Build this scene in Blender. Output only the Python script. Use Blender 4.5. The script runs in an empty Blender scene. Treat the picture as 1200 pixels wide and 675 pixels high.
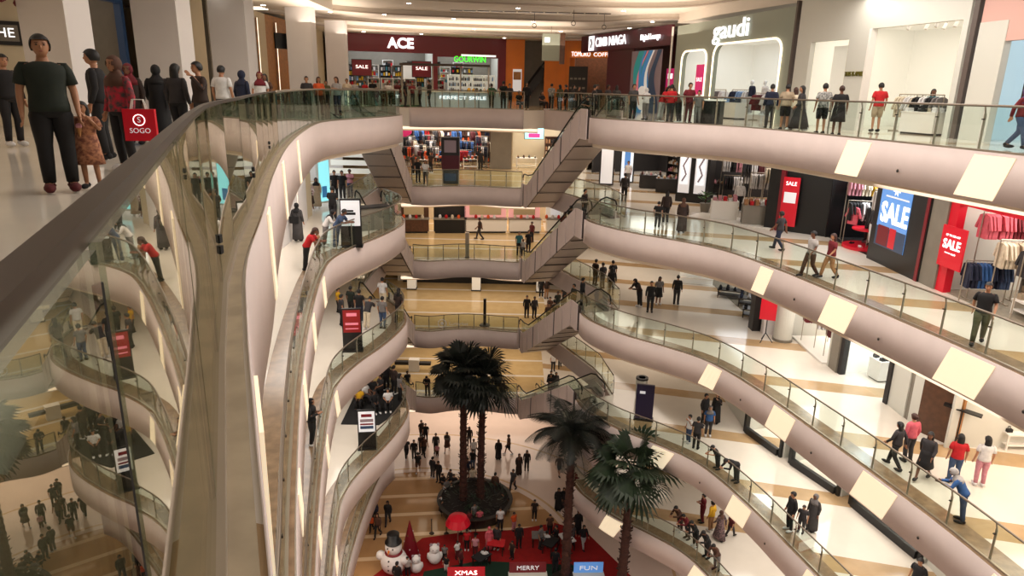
import bpy, bmesh, math, random
from mathutils import Vector, Matrix, geometry
random.seed(7)
R=math.radians
sc=bpy.context.scene
C=sc.collection
# ---------------- camera, world, exposure ----------------
cd=bpy.data.cameras.new('camera'); cam=bpy.data.objects.new('camera',cd); C.objects.link(cam)
cam.location=(0,0,1.28)
cam.matrix_world=Matrix.Translation((0,0,1.28))@Matrix.Rotation(R(90-16.2),4,'X')@Matrix.Rotation(R(1.24),4,'Z')
cd.sensor_fit='HORIZONTAL'; cd.sensor_width=36; cd.lens=802/1200*36; cd.clip_start=.02; cd.clip_end=300
sc.camera=cam
sc.view_settings.view_transform='Standard'; sc.view_settings.look='None'
sc.view_settings.gamma=1; sc.view_settings.use_curve_mapping=False
sc.view_settings.exposure=.10
w=bpy.data.worlds.new('world'); sc.world=w; w.use_nodes=True
w.node_tree.nodes['Background'].inputs[0].default_value=(.95,.86,.80,1)
w.node_tree.nodes['Background'].inputs[1].default_value=.20
sc.cycles.transparent_max_bounces=40
sc.cycles.max_bounces=7; sc.cycles.diffuse_bounces=3; sc.cycles.glossy_bounces=4; sc.cycles.transmission_bounces=4
sc.cycles.sample_clamp_indirect=4.0; sc.cycles.sample_clamp_direct=0
def area(name,loc,sx,sy,power,col=(1,.87,.74),rot=(0,0,0)):
    l=bpy.data.lights.new(name,'AREA'); l.shape='RECTANGLE'; l.size=sx; l.size_y=sy; l.energy=power; l.color=col
    o=bpy.data.objects.new(name,l); C.objects.link(o); o.location=loc; o.rotation_euler=rot; return o
WARM=(1,.85,.70); NEUT=(1,.93,.86); COOL=(.86,.94,1.0)
LV=[0,-5,-10,-15,-20]      # the five galleries; the ground floor is at -25
for k,z in enumerate(LV[:4]):
    zz=z-1.27
    area('gallery_light',(12.2,23.5,zz),2.4,16,370,NEUT)
    area('gallery_light',(12.9,10,zz),2.0,9,180,NEUT)
    area('gallery_light',(-8.2,27,zz),1.6,12,210,NEUT,(0,0,R(3)))
    area('gallery_light',(-6.4,11,zz),1.6,12,130,NEUT,(0,0,R(22)))
    area('gallery_light',(-3.0,51,zz),13,6,330,WARM)
    area('gallery_light',(7.6,43,zz),2.5,10,220,WARM,(0,0,R(20)))
area('gallery_light',(12.4,22,-21.27),2.4,16,330,NEUT)
area('gallery_light',(-3.0,52,-21.27),13,7,420,WARM)
area('gallery_light',(-8.2,27,-21.27),1.6,12,170,WARM)
# top floor: added area fills near the ceiling, no fixtures behind them
area('ceiling_fill',(3.0,18,6.3),9,18,2300,NEUT)
area('ceiling_fill',(3.5,1,6.3),6,9,300,NEUT)
area('ceiling_fill',(12.6,20,4.9),1.2,16,430,NEUT)
area('ceiling_fill',(-9.6,9,4.6),1.2,8,60,WARM)
area('ceiling_fill',(-9.0,22,4.6),1.2,12,110,WARM)

area('upward_fill',(-4,49,4.2),15,5,520,WARM,(R(180),0,0))  # added upward fills that brighten the ceiling, no cove fixture holds them
area('upward_fill',(6.5,38,4.5),5,12,340,WARM,(R(180),0,R(-20)))
area('upward_fill',(-10,38,4.3),2,14,240,WARM,(R(180),0,0))
# ---------------- materials ----------------
MATS={}
def mat(name,col,rough=.5,metal=0,emit=0,ecol=None,spec=.5,nz=0,nscale=8,col2=None,coat=0):
    if name in MATS: return MATS[name]
    m=bpy.data.materials.new(name); m.use_nodes=True; nt=m.node_tree; b=nt.nodes['Principled BSDF']
    b.inputs['Base Color'].default_value=(*col,1); b.inputs['Roughness'].default_value=rough
    b.inputs['Metallic'].default_value=metal; b.inputs['Specular IOR Level'].default_value=spec
    b.inputs['Coat Weight'].default_value=coat; b.inputs['Coat Roughness'].default_value=.05
    if emit: b.inputs['Emission Color'].default_value=(*(ecol or col),1); b.inputs['Emission Strength'].default_value=emit
    if nz:
        tc=nt.nodes.new('ShaderNodeTexCoord'); n=nt.nodes.new('ShaderNodeTexNoise'); n.inputs['Scale'].default_value=nscale; n.inputs['Detail'].default_value=4
        mx=nt.nodes.new('ShaderNodeMix'); mx.data_type='RGBA'
        mx.inputs[6].default_value=(*col,1); mx.inputs[7].default_value=(*(col2 or [c*(1-nz) for c in col]),1)
        rp=nt.nodes.new('ShaderNodeValToRGB'); rp.color_ramp.elements[0].position=.35; rp.color_ramp.elements[1].position=.65
        nt.links.new(tc.outputs['Object'],n.inputs['Vector']); nt.links.new(n.outputs['Fac'],rp.inputs[0]); nt.links.new(rp.outputs[0],mx.inputs[0]); nt.links.new(mx.outputs[2],b.inputs['Base Color'])
    MATS[name]=m; return m
def srgb(r,g,b): return tuple(((c/255)/12.92 if c/255<=.04045 else ((c/255+.055)/1.055)**2.4) for c in (r,g,b))
def M(name): return MATS[name]
mat('plaster',srgb(214,196,190),.55,nz=.05,nscale=1.5)
mat('ceiling_white',srgb(226,214,200),.7,nz=.04,nscale=.6)
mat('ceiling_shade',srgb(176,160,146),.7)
mat('lip',srgb(232,214,192),.6)
mat('steel',srgb(172,160,144),.35,.7)
mat('rail_steel',srgb(128,116,102),.35,.6)
mat('steel_dark',srgb(78,70,64),.35,.8)
mat('rail_dark',srgb(62,52,45),.42,.3)
mat('step_grey',srgb(116,108,100),.5)
mat('black',srgb(16,15,16),.4)
mat('black_rubber',srgb(10,10,10),.7)
mat('off_black',srgb(34,30,30),.55)
mat('truss_grey',srgb(188,172,162),.35,.25,nz=.08,nscale=1)
mat('joint',srgb(52,40,36),.6)
mat('white_paint',srgb(235,230,222),.4)
mat('wall_white',srgb(226,220,218),.5,nz=.03,nscale=1)
mat('wall_beige',srgb(206,190,160),.6,nz=.06,nscale=1)
mat('wall_gray',srgb(128,120,108),.5,nz=.1,nscale=2)
mat('wall_shop',srgb(206,204,194),.5)
mat('wall_green_gray',srgb(150,156,142),.5)
mat('wall_blue',srgb(190,215,230),.4)
mat('pink_wall',srgb(214,168,156),.5)
mat('maroon',srgb(112,14,24),.4)
mat('dark_maroon',srgb(80,12,30),.4)
mat('orange_wall',srgb(222,120,20),.5,nz=.1,nscale=1)
mat('red_paint',srgb(214,20,44),.35)
mat('dark_red',srgb(120,16,30),.4)
mat('wood',srgb(96,62,42),.4,nz=.35,nscale=5)
mat('wood_light',srgb(176,120,66),.5,nz=.25,nscale=6)
mat('carpet_red',srgb(150,8,6),.95,nz=.2,nscale=3)
mat('carpet_green',srgb(10,44,28),.95)
mat('mat_black',srgb(22,22,22),.85)
mat('grass',srgb(30,84,24),.9,nz=.5,nscale=9)
mat('trunk',srgb(74,40,30),.9,nz=.5,nscale=14)
mat('leaf',srgb(36,52,30),.55,nz=.4,nscale=4)
mat('leaf_dark',srgb(20,26,18),.55,nz=.4,nscale=4)
mat('leaf_bright',srgb(70,120,50),.6)
mat('soil',srgb(28,20,16),.95)
mat('planter_dark',srgb(30,25,23),.5)
mat('panel_light',srgb(240,222,194),.5,emit=.55,ecol=srgb(255,236,200))
mat('strip_light',srgb(255,240,215),.5,emit=1.5,ecol=srgb(255,236,208))
mat('cove_light',srgb(255,240,215),.5,emit=1.1,ecol=srgb(255,226,196))
mat('lamp_glow',(1,1,1),.5,emit=14,ecol=(1,.93,.82))
mat('sign_white',(1,1,1),.5,emit=1.15,ecol=(1,.98,.98))
mat('sign_warm',(1,1,1),.5,emit=1.4,ecol=(1,.93,.85))
mat('sign_green',srgb(60,240,30),.5,emit=1.3,ecol=srgb(60,245,30))
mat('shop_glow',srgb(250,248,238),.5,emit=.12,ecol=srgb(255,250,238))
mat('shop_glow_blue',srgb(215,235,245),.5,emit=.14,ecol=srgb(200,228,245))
mat('gold_text',srgb(96,88,20),.5)
mat('screen_blue',srgb(90,140,205),.3,emit=.5)
mat('screen_cyan',srgb(140,225,235),.3,emit=.9)
mat('screen_white',srgb(225,230,235),.3,emit=.75)
mat('poster_white',srgb(225,225,228),.4,emit=.35)
mat('poster_red',srgb(140,24,24),.4,emit=.12)
mat('purple_dark',srgb(46,38,66),.4)
mat('poster_pink',srgb(224,50,120),.4,emit=.3)
mat('kiosk_pink',srgb(240,170,165),.4,emit=.35)
mat('kiosk_beige',srgb(200,180,140),.5)
mat('blue_cloth',srgb(30,50,140),.6)
mat('skin',srgb(176,124,92),.55)
mat('skin_dark',srgb(120,78,56),.55)
mat('mannequin_white',srgb(230,228,226),.35)
mat('mannequin_black',srgb(20,20,22),.35)
mat('hair',srgb(18,14,14),.6)
mat('hair_brown',srgb(64,36,26),.6)
mat('eye_dark',srgb(20,14,12),.3); mat('lip_red',srgb(150,80,70),.5)
mat('snow_white',srgb(232,226,224),.7)
mat('art_teal',srgb(40,150,150),.4,emit=.2); mat('art_blue',srgb(70,140,200),.4,emit=.2); mat('art_navy',srgb(50,70,100),.4,emit=.1)
mat('art_cream',srgb(230,225,220),.4,emit=.3); mat('art_pink',srgb(230,130,150),.4,emit=.2); mat('art_grey',srgb(140,120,125),.4,emit=.1)
CLOTH=dict(black=(24,22,24),charcoal=(52,48,50),navy=(28,34,58),grey=(120,114,112),light_grey=(176,170,166),white=(226,222,220),cream=(222,206,180),beige=(176,156,130),
 brown=(86,56,42),dark_brown=(50,34,28),red=(196,26,34),maroon=(112,24,34),dark_red=(90,26,30),pink=(206,140,150),rose=(214,96,110),orange=(226,92,40),yellow=(224,170,30),green=(46,84,56),dark_green=(30,38,30),olive=(84,82,52),
 teal=(52,112,120),blue=(50,92,150),denim=(60,78,110),light_blue=(130,160,200),purple=(84,62,110),tan=(170,124,84),dark_grey=(70,66,66),khaki=(150,136,106))
for n,c in CLOTH.items(): mat('cloth_'+n,srgb(*c),.85,nz=.18,nscale=9)
for n,c,c2 in (('patterned_red',(190,40,60),(60,60,60)),('patterned_white',(225,215,210),(140,90,90)),('patterned_black',(40,36,40),(140,110,110)),('floral_tan',(190,130,95),(120,70,55)),('striped_grey',(200,196,190),(70,76,76))):
    mat('cloth_'+n,srgb(*c),.85,nz=1,nscale=16,col2=srgb(*c2))
def floor_mat(name,base,band,kind):
    m=bpy.data.materials.new(name); m.use_nodes=True; nt=m.node_tree; b=nt.nodes['Principled BSDF']; L=nt.links.new
    b.inputs['Roughness'].default_value=.10; b.inputs['Specular IOR Level'].default_value=.6
    g=nt.nodes.new('ShaderNodeNewGeometry'); s=nt.nodes.new('ShaderNodeSeparateXYZ'); L(g.outputs['Position'],s.inputs[0])
    def mth(op,a,bv=None,c=None):
        n=nt.nodes.new('ShaderNodeMath'); n.operation=op
        for i,v in enumerate((a,bv,c)):
            if v is None: continue
            if hasattr(v,'is_output'): L(v,n.inputs[i])
            else: n.inputs[i].default_value=v
        return n.outputs[0]
    def mix(f,a,c):
        n=nt.nodes.new('ShaderNodeMix'); n.data_type='RGBA'; L(f,n.inputs[0])
        for i,v in ((6,a),(7,c)):
            if hasattr(v,'is_output'): L(v,n.inputs[i])
            else: n.inputs[i].default_value=(*v,1)
        return n.outputs[2]
    no=nt.nodes.new('ShaderNodeTexNoise'); no.inputs['Scale'].default_value=1.4; no.inputs['Detail'].default_value=6; L(g.outputs['Position'],no.inputs['Vector'])
    no2=nt.nodes.new('ShaderNodeTexNoise'); no2.inputs['Scale'].default_value=.5; no2.inputs['Detail'].default_value=3; L(g.outputs['Position'],no2.inputs['Vector'])
    X,Y=s.outputs[0],s.outputs[1]
    basec=mix(mth('MULTIPLY',no.outputs['Fac'],.5),base,tuple(c*.8 for c in base))
    bandc=mix(no.outputs['Fac'],band,tuple(c*.55 for c in band))
    if kind=='gallery':
        f=mth('LESS_THAN',mth('MODULO',mth('ADD',mth('ADD',Y,mth('MULTIPLY',X,.25)),100.6),4.6),1.0)
        f2=mth('MULTIPLY',f,mth('GREATER_THAN',X,-3.))
        # far court is laid in tan marble with light lines
        far=mth('MULTIPLY',mth('GREATER_THAN',Y,43.2),mth('LESS_THAN',X,2.6))
        lines=mth('LESS_THAN',mth('MODULO',mth('ADD',Y,100.),3.1),.3)
        col=mix(far,mix(f2,basec,bandc),mix(lines,mix(no.outputs['Fac'],srgb(214,186,136),srgb(186,156,106)),base))
    else:
        dx=mth('SUBTRACT',X,-5.5); dy=mth('SUBTRACT',Y,33.5)
        d=mth('SQRT',mth('ADD',mth('MULTIPLY',dx,dx),mth('MULTIPLY',dy,dy)))
        d=mth('ADD',d,0.)
        inner=mth('LESS_THAN',d,9.6)
        lines=mth('LESS_THAN',mth('MODULO',mth('ADD',mth('ADD',Y,mth('MULTIPLY',X,-.12)),100.),2.1),.34)
        tan=mix(lines,mix(no2.outputs['Fac'],srgb(206,160,112),srgb(150,112,74)),srgb(228,196,158))
        col=mix(inner,mix(mth('LESS_THAN',mth('MODULO',mth('ADD',d,100.),5.),.18),basec,srgb(214,180,140)),tan)
    L(col,b.inputs['Base Color']); MATS[name]=m
floor_mat('marble',srgb(226,216,202),srgb(200,166,124),'gallery')
floor_mat('marble_ground',srgb(240,218,204),srgb(190,150,104),'ground')
mat('border_marble',srgb(150,122,96),.18,nz=.35,nscale=4,spec=.6)
mat('ledge',srgb(158,142,118),.35,nz=.25,nscale=5)
mat('wood_floor',srgb(150,140,122),.25,nz=.1)
# balustrade glass: tinted see-through sheet that mirrors more towards grazing view
def glass_mat(name,tint,k=.90,p=3.0,b0=.05,gc=(.93,.95,.92)):
    g=bpy.data.materials.new(name); g.use_nodes=True; nt=g.node_tree; nt.nodes.clear(); L=nt.links.new
    out=nt.nodes.new('ShaderNodeOutputMaterial'); mx=nt.nodes.new('ShaderNodeMixShader'); tr=nt.nodes.new('ShaderNodeBsdfTransparent'); gl=nt.nodes.new('ShaderNodeBsdfGlossy')
    tr.inputs[0].default_value=(*tint,1); gl.inputs['Roughness'].default_value=.0; gl.inputs[0].default_value=(*gc,1)
    lw=nt.nodes.new('ShaderNodeLayerWeight'); lw.inputs[0].default_value=.5
    pw=nt.nodes.new('ShaderNodeMath'); pw.operation='POWER'; pw.inputs[1].default_value=p; L(lw.outputs['Facing'],pw.inputs[0])
    ma=nt.nodes.new('ShaderNodeMath'); ma.operation='MULTIPLY_ADD'; ma.inputs[1].default_value=k; ma.inputs[2].default_value=b0; L(pw.outputs[0],ma.inputs[0])
    L(ma.outputs[0],mx.inputs[0]); L(tr.outputs[0],mx.inputs[1]); L(gl.outputs[0],mx.inputs[2]); L(mx.outputs[0],out.inputs[0]); MATS[name]=g
glass_mat('glass',(.90,.95,.925),.8,4.5,.025)
glass_mat('glass_near',(.84,.90,.84),.80,2.6,.05,(.80,.76,.66))
glass_mat('glass_teal',(.66,.82,.78),.85,3.0,.06)
glass_mat('glass_shop',(.96,.98,.98),.7,4.5,.02)
mat('glass_edge',srgb(70,120,110),.1)

# ---------------- mesh helpers ----------------
def tag(o,label=None,cat=None,group=None,kind=None):
    if label:
        o['label']=label
        if len(label.replace('-',' ').split())>16: print('LONG',len(label.split()),label)
    if cat: o['category']=cat
    if group: o['group']=group
    if kind: o['kind']=kind
    return o
def empty(name,loc=(0,0,0),rz=0,label=None,cat=None,group=None,kind=None,scale=None):
    o=bpy.data.objects.new(name,None); C.objects.link(o); o.location=loc; o.rotation_euler=(0,0,rz); o.empty_display_size=.1
    if scale: o.scale=(scale,)*3
    return tag(o,label,cat,group,kind)
class MB:
    def __init__(s): s.v=[]; s.f=[]; s.m=[]; s.mats=[]
    def mi(s,m):
        if isinstance(m,str): m=MATS[m]
        if m not in s.mats: s.mats.append(m)
        return s.mats.index(m)
    def add(s,vs,fs,m):
        n=len(s.v); i=s.mi(m); s.v+= [tuple(v) for v in vs]; s.f+=[tuple(n+k for k in f) for f in fs]; s.m+=[i]*len(fs); return s
    def box(s,x0,x1,y0,y1,z0,z1,m,T=None):
        vs=[Vector((x,y,z)) for x in (x0,x1) for y in (y0,y1) for z in (z0,z1)]
        if T: vs=[T@v for v in vs]
        return s.add(vs,[(0,1,3,2),(4,6,7,5),(0,4,5,1),(2,3,7,6),(0,2,6,4),(1,5,7,3)],m)
    def bar(s,p,q,w,h,m,up=(0,0,1)):       # box beam from p to q
        p=Vector(p); q=Vector(q); d=(q-p).normalized(); u=Vector(up); sd=d.cross(u)
        if sd.length<1e-4: sd=d.cross(Vector((0,1,0)))
        sd.normalize(); u=sd.cross(d); vs=[]
        for e in (p,q):
            for a,b in ((-1,-1),(1,-1),(1,1),(-1,1)): vs.append(e+sd*a*w/2+u*b*h/2)
        return s.add(vs,[(3,2,1,0),(4,5,6,7),(0,1,5,4),(1,2,6,5),(2,3,7,6),(3,0,4,7)],m)
    def tube(s,path,r,m,n=8,cap=True):
        path=[Vector(p) for p in path]; vs=[]; fs=[]; k=len(path); rs=r if isinstance(r,(list,tuple)) else [r]*k
        for i,p in enumerate(path):
            d=(path[min(i+1,k-1)]-path[max(i-1,0)]).normalized(); a=d.cross(Vector((0,0,1)))
            if a.length<1e-3: a=Vector((1,0,0))
            a.normalize(); b=a.cross(d)
            for j in range(n):
                t=2*math.pi*j/n; vs.append(p+a*math.cos(t)*rs[i]+b*math.sin(t)*rs[i])
        for i in range(k-1):
            for j in range(n): fs.append((i*n+j,i*n+(j+1)%n,(i+1)*n+(j+1)%n,(i+1)*n+j))
        if cap: fs.append(tuple(range(n-1,-1,-1))); fs.append(tuple((k-1)*n+j for j in range(n)))
        return s.add(vs,fs,m)
    def lathe(s,prof,m,n=24,c=(0,0,0),sx=1,sy=1):
        vs=[];fs=[]
        for r,z in prof:
            for j in range(n):
                t=2*math.pi*j/n; vs.append((c[0]+r*math.cos(t)*sx,c[1]+r*math.sin(t)*sy,c[2]+z))
        for i in range(len(prof)-1):
            for j in range(n): fs.append((i*n+j,i*n+(j+1)%n,(i+1)*n+(j+1)%n,(i+1)*n+j))
        fs.append(tuple(range(n-1,-1,-1))); fs.append(tuple((len(prof)-1)*n+j for j in range(n)))
        return s.add(vs,fs,m)
    def ball(s,c,r,m,n=12,sc=(1,1,1)):
        k=max(4,n//2); prof=[(max(1e-4,r*math.sin(math.pi*i/k)),-r*math.cos(math.pi*i/k)*sc[2]) for i in range(k+1)]
        return s.lathe(prof,m,n,c,sc[0],sc[1])
    def ribbon(s,pts,z0,z1,th,m,side=1):   # vertical band along plan path, thickness th to one side
        off=offset(pts,th*side); vs=[];fs=[]; k=len(pts)
        zz0=z0 if callable(z0) else (lambda i:z0); zz1=z1 if callable(z1) else (lambda i:z1)
        for i in range(k):
            a,b=pts[i],off[i]; vs+=[(a[0],a[1],zz0(i)),(a[0],a[1],zz1(i)),(b[0],b[1],zz1(i)),(b[0],b[1],zz0(i))]
        for i in range(k-1):
            for j in range(4): fs.append((i*4+j,i*4+(j+1)%4,(i+1)*4+(j+1)%4,(i+1)*4+j))
        fs+= [(0,1,2,3),((k-1)*4+3,(k-1)*4+2,(k-1)*4+1,(k-1)*4)]
        return s.add(vs,fs,m)
    def prism(s,polys,z0,z1,m,ms=None):
        tri=geometry.tessellate_polygon([[Vector((x,y,0)) for x,y in p] for p in polys]); flat=[q for p in polys for q in p]
        n=len(flat); vs=[(x,y,z1) for x,y in flat]+[(x,y,z0) for x,y in flat]; ft=[];
        for t in tri:
            a,b,c=[Vector(flat[i]) for i in t]
            if (b-a).cross(c-a)<0: t=(t[0],t[2],t[1])
            ft.append(t)
        fs=[]; o=0
        for p in polys:
            k=len(p)
            for i in range(k): fs.append((o+i,o+(i+1)%k,n+o+(i+1)%k,n+o+i))
            o+=k
        s.add(vs,ft,m); s.add(vs,[(n+t[0],n+t[2],n+t[1]) for t in ft]+fs,ms or m); return s
    def build(s,name,parent=None,smooth=False,mats=None):
        me=bpy.data.meshes.new(name); me.from_pydata(s.v,[],s.f); 
        for m in s.mats: me.materials.append(m)
        me.polygons.foreach_set('material_index',s.m)
        if smooth: me.polygons.foreach_set('use_smooth',[True]*len(me.polygons))
        me.update(); o=bpy.data.objects.new(name,me); C.objects.link(o)
        if parent: o.parent=parent
        return o
def offset(pts,d):
    out=[]; k=len(pts)
    for i in range(k):
        a=Vector(pts[max(i-1,0)][:2]); b=Vector(pts[min(i+1,k-1)][:2]); t=(b-a).normalized(); n=Vector((-t.y,t.x)); p=Vector(pts[i][:2])+n*d; out.append((p.x,p.y))
    return out
def smooth(pts,n=5):
    out=[]; P=[Vector(p) for p in pts]
    for i in range(len(P)-1):
        p0=P[max(i-1,0)]; p1=P[i]; p2=P[i+1]; p3=P[min(i+2,len(P)-1)]
        for j in range(n):
            t=j/n; out.append(tuple(.5*((2*p1)+(p2-p0)*t+(2*p0-5*p1+4*p2-p3)*t*t+(3*p1-p0-3*p2+p3)*t**3)))
    out.append(tuple(P[-1])); return out
def resample(pts,step):
    P=[Vector(p) for p in pts]; L=[0]
    for i in range(1,len(P)): L.append(L[-1]+(P[i]-P[i-1]).length)
    n=max(1,round(L[-1]/step)); out=[]; j=0
    for i in range(n+1):
        t=L[-1]*i/n
        while j<len(L)-2 and L[j+1]<t: j+=1
        f=(t-L[j])/max(1e-6,L[j+1]-L[j]); out.append(tuple(P[j].lerp(P[j+1],min(1,f))))
    return out
def struct(mb,name,parent=None,**k): o=mb.build(name,parent,**k); 
def S(mb,name,smooth=False):
    o=mb.build(name,None,smooth); o['kind']='structure'; return o
def text(body,size,depth,m,name='lettering',parent=None,loc=(0,0,0),rot=(R(90),0,0),width=None,align='CENTER',bold=0):
    cu=bpy.data.curves.new(name,'FONT'); cu.body=body; cu.size=size; cu.extrude=depth; cu.align_x=align; cu.align_y='CENTER'; cu.offset=bold; cu.resolution_u=3
    o=bpy.data.objects.new(name+'_tmp',cu); C.objects.link(o)
    dg=bpy.context.evaluated_depsgraph_get(); me=bpy.data.meshes.new_from_object(o.evaluated_get(dg)); me.name=name
    bpy.data.objects.remove(o); bpy.data.curves.remove(cu)
    xs=[v.co.x for v in me.vertices]
    if width and xs:
        k=width/(max(xs)-min(xs)); 
        for v in me.vertices: v.co.x*=k
    me.materials.clear(); me.materials.append(MATS[m] if isinstance(m,str) else m)
    o=bpy.data.objects.new(name,me); C.objects.link(o); o.location=loc; o.rotation_euler=rot
    if parent: o.parent=parent
    return o

# ---------------- plan of the atrium ----------------
LE=smooth([(1.64,-4),(0.0,-.0),(-.66,1.6),(-.97,2.35),(-1.435,3.5),(-1.96,4.9),(-2.55,6.9),(-3.35,9.5),(-4.4,13.2),(-5.25,16.6),(-5.95,19.8),(-6.5,22.7),(-6.72,24.8),(-6.35,26.9),(-5.75,28.8),(-5.28,31),(-5.25,32.6),(-5.7,34.2),(-6.75,36)],5)
RE=smooth([(13.4,-4),(13.2,4),(12.8,10),(12.2,14.3),(11.9,16.2),(11.45,18.3),(11.0,20.2),(10.5,22.2),(9.85,24.7),(8.7,27.7),(7.1,29.5),(5.4,31),(4.0,33),(3.6,34.3)],5)
FE=smooth([(-6.75,44.8),(-5.6,44.6),(-4.2,45.1),(-2.9,45.3),(-1.4,45.1),(-.6,44.9),(.5,44.8)],4)
WL=[(-6.75,36),(-8.7,36),(-8.7,45.6),(-6.75,45.6)]     # left escalator well
WR=[(.5,44.8),(1.9,46.0),(3.0,43.4),(5.2,38.3),(5.6,35.0),(3.6,34.3)]
LB=smooth([(1.64,-4),(0.0,-.0),(-.97,2.35),(-1.96,4.9),(-2.55,6.9),(-3.35,9.5),(-4.4,13.2),(-5.25,16.6),(-5.95,19.8),(-6.6,22.9),(-7.15,26),(-7.35,29),(-7.35,32),(-7.2,34.5),(-6.75,36)],5)
LES=[LE,LE,LE,LE,LB]
HOLEB=LB[:-1]+WL[:-1]+[(-6.75,44.9)]+FE[:-1]+WR[:-1]+RE[::-1]
HOLE=LE[:-1]+WL[:-1]+[(-6.75,44.9)]+FE[:-1]+WR[:-1]+RE[::-1]
OUT=[(-21,-9),(21,-9),(21,63),(-21,63)]
for i,z in enumerate(LV):
    zb=z-1.15
    S(MB().prism([OUT,HOLEB if i==4 else HOLE],zb,z,'marble','ceiling_white'),'floor')
# edge fascias: plain plaster band, warm lower lip and light boxes set into it
RP=[[ (21.8,1.0),(17.2,1.15),(13.2,1.2)],[(25.4,.7),(21.4,1.25),(16.6,1.35),(12.2,1.3)],[(27.6,.75),(23.4,1.25),(18.7,1.4),(14.0,1.3)],[(29.4,.8),(25.1,1.2),(20.4,1.3),(15.6,1.3)],[(31.0,.8),(27.0,1.1),(22.2,1.2)]]
LP=[[(2.9,.55),(7.6,.5),(12.5,.5),(17.3,.5)],[(10.2,.8),(14.4,.8),(18.6,.8),(22.6,.7)],[(11.8,.8),(16.0,.8),(20.6,.8),(24.2,.6)],[(12.4,.8),(16.8,.8),(21.4,.8)],[(16,.8),(20.5,.8),(24.5,.7)]]
def at_y(pts,y):
    for i in range(len(pts)-1):
        a,b=pts[i],pts[i+1]
        if (a[1]-y)*(b[1]-y)<=0 and a[1]!=b[1]:
            t=(y-a[1])/(b[1]-a[1]); return (a[0]+(b[0]-a[0])*t,y)
    return pts[0]
for i,z in enumerate(LV):
    for nm,pts,sd,pan in (('left',LES[i],1,LP[i]),('right',RE,-1,RP[i])):
        m=MB(); m.ribbon(pts,z-1.17,z+.03,-.012*sd,'plaster')
        S(m,'trim_fascia',True)
        S(MB().ribbon(offset(pts,.22*sd),z-1.36,z-1.15,.05*sd,'lip'),'trim_lip')
        S(MB().ribbon(offset(pts,.02*sd),z+.005,z+.02,.75*sd,'ledge' if nm=='left' and i==0 else 'border_marble'),'trim_border')
        for y,wd in pan:
            sk=.38; pm=MB(); vs=[]; nn=5
            for zt,dy in ((z-.05,-sk/2),(z-1.12,sk/2)):
                row=[at_y(pts,y-wd/2+dy+wd*q/(nn-1)) for q in range(nn)]
                for off_ in (.016,.034):
                    for qx,qy in offset(row,off_ if pts is RE else -off_): vs.append((qx,qy,zt))
            fs=[]
            for q in range(nn-1):
                A,B,C_,D_=q,nn+q,2*nn+q,3*nn+q
                fs+=[(A,A+1,C_+1,C_),(B,D_,D_+1,B+1),(A,B,B+1,A+1),(C_,C_+1,D_+1,D_)]
            fs+=[(0,2*nn,3*nn,nn),(nn-1,2*nn-1,4*nn-1,3*nn-1)]
            pm.add(vs,fs,'panel_light')
            p=pm.build('light_panel')
            tag(p,'lit rectangular panel set in the %s gallery edge, %s deck from top, %.0f m along'%(nm,('first','second','third','fourth','fifth')[i],y),'light panel','light panels in the gallery edges')
    m=MB(); m.ribbon(FE,z-1.17,z+.03,-.05,'plaster'); S(m,'trim_fascia',True)
    S(MB().ribbon(offset(FE,.02),z+.005,z+.02,.7,'border_marble'),'trim_border')
    # cove ring under the far edge
    cv=smooth([(-7.6,45.0),(-5.5,45.3),(-3.0,46.2),(-.8,45.4),(1.4,45.1)],5)
    S(MB().ribbon(cv,z-1.32,z-1.16,.10,'cove_light'),'trim_cove',False)
    S(MB().ribbon(offset(cv,.12),z-1.42,z-1.15,.3,'lip'),'trim_lip')
    for q in ([WR[1],WR[2],WR[3],WR[4],WR[5]],[WL[0],WL[1],WL[2],WL[3]]):
        S(MB().ribbon(q,z-1.17,z+.02,-.03,'plaster'),'trim_fascia')
S(MB().box(-21,21,-9,63,-25.3,-25,'marble_ground'),'floor')
# outer walls
S(MB().box(-21.3,-21,-9,63,-25,7,'wall_beige'),'wall_left'); S(MB().box(21,21.3,-9,63,-25,7,'wall_shop'),'wall_right'); S(MB().box(-21,21,63,63.3,-25,7,'wall_beige'),'wall_back')
S(MB().box(-21,21,-9.3,-9,-25,7,'wall_shop'),'wall_front')
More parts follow.
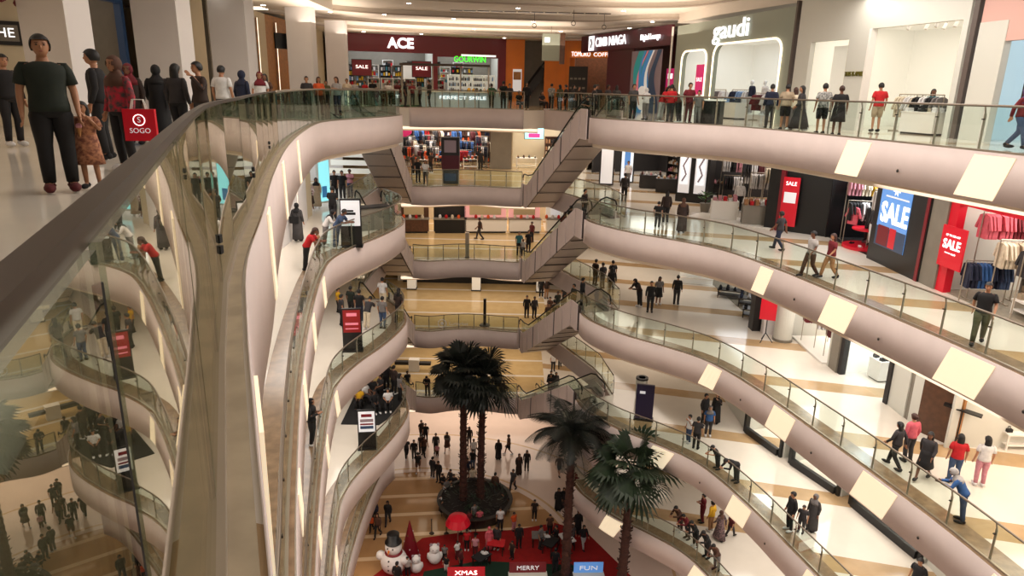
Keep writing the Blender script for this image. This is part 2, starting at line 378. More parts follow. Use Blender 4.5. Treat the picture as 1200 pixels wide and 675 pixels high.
# ---------------- balustrades ----------------
ORD=['top','second','third','fourth','fifth']
def balustrade(path,z,label,step=1.3,posts=True,near=False,gm='glass',h=1.02):
    t=empty('glass_balustrade',(path[0][0],path[0][1],z),0,label,'balustrade','glass balustrades round the atrium')
    o=Vector((path[0][0],path[0][1],z)); rs=resample(path,step); 
    hp=[Vector((p[0],p[1],z+1.13))-o for p in resample(path,.4)]
    if near: hp=[Vector((p[0],p[1],z+1.137))-o for p in resample(offset(resample(path,.4),.02),.4)]
    m=MB()
    if near:
        for a,b in zip(hp[:-1],hp[1:]): m.bar(a,b,.028,.026,'rail_dark')
    else: m.tube(hp,.030,'rail_steel')
    m.build('handrail',t,not near)
    base=MB().ribbon(offset([(p[0]-o.x,p[1]-o.y) for p in rs],-.03),.0,.075,.06,'steel'); base.build('base_channel',t)
    for i,p in enumerate(rs):
        p=Vector((p[0],p[1],z))-o
        if i<len(rs)-1:
            q=Vector((rs[i+1][0],rs[i+1][1],z))-o; d=(q-p).normalized()
            g=MB().bar(p+d*.018+Vector((0,0,.595)),q-d*.018+Vector((0,0,.595)),.012,1.065,gm); g.build('glass_pane',t)
        if posts:
            q=rs[min(i+1,len(rs)-1)]; q0=rs[max(i-1,0)]; d=Vector((q[0]-q0[0],q[1]-q0[1],0)).normalized(); n=Vector((-d.y,d.x,0))*PS
            mb=MB().bar(p+n*.05,p+n*.05+Vector((0,0,.93)),.065,.022,'steel',up=n)
            po=mb.build('post',t); MB().bar(p+n*.05+Vector((0,0,.92)),p+Vector((0,0,1.11)),.04,.02,'steel').bar(p+n*.07+Vector((0,0,.8)),p-n*.02+Vector((0,0,.8)),.05,.03,'steel_dark').build('bracket',po)
        elif i>0:
            MB().bar(p+Vector((0,0,.07)),p+Vector((0,0,1.09)),.004,.013,'black_rubber').build('joint_seal',t)
            if near and i%3==1: MB().box(-.02,.02,-.02,.02,-.025,.025,'black_rubber',Matrix.Translation(p+Vector((0,0,.35)))).box(-.02,.02,-.02,.02,-.025,.025,'black_rubber',Matrix.Translation(p+Vector((0,0,.28)))).build('clamp',t)
    return t
for i,z in enumerate(LV):
    PS=1
    if i==0:
        lp=offset(LE,.13); k=[j for j,p in enumerate(lp) if p[1]<14][-1]
        balustrade(lp[:k+1],z,'near glass balustrade with flat dark handrail below the camera',1.25,False,True,'glass_near')
        balustrade(lp[k:],z,'frameless greenish glass balustrade curving along the top left gallery',1.2,False,False,'glass_teal')
    else:
        balustrade(offset(LES[i],.13)[8:],z,'glass balustrade on the left gallery, %s deck from top'%ORD[i],1.35)
    PS=-1
    balustrade(offset(RE,-.13),z,'glass balustrade on the right gallery, %s deck from top'%ORD[i],1.45)
    PS=1
    balustrade(offset(FE,.12),z,'glass balustrade on the far gallery, %s deck from top'%ORD[i],1.05)
    PS=1
    balustrade(offset([(2.1,45.6),(3.0,43.4),(4.1,40.9),(5.2,38.3),(5.6,35.2)],.15),z,'glass balustrade behind the right escalator, %s deck from top'%ORD[i],1.3)
    PS=-1
    balustrade([(-8.85,36),(-8.85,45.6)],z,'glass balustrade behind the left escalator, %s deck from top'%ORD[i],1.4)
# ---------------- escalators ----------------
def escalator(P,Q,zlow,label,side):
    """P low end, Q high end in plan; the track lies on the given side of line PQ."""
    P=Vector((P[0],P[1],0)); Q=Vector((Q[0],Q[1],0)); L=(Q-P).length; d=(Q-P).normalized(); n=Vector((-d.y,d.x,0))*side
    t=empty('escalator',(P.x,P.y,zlow),math.atan2(d.y,d.x),label,'escalator','escalators at the far corners of the atrium')
    a=(L-8.66)/2; W=1.75*side
    prof=[(0,0),(a,0),(a+8.66,5),(L,5)]
    def strip(y0,y1,top,bot,m,name,segs=prof,mm=None):
        b=mm or MB(); vs=[]; fs=[]
        for x,z in segs: vs+=[(x,y0,z+bot),(x,y0,z+top),(x,y1,z+top),(x,y1,z+bot)]
        for i in range(len(segs)-1):
            for j in range(4): fs.append((i*4+j,i*4+(j+1)%4,(i+1)*4+(j+1)%4,(i+1)*4+j))
        fs+=[(0,1,2,3),tuple(4*(len(segs)-1)+j for j in (3,2,1,0))]
        b.add(vs,fs,m); return b if mm else b.build(name,t)
    def zat(x): return 0 if x<a else (5 if x>a+8.66 else (x-a)*5/8.66)
    # outer cladding in separate sheets with dark joints between
    xs=[0,a*.5,a+.2,a+1.1,a+2.3,a+3.4,a+5.0,a+6.1,a+7.4,a+8.66,L]
    for i in range(len(xs)-1):
        u,v=xs[i]+.07,xs[i+1]-(.06 if i%3 else .22)
        pts=[(u,zat(u))]+[(x,z) for x,z in prof if u<x<v]+[(v,zat(v))]
        strip(-.02*side,-.07*side,.42,-1.05,'plaster','cladding_panel',pts)
    strip(0,.06*side,.38,-1.0,'joint','truss_side'); strip(W-.06*side,W,.38,-1.0,'plaster','truss_side')
    un=strip(.06*side,W-.06*side,-.9,-1.02,'truss_grey','underside')
    un=MB()
    for i in range(1,7):
        x=a+i*1.4-.6; z=zat(x); un.bar((x,.08*side,z-1.03),(x,W-.08*side,z-1.03),.06 if i%3 else .16,.02,'joint')
    un.build('underside_joint',t)
    # steps
    st=MB()
    for i in range(29):
        x=a+i*8.66/29; z=i*5/29; st.box(x,x+8.66/29+.02,.3*side,W-.3*side,z-.15,z+.1,'step_grey')
    st.box(0,a,.3*side,W-.3*side,-.05,.02,'steel'); st.box(a+8.66,L,.3*side,W-.3*side,4.95,5.02,'steel'); st.build('steps',t)
    for y in (.2*side,W-.2*side):
        strip(y-.15*side,y+.1*side,.12,-.3,'step_grey','skirt')
        strip(y-.006,y+.006,.95,.12,'glass','side_glass')
        hp=[(-.35,y,.55),(-.4,y,.75),(-.25,y,.95),(0,y,.98),(a*.6,y,.98),(a+.5,y,1.16),(a+8.2,y,5.75),(a+8.9,y,5.98),(L,y,5.98),(L+.25,y,5.95),(L+.4,y,5.75),(L+.35,y,5.5)]
        MB().tube(hp,.04,'black_rubber').build('handrail',t,True)
    return t
for i,z in enumerate(LV[:4]):
    escalator((-6.75,44.9),(-6.75,36),LV[i+1],'escalator rising to the left gallery, %s deck from top'%ORD[i],-1)
    escalator((.5,44.8),(3.6,34.3),LV[i+1],'escalator rising to the right gallery, %s deck from top'%ORD[i],1)
# ---------------- top ceiling: layered curved drops ----------------
S(MB().box(-21,21,-9,63,6.4,6.6,'ceiling_white'),'ceiling')
def layer(front,z0,z1,m='ceiling_white'):
    p=smooth(front,6); poly=p+[(21,63),(-21,63)]
    S(MB().prism([poly],z0,z1,m,m),'ceiling')
    S(MB().ribbon(offset(p,-.01),z0-.02,z0+.06,-.10,'ceiling_shade'),'trim_shadow_line')  # darker strip paints the shadow line along each ceiling step
layer([(-21,30),(-15,37),(-10,42.6),(-5,44.6),(0,45.4),(5,45.6),(9,43),(21,43)],5.42,5.72)
layer([(-21,34),(-15,41.5),(-10,46.5),(-5,48.8),(0,49.6),(5,49),(9.6,45),(21,45)],5.22,5.44)
layer([(-21,38),(-15,46),(-10,50),(-5,52.2),(0,54),(5,54.5),(9.6,47),(21,47)],5.02,5.24)
layer([(-21,26),(-14,33),(-8,37.6),(-3,39.5),(4,40.5),(9,39.5),(12,35),(21,33)],5.70,6.0)
layer([(-21,20),(-14,28),(-8,33.0),(-3,35.5),(4,36.5),(9,35),(12,31),(21,29)],5.96,6.42)
S(MB().box(-21,-9.6,-9,38,5.0,6.42,'ceiling_white'),'ceiling')
S(MB().prism([[(12.3,32.5),(10.4,38.0),(9.4,43),(21,43),(21,-9),(14.2,-9),(14.2,20),(13.2,27)]],5.2,6.42,'ceiling_white','ceiling_white'),'ceiling')
ci=0
for x,y,z in [(-12,29,5.0),(-10.5,32,5.0),(-12.5,36,5.0),(-10.2,27,5.0),(-8,43.9,5.42),(-11,43,5.42),(-4,45.6,5.42),(1,46.4,5.42),(-9,48,5.22),(-3,50.2,5.22),(3,50.6,5.22),(-7,53,5.02),(-1,55.2,5.02),(3,55.8,5.02),(-11,52,5.02),(7.2,47,5.22),(8.2,44.6,5.42),(6,41.8,5.7),(0,41.6,5.7),(-6,40.4,5.7),(-10,38.6,5.7)]:
    t=empty('downlight',(x,y,z),0,'small round downlight in the layered ceiling, about %d m back and %s'%(y,'left of centre' if x<-3 else ('near the middle' if x<4 else 'right side')),'ceiling light','downlights in the ceiling')
    MB().lathe([(.14,-.02),(.14,0),(.10,0),(.10,-.015)],'white_paint',16).build('trim_ring',t); MB().lathe([(.001,-.03),(.12,-.03),(.12,-.022)],'lamp_glow',16).build('lens',t)
# dark slot grille and hooks
g=empty('ceiling_grille',(0.5,43.5,5.69),0,'dark bluish slot grille in the ceiling above the far shops','ceiling grille')
m=MB(); 
for k in range(12): m.box(-4.5+k*.8,-3.8+k*.8,-.12,.12,-.03,0,'steel_dark')
m.build('slat',g)
for x,y,nm in ((1.0,44,'left'),(3.2,42,'middle'),(5.2,44,'right')):
    g=empty('ceiling_hook',(x,y,5.6),0,'thin rod with a ring hanging from the ceiling, %s one'%nm,'hook','rods under the ceiling')
    MB().tube([(0,0,.3),(0,0,-.5)],.012,'steel_dark').build('rod',g)
    MB().tube([(.12*math.cos(a*.5),0,-.62+.12*math.sin(a*.5)) for a in range(14)],.02,'steel_dark').build('ring',g)

# ---------------- garments and shop fittings ----------------
def garment_mesh(kind):
    m=MB(); w=.22
    if kind=='shirt':
        prof=[(-w,0),(-w,-.62),(w,-.62),(w,0),(w+.10,-.34),(w+.19,-.31),(w+.02,.10),(.07,.16),(-.07,.16),(-w-.02,.10),(-w-.19,-.31),(-w-.10,-.34)]
        prof=[(-w,-.62),(w,-.62),(w,-.06),(w+.10,-.34),(w+.19,-.31),(w+.02,.10),(.07,.16),(0,.12),(-.07,.16),(-w-.02,.10),(-w-.19,-.31),(-w-.10,-.34),(-w,-.06)]
    else: prof=[(-.16,.12),(-.30,-.95),(.30,-.95),(.16,.12),(.07,.16),(0,.1),(-.07,.16)]
    tri=geometry.tessellate_polygon([[Vector((x,0,z)) for x,z in prof]]); n=len(prof)
    vs=[(x,-.035-.02*math.cos(x*6),z) for x,z in prof]+[(x,.035+.02*math.cos(x*6),z) for x,z in prof]
    fs=[tuple(t) for t in tri]+[tuple(n+k for k in reversed(t)) for t in tri]+[(i,(i+1)%n,n+(i+1)%n,n+i) for i in range(n)]
    m.add(vs,fs,'cloth_black'); me=m.build('tmp').data; bpy.data.objects.remove(bpy.data.objects['tmp']); return me
GM={k:garment_mesh(k) for k in ('shirt','dress')}
HANG=MB().tube([(-.2,0,.08),(0,0,.15),(0,0,.24)],.006,'steel').tube([(.2,0,.08),(0,0,.15)],.006,'steel').build('tmp').data
bpy.data.objects.remove(bpy.data.objects['tmp'])
def garment(x,y,z,rz,col,label,group,kind='shirt'):
    o=bpy.data.objects.new('hanging_'+kind,GM[kind]); C.objects.link(o); o.location=(x,y,z); o.rotation_euler=(0,0,rz)
    o.material_slots[0].link='OBJECT'; o.material_slots[0].material=MATS['cloth_'+col]
    tag(o,label,kind,group)
    h=bpy.data.objects.new('hanger',HANG); C.objects.link(h); h.parent=o
def rack(x,y,z,rz,L,cols,place,h=1.5,kind='shirt',dens=.14):
    t=empty('clothes_rack',(x,y,z),rz,'metal clothes rail '+place,'clothes rack','clothes rails in the shops')
    m=MB(); m.tube([(-L/2,0,h),(L/2,0,h)],.02,'steel'); m.build('rail',t)
    for s in (-1,1):
        up_=MB().tube([(s*L/2,0,0),(s*L/2,0,h)],.02,'steel').build('upright',t); MB().box(s*L/2-.03,s*L/2+.03,-.25,.25,0,.04,'steel').build('foot',up_)
    n=int(L/dens)
    for i in range(n):
        u=-L/2+.08+i*(L-.16)/max(1,n-1); c=cols[int(i*len(cols)/n)]
        garment(x+math.cos(rz)*u,y+math.sin(rz)*u,z+h-.24,rz+R(90)+random.uniform(-.12,.12),c,'%s %s %s'%(c.replace('_',' '),kind,place),'clothes '+place,kind)
def shelf_unit(x,y,z,rz,W,H,n,m,place,items,cols,prob=.9,deep=.4,kind='boxed_item',per=8):
    t=empty('shelf_unit',(x,y,z),rz,'shelf unit '+place,'shelf','shelf units in the shops')
    MB().box(-W/2,W/2,deep-.03,deep,0,H,m).build('back_panel',t)
    for s in (-1,1): MB().box(s*W/2-.02,s*W/2+.02,0,deep,0,H,m).build('side_panel',t)
    for k in range(n+1):
        zz=.1+k*(H-.12)/n; MB().box(-W/2+.02,W/2-.02,0,deep-.03,zz-.02,zz,m).build('shelf',t)
        if k<n:
            for j in range(per):
                if random.random()>prob: continue
                u=-W/2+.12+j*(W-.24)/max(1,per-1); hh=random.uniform(.45,.8)*(H-.12)/n; ww=(W-.2)/per*.42
                c=random.choice(cols); v=.16
                X=x+math.cos(rz)*u-math.sin(rz)*v; Y=y+math.sin(rz)*u+math.cos(rz)*v
                goods(kind,X,Y,z+zz,rz,ww,.11,hh,c,place,k)
GOODS={}
def goods(kind,X,Y,Z,rz,w,d,h,c,place,row):
    key=kind
    if key not in GOODS:
        m=MB()
        if kind=='boxed_item': m.box(-1,1,-1,1,0,.8,'cloth_black').box(-1.02,1.02,-1.02,1.02,.76,1,'cloth_black')
        elif kind=='shoe': m.box(-1,1,-.5,1,0,.3,'cloth_black').ball((0,.6,.45),.8,'cloth_black',10,(1,.6,.6)).ball((0,-.5,.3),.7,'cloth_black',8,(1,.8,.5))
        elif kind=='jar': m.lathe([(.9,0),(1,.1),(1,.7),(.6,.85),(.6,1),(.5,1)],'cloth_black',10)
        elif kind=='folded_shirt': m.box(-1,1,-1,1,0,.45,'cloth_black').box(-.95,.95,-.95,.95,.5,.95,'cloth_black').box(-.3,.3,-1,-.6,.95,1.05,'cloth_black')
        elif kind=='handbag': m.box(-1,1,-.7,.7,0,.6,'cloth_black').tube([(-.6,0,.6),(-.4,0,1),(.4,0,1),(.6,0,.6)],.08,'cloth_black',6)
        elif kind=='toy': m.ball((0,0,.35),.9,'cloth_black',10,(1,1,.4)).ball((0,0,.8),.6,'cloth_black',10,(1,1,.35))
        o=m.build('tmp'); GOODS[key]=o.data; bpy.data.objects.remove(o)
    o=bpy.data.objects.new(kind,GOODS[key]); C.objects.link(o); o.location=(X,Y,Z); o.rotation_euler=(0,0,rz); o.scale=(w,d,h)
    o.material_slots[0].link='OBJECT'; o.material_slots[0].material=MATS['cloth_'+c]
    tag(o,'%s %s, row %s, %s'%(c.replace('_',' '),kind.replace('_',' '),('one','two','three','four','five','six','seven')[row],place),kind.replace('_',' ').replace('boxed item','box'),kind.replace('_',' ')+'s '+place)
def table(x,y,z,rz,W,D,H,m,place,kind,cols,n=6,legs=True):
    t=empty('display_table',(x,y,z),rz,'display table '+place,'table','display tables in the shops')
    if legs:
        MB().box(-W/2,W/2,-D/2,D/2,H-.05,H,m).build('tabletop',t)
        for a in (-1,1):
            for b in (-1,1): MB().box(a*(W/2-.05)-.025,a*(W/2-.05)+.025,b*(D/2-.05)-.025,b*(D/2-.05)+.025,0,H-.05,m).build('leg',t)
        MB().box(-W/2+.05,W/2-.05,-D/2+.05,D/2-.05,.15,.19,m).build('shelf',t)
    else:
        MB().box(-W/2,W/2,-D/2,D/2,.06,H-.04,m).build('body',t); MB().box(-W/2-.02,W/2+.02,-D/2-.02,D/2+.02,H-.04,H,m).build('tabletop',t); MB().box(-W/2+.05,W/2-.05,-D/2+.05,D/2-.05,0,.06,'off_black').build('plinth',t)
    for k in range(n):
        u=-W/2+.15+(k%((n+1)//2))*(W-.3)/max(1,(n+1)//2-1); v=(-.22 if k<(n+1)//2 else .22)*D
        X=x+math.cos(rz)*u-math.sin(rz)*v; Y=y+math.sin(rz)*u+math.cos(rz)*v
        goods(kind,X,Y,z+H,rz,.09,.12,random.uniform(.1,.3),random.choice(cols),'on the table '+place,0)

# ---------------- shop units behind each wall line ----------------
def frame_of(P,Q):
    P=Vector((P[0],P[1])); Q=Vector((Q[0],Q[1])); d=(Q-P); L=d.length; return P,Q,L,math.atan2(d.y,d.x)
SHOPN=0
def shop(P,Q,z,depth,back,head,name,headh=.9,H=3.83,power=120,col=NEUT,ends=(.25,.25),open_h=None,floor=None,side='wall_shop',glass=None,ceil='ceiling_white'):
    """Unit behind line P-Q (seen from the right-hand side of the line P->Q: local -y is the gallery)."""
    p,q,L,a=frame_of(P,Q); t=empty('shop_shell',(p.x,p.y,z),a); t['kind']='structure'
    MB().box(0,L,depth,depth+.12,0,H,back).build('back_wall',t)
    MB().box(-.06,.06,0,depth,0,H,side).build('side_wall',t); MB().box(L-.06,L+.06,0,depth,0,H,side).build('side_wall',t)
    MB().box(0,L,0,depth,H-.08,H,ceil).build('shop_ceiling',t)
    if floor: MB().box(.07,L-.07,.02,depth,.0,.02,floor).build('shop_floor',t)
    if headh: MB().box(0,L,-.12,.14,H-headh,H,head).build('header',t)
    for u,wd in ((0,ends[0]),(L-ends[1],ends[1])):
        if wd: MB().box(u,u+wd,-.12,.14,0,H-headh,head).build('pier',t)
    if glass:
        n=max(1,round((L-ends[0]-ends[1])/1.6))
        for k in range(n):
            u0=ends[0]+k*(L-ends[0]-ends[1])/n; u1=ends[0]+(k+1)*(L-ends[0]-ends[1])/n
            if glass=='door' and k==n//2: continue
            MB().box(u0+.01,u1-.01,-.01,.01,.05,H-headh,'glass_shop').build('shop_window',t)
    if power:
        l=area('shop_light',(p.x+math.cos(a)*L/2-math.sin(a)*depth*.45,p.y+math.sin(a)*L/2+math.cos(a)*depth*.45,z+H-.12),L*.8,depth*.6,power,col,(0,0,a))
    return t
def local(P,Q,u,v):
    p,q,L,a=frame_of(P,Q); return (p.x+math.cos(a)*u-math.sin(a)*v,p.y+math.sin(a)*u+math.cos(a)*v,a)
def onwall(P,Q,z,u,v,hz): x,y,a=local(P,Q,u,v); return (x,y,z+hz),a
def panel(name,P,Q,z,u0,u1,z0,z1,m,label,cat,v=-.16,th=.04,group=None,frame='off_black'):
    x,y,a=local(P,Q,(u0+u1)/2,v); W=u1-u0; H=z1-z0
    t=empty(name,(x,y,z+z0),a,label,cat,group)
    MB().box(-W/2,W/2,-th,0,0,H,frame).build('frame',t); MB().box(-W/2+.04,W/2-.04,-th-.012,-th,.04,H-.04,m).build('face',t)
    return t
def lettering(body,P,Q,z,u,h,size,m,label,v=-.2,width=None,depth=.03,bold=0,name='sign_lettering',kind=None):
    x,y,a=local(P,Q,u,v); o=text(body,size,depth,m,name,None,(x,y,z+h),(R(90),0,a),width,bold=bold); tag(o,label,'sign'); return o
mat('wall_dark',srgb(92,80,74),.5)
# ================= TOP DECK =================
# -- red fronted hardware shop and green lettered shop on the far wall
P,Q=(-13.2,53.2),(3.6,58.0)
shop((-13.2,53.2),(-6.3,55.17),0,4.5,'wall_gray','maroon','ace',1.25,5.0,240,COOL,(.3,.15))
shop((-6.3,55.17),(-.9,56.71),0,4.5,'wall_gray','maroon','g',1.45,5.0,190,COOL,(.2,.6),glass=None)
S(MB().box(-.9,.6,56.7,57.1,0,5,'orange_wall'),'wall_orange'); S(MB().box(.6,2.4,58.4,58.6,0,5,'wall_gray'),'wall_recess'); S(MB().box(2.2,4.6,57.0,57.4,0,5,'orange_wall'),'wall_orange')
m=MB(); P=(-13.2,53.2); Q=(-.9,56.71)
lettering('ACE',P,Q,0,4.6,4.38,1.0,'sign_white','white illuminated three-letter sign on the dark red shop front',width=2.0,bold=.04)
lettering('GOURWIN',P,Q,0,9.9,3.4,.6,'sign_green','green illuminated shop name under the dark red fascia',width=2.5)
panel('light_bar',P,Q,0,9.2,12.0,3.62,3.8,'sign_white','long white light bar behind the green shop name','light bar',v=-.1,frame='white_paint')
for u,nm in ((1.7,'left'),(6.2,'right')):
    t=panel('sale_banner',P,Q,0,u-.75,u+.75,2.0,3.2,'dark_red','dark red banner hanging in the red fronted shop, %s one'%nm,'banner',v=.3)
    lettering('SALE',P,Q,0,u,2.65,.34,'sign_warm','lettering on the %s dark red banner'%nm,v=.22,width=.9).parent
x,y,a=local(P,Q,4.0,1.0)
for k in range(22):
    u=.8+(k%11)*.95; X,Y,a=local(P,Q,u+.3*(k//11),2.3+.9*(k//11)); shelf_unit(X,Y,0,a,.8,(2.9,3.3)[k//11],7,('off_black','wall_gray','white_paint')[k%3],'in top far shops, back unit %s'%('one two three four five six seven eight nine ten eleven'.split()[k%11]+(' high' if k//11 else ' low')),'boxed_item',['white','black','red','grey','teal','light_blue','yellow'],.9,.35,'boxed_item',4) if k%2==0 or k<11 else None
for k,(u,v,c) in enumerate([(2.6,.8,'dark_red'),(3.6,.6,'white'),(4.5,.9,'maroon'),(5.4,.7,'white'),(7.0,.8,'grey'),(7.7,1.2,'black')]):
    X,Y,a=local(P,Q,u,v); shelf_unit(X,Y,0,a,.85,1.9,5,'white_paint','in red fronted shop, bay %s'%('one two three four five six'.split()[k]),'boxed_item',['white','black','red','grey','green','dark_red'],.9,.4,'boxed_item',5)
for k,u in enumerate((8.9,9.9,10.9,11.7)):
    X,Y,a=local(P,Q,u,1.0); shelf_unit(X,Y,0,a,.95,2.3,5,'shop_glow','in green lettered shop, bay %s'%('one two three four'.split()[k]),'jar',['white','light_blue','navy','grey','black'],.9,.4,'jar',6)
# white backlit panel
panel('light_panel',P,Q,0,4.9,5.9,1.5,3.1,'shop_glow','bright white display panel behind the shelves of the red fronted shop','display panel',v=1.6)
# counter island with glass front, hedge and turf
t=empty('counter_island',(-3.6,49.6,0),R(2),'pale glass-fronted counter island on the top far deck','counter')
m=MB(); m.box(-3.0,3.0,-.6,.6,0,.98,'wall_blue'); m.build('body',t)
MB().box(-3.1,3.1,-.7,.7,.98,1.05,'white_paint').build('worktop',t)
for k in range(7): MB().box(-3+k*1.0-.02,-3+k*1.0+.02,-.63,-.6,0,.98,'steel_dark').build('divider',t)
o=text('PERFECT SMILE',.3,.01,'sign_white','lettering',t,(-.1,-.64,.62),width=3.2)
o=MB().box(-9.6,-6.8,47.3,50.6,.02,.05,'grass').build('turf_mat'); tag(o,'green artificial turf mat on the top far deck','mat')
t=empty('bar_island',(-4.0,51.2,0),0,'tall pale shelving island behind the glass counter','kiosk')
for xx in (-4.2,-2,0,2): MB().box(xx-.05,xx+.05,-.05,.05,0,2.9,'steel').build('post',t)
MB().box(-4.3,2.1,-.4,.4,2.75,2.9,'steel_dark').build('canopy',t); MB().box(-4.2,-2.1,-.3,.3,0,1.3,'wall_green_gray').build('cabinet',t)
goods('jar',-3.3,49.6,1.05,0,.12,.12,.25,'yellow','on the glass counter',0)
for k in range(8): goods('jar',-3.0+k*.26,49.7,1.05,0,.09,.09,.2+.05*(k%2),['yellow','olive','green','cream'][k%4],'along the glass counter, piece %s'%('one two three four five six seven eight'.split()[k]),0)
# orange wall with lit niche poster, dark escalator rising behind
t=empty('tall_poster',(.05,56.69,1.1),0,'narrow yellow and white lit poster on the orange pillar','poster'); MB().box(-.35,.35,-.05,0,0,1.7,'poster_white').build('board',t); MB().box(-.3,.3,-.06,-.05,.9,1.5,'wood_light').build('picture',t)
t=empty('rising_handrail',(1.0,57.6,0),0,'dark upward ramp and handrail in the recess between orange walls','handrail'); MB().bar((-1.0,0,.4),(1.2,0,3.4),.5,.12,'black').build('rail',t); MB().bar((-1.0,-.2,0),(1.2,-.2,2.9),.1,.8,'off_black').build('ramp',t)
# white sign box and steel column hanging from ceiling
t=empty('hanging_sign_box',(2.3,49.5,3.2),0,'grey square sign box hanging from the ceiling before the orange wall','hanging sign')
MB().box(-.6,.6,-.12,.12,0,1.75,'wall_green_gray').build('box',t); MB().box(-.45,-.1,-.14,-.12,1.2,1.5,'sign_white').build('symbol',t); MB().box(.62,.95,-.15,.15,-.2,1.8,'wood').build('side_board',t); MB().box(-.02,.02,-.02,.02,1.75,2.3,'steel').build('hanger_rod',t)
# orange coffee shop
shop((3.9,57.0),(7.8,55.8),0,3,'wood','orange_wall','tom',1.25,5.0,90,WARM,(.3,.3))
lettering('TOMORO',(3.9,57.0),(7.8,55.8),0,1.2,4.0,.5,'sign_white','white illuminated coffee shop name against orange',v=-.2,width=1.5)
lettering('COFFEE',(3.9,57.0),(7.8,55.8),0,2.95,3.98,.42,'sign_white','second word of the white coffee shop sign',v=-.2,width=1.5)
x,y,a=local((3.9,57.0),(6.4,56.2),1.3,-.3)
t=empty('dark_menu_wall',(x,y,0),a,'dark glass front with white menu notes under the orange header','shop window'); MB().box(-.95,.55,-.05,0,0,3.1,'off_black').build('pane',t)
for k in range(12): MB().box(-.85+(k%4)*.33,-.62+(k%4)*.33,-.06,-.05,.7+(k//4)*.7,.85+(k//4)*.7,'wall_gray').build('notice',t)
# -- bank unit
P,Q=(4.9,54.5),(9.2,43.2)
p_,q_,L_,a_=frame_of(P,Q)
S(MB().box(0,L_,-.1,.1,4.0,5.15,'dark_maroon',Matrix.Translation((P[0],P[1],0))@Matrix.Rotation(a_,4,'Z')),'wall_fascia_maroon')
S(MB().box(4.1,7.7,0,.1,0,4.0,'dark_maroon',Matrix.Translation((P[0],P[1],0))@Matrix.Rotation(a_,4,'Z')),'wall_maroon')
S(MB().box(0,L_,3,3.2,0,5.0,'dark_maroon',Matrix.Translation((P[0],P[1],0))@Matrix.Rotation(a_,4,'Z')),'wall_back_maroon')
lettering('CIMB NIAGA',P,Q,0,4.7,4.58,.85,'sign_white','white illuminated bank name on the maroon fascia',width=4.4,bold=.008)
x,y,a=local(P,Q,1.9,-.2); t=empty('bank_emblem',(x,y,4.58),a,'square white emblem with dark arrow left of the bank name','emblem'); MB().box(-.42,.42,-.03,0,-.5,.5,'sign_white').build('square',t)
MB().add([(-.18,-.045,-.3),(.05,-.045,-.3),(.22,-.045,0),(.05,-.045,.3),(-.18,-.045,.3),(.02,-.045,0)],[(0,1,2,5),(5,2,3,4)],'dark_maroon').build('arrow',t)
lettering('Digital Lounge',P,Q,0,9.9,4.58,.5,'sign_white','small white lounge lettering at right of the maroon fascia',width=2.3)
# swirling artwork panel (plain abstract waves)
x,y,a=local(P,Q,9.6,-.1); t=empty('wall_artwork',(x,y,0),a,'large wall panel with teal, blue and pink swirls in the bank','artwork'); t.scale=(.82,1,1)
MB().box(-2.3,2.1,-.04,0,0,3.8,'art_grey').build('board',t)
def wave(x0,x1,w,m,ph,k):
    a_=[];b_=[]
    for i in range(15):
        zz=3.78*i/14; xx=x0+(x1-x0)*i/14+.35*math.sin(zz*1.6+ph); a_.append((max(-2.28,min(2.08,xx)),-.045-.004*k,zz)); b_.append((max(-2.28,min(2.08,xx+w*(1+.4*math.sin(zz+ph)))),-.045-.004*k,zz))
    MB().add(a_+b_,[(i,15+i,16+i,i+1) for i in range(14)],m).build('swirl',t)
wave(-2.3,-1.2,1.6,'art_teal',.3,1); wave(-1.2,.2,.9,'art_blue',.6,2); wave(-.6,.7,.35,'art_cream',.8,3); wave(-1.9,-.2,.3,'art_pink',1.0,4); wave(.4,1.2,.9,'art_navy',1.4,5); wave(-1.5,-.3,.3,'art_blue',.2,6)
MB().lathe([(.75,0),(.75,.02)],'art_cream',20).build('circle',t); 
for o in t.children:
    if o.name.startswith('circle'): o.location=(-.3,-.08,.9); o.rotation_euler=(R(90),0,0)
x,y,a=local(P,Q,11.3,.6); t=empty('pink_poster',(x,y,1.1),a,'pink and orange poster at the right end of the bank unit','poster'); MB().box(-.45,.45,-.03,0,0,1.6,'poster_pink').build('board',t); MB().box(-.25,.25,-.04,-.03,1.0,1.3,'sign_white').build('block',t); MB().box(-.4,.4,-.04,-.03,.1,.5,'orange_wall').build('block',t)
o=MB().tube([(9.15,43.0,0),(9.15,43.0,5.0)],.06,'white_paint').build('white_pole'); tag(o,'slim white pole at the right end of the maroon bank front','pole')
t=empty('reception_desk',(8.3,30.2,0),R(-35),'small white topped desk at the top right glass rail','desk'); MB().box(-.55,.55,-.3,.3,.98,1.04,'shop_glow').build('desktop',t); MB().box(-.5,.5,-.25,.25,0,.98,'black').build('body',t)
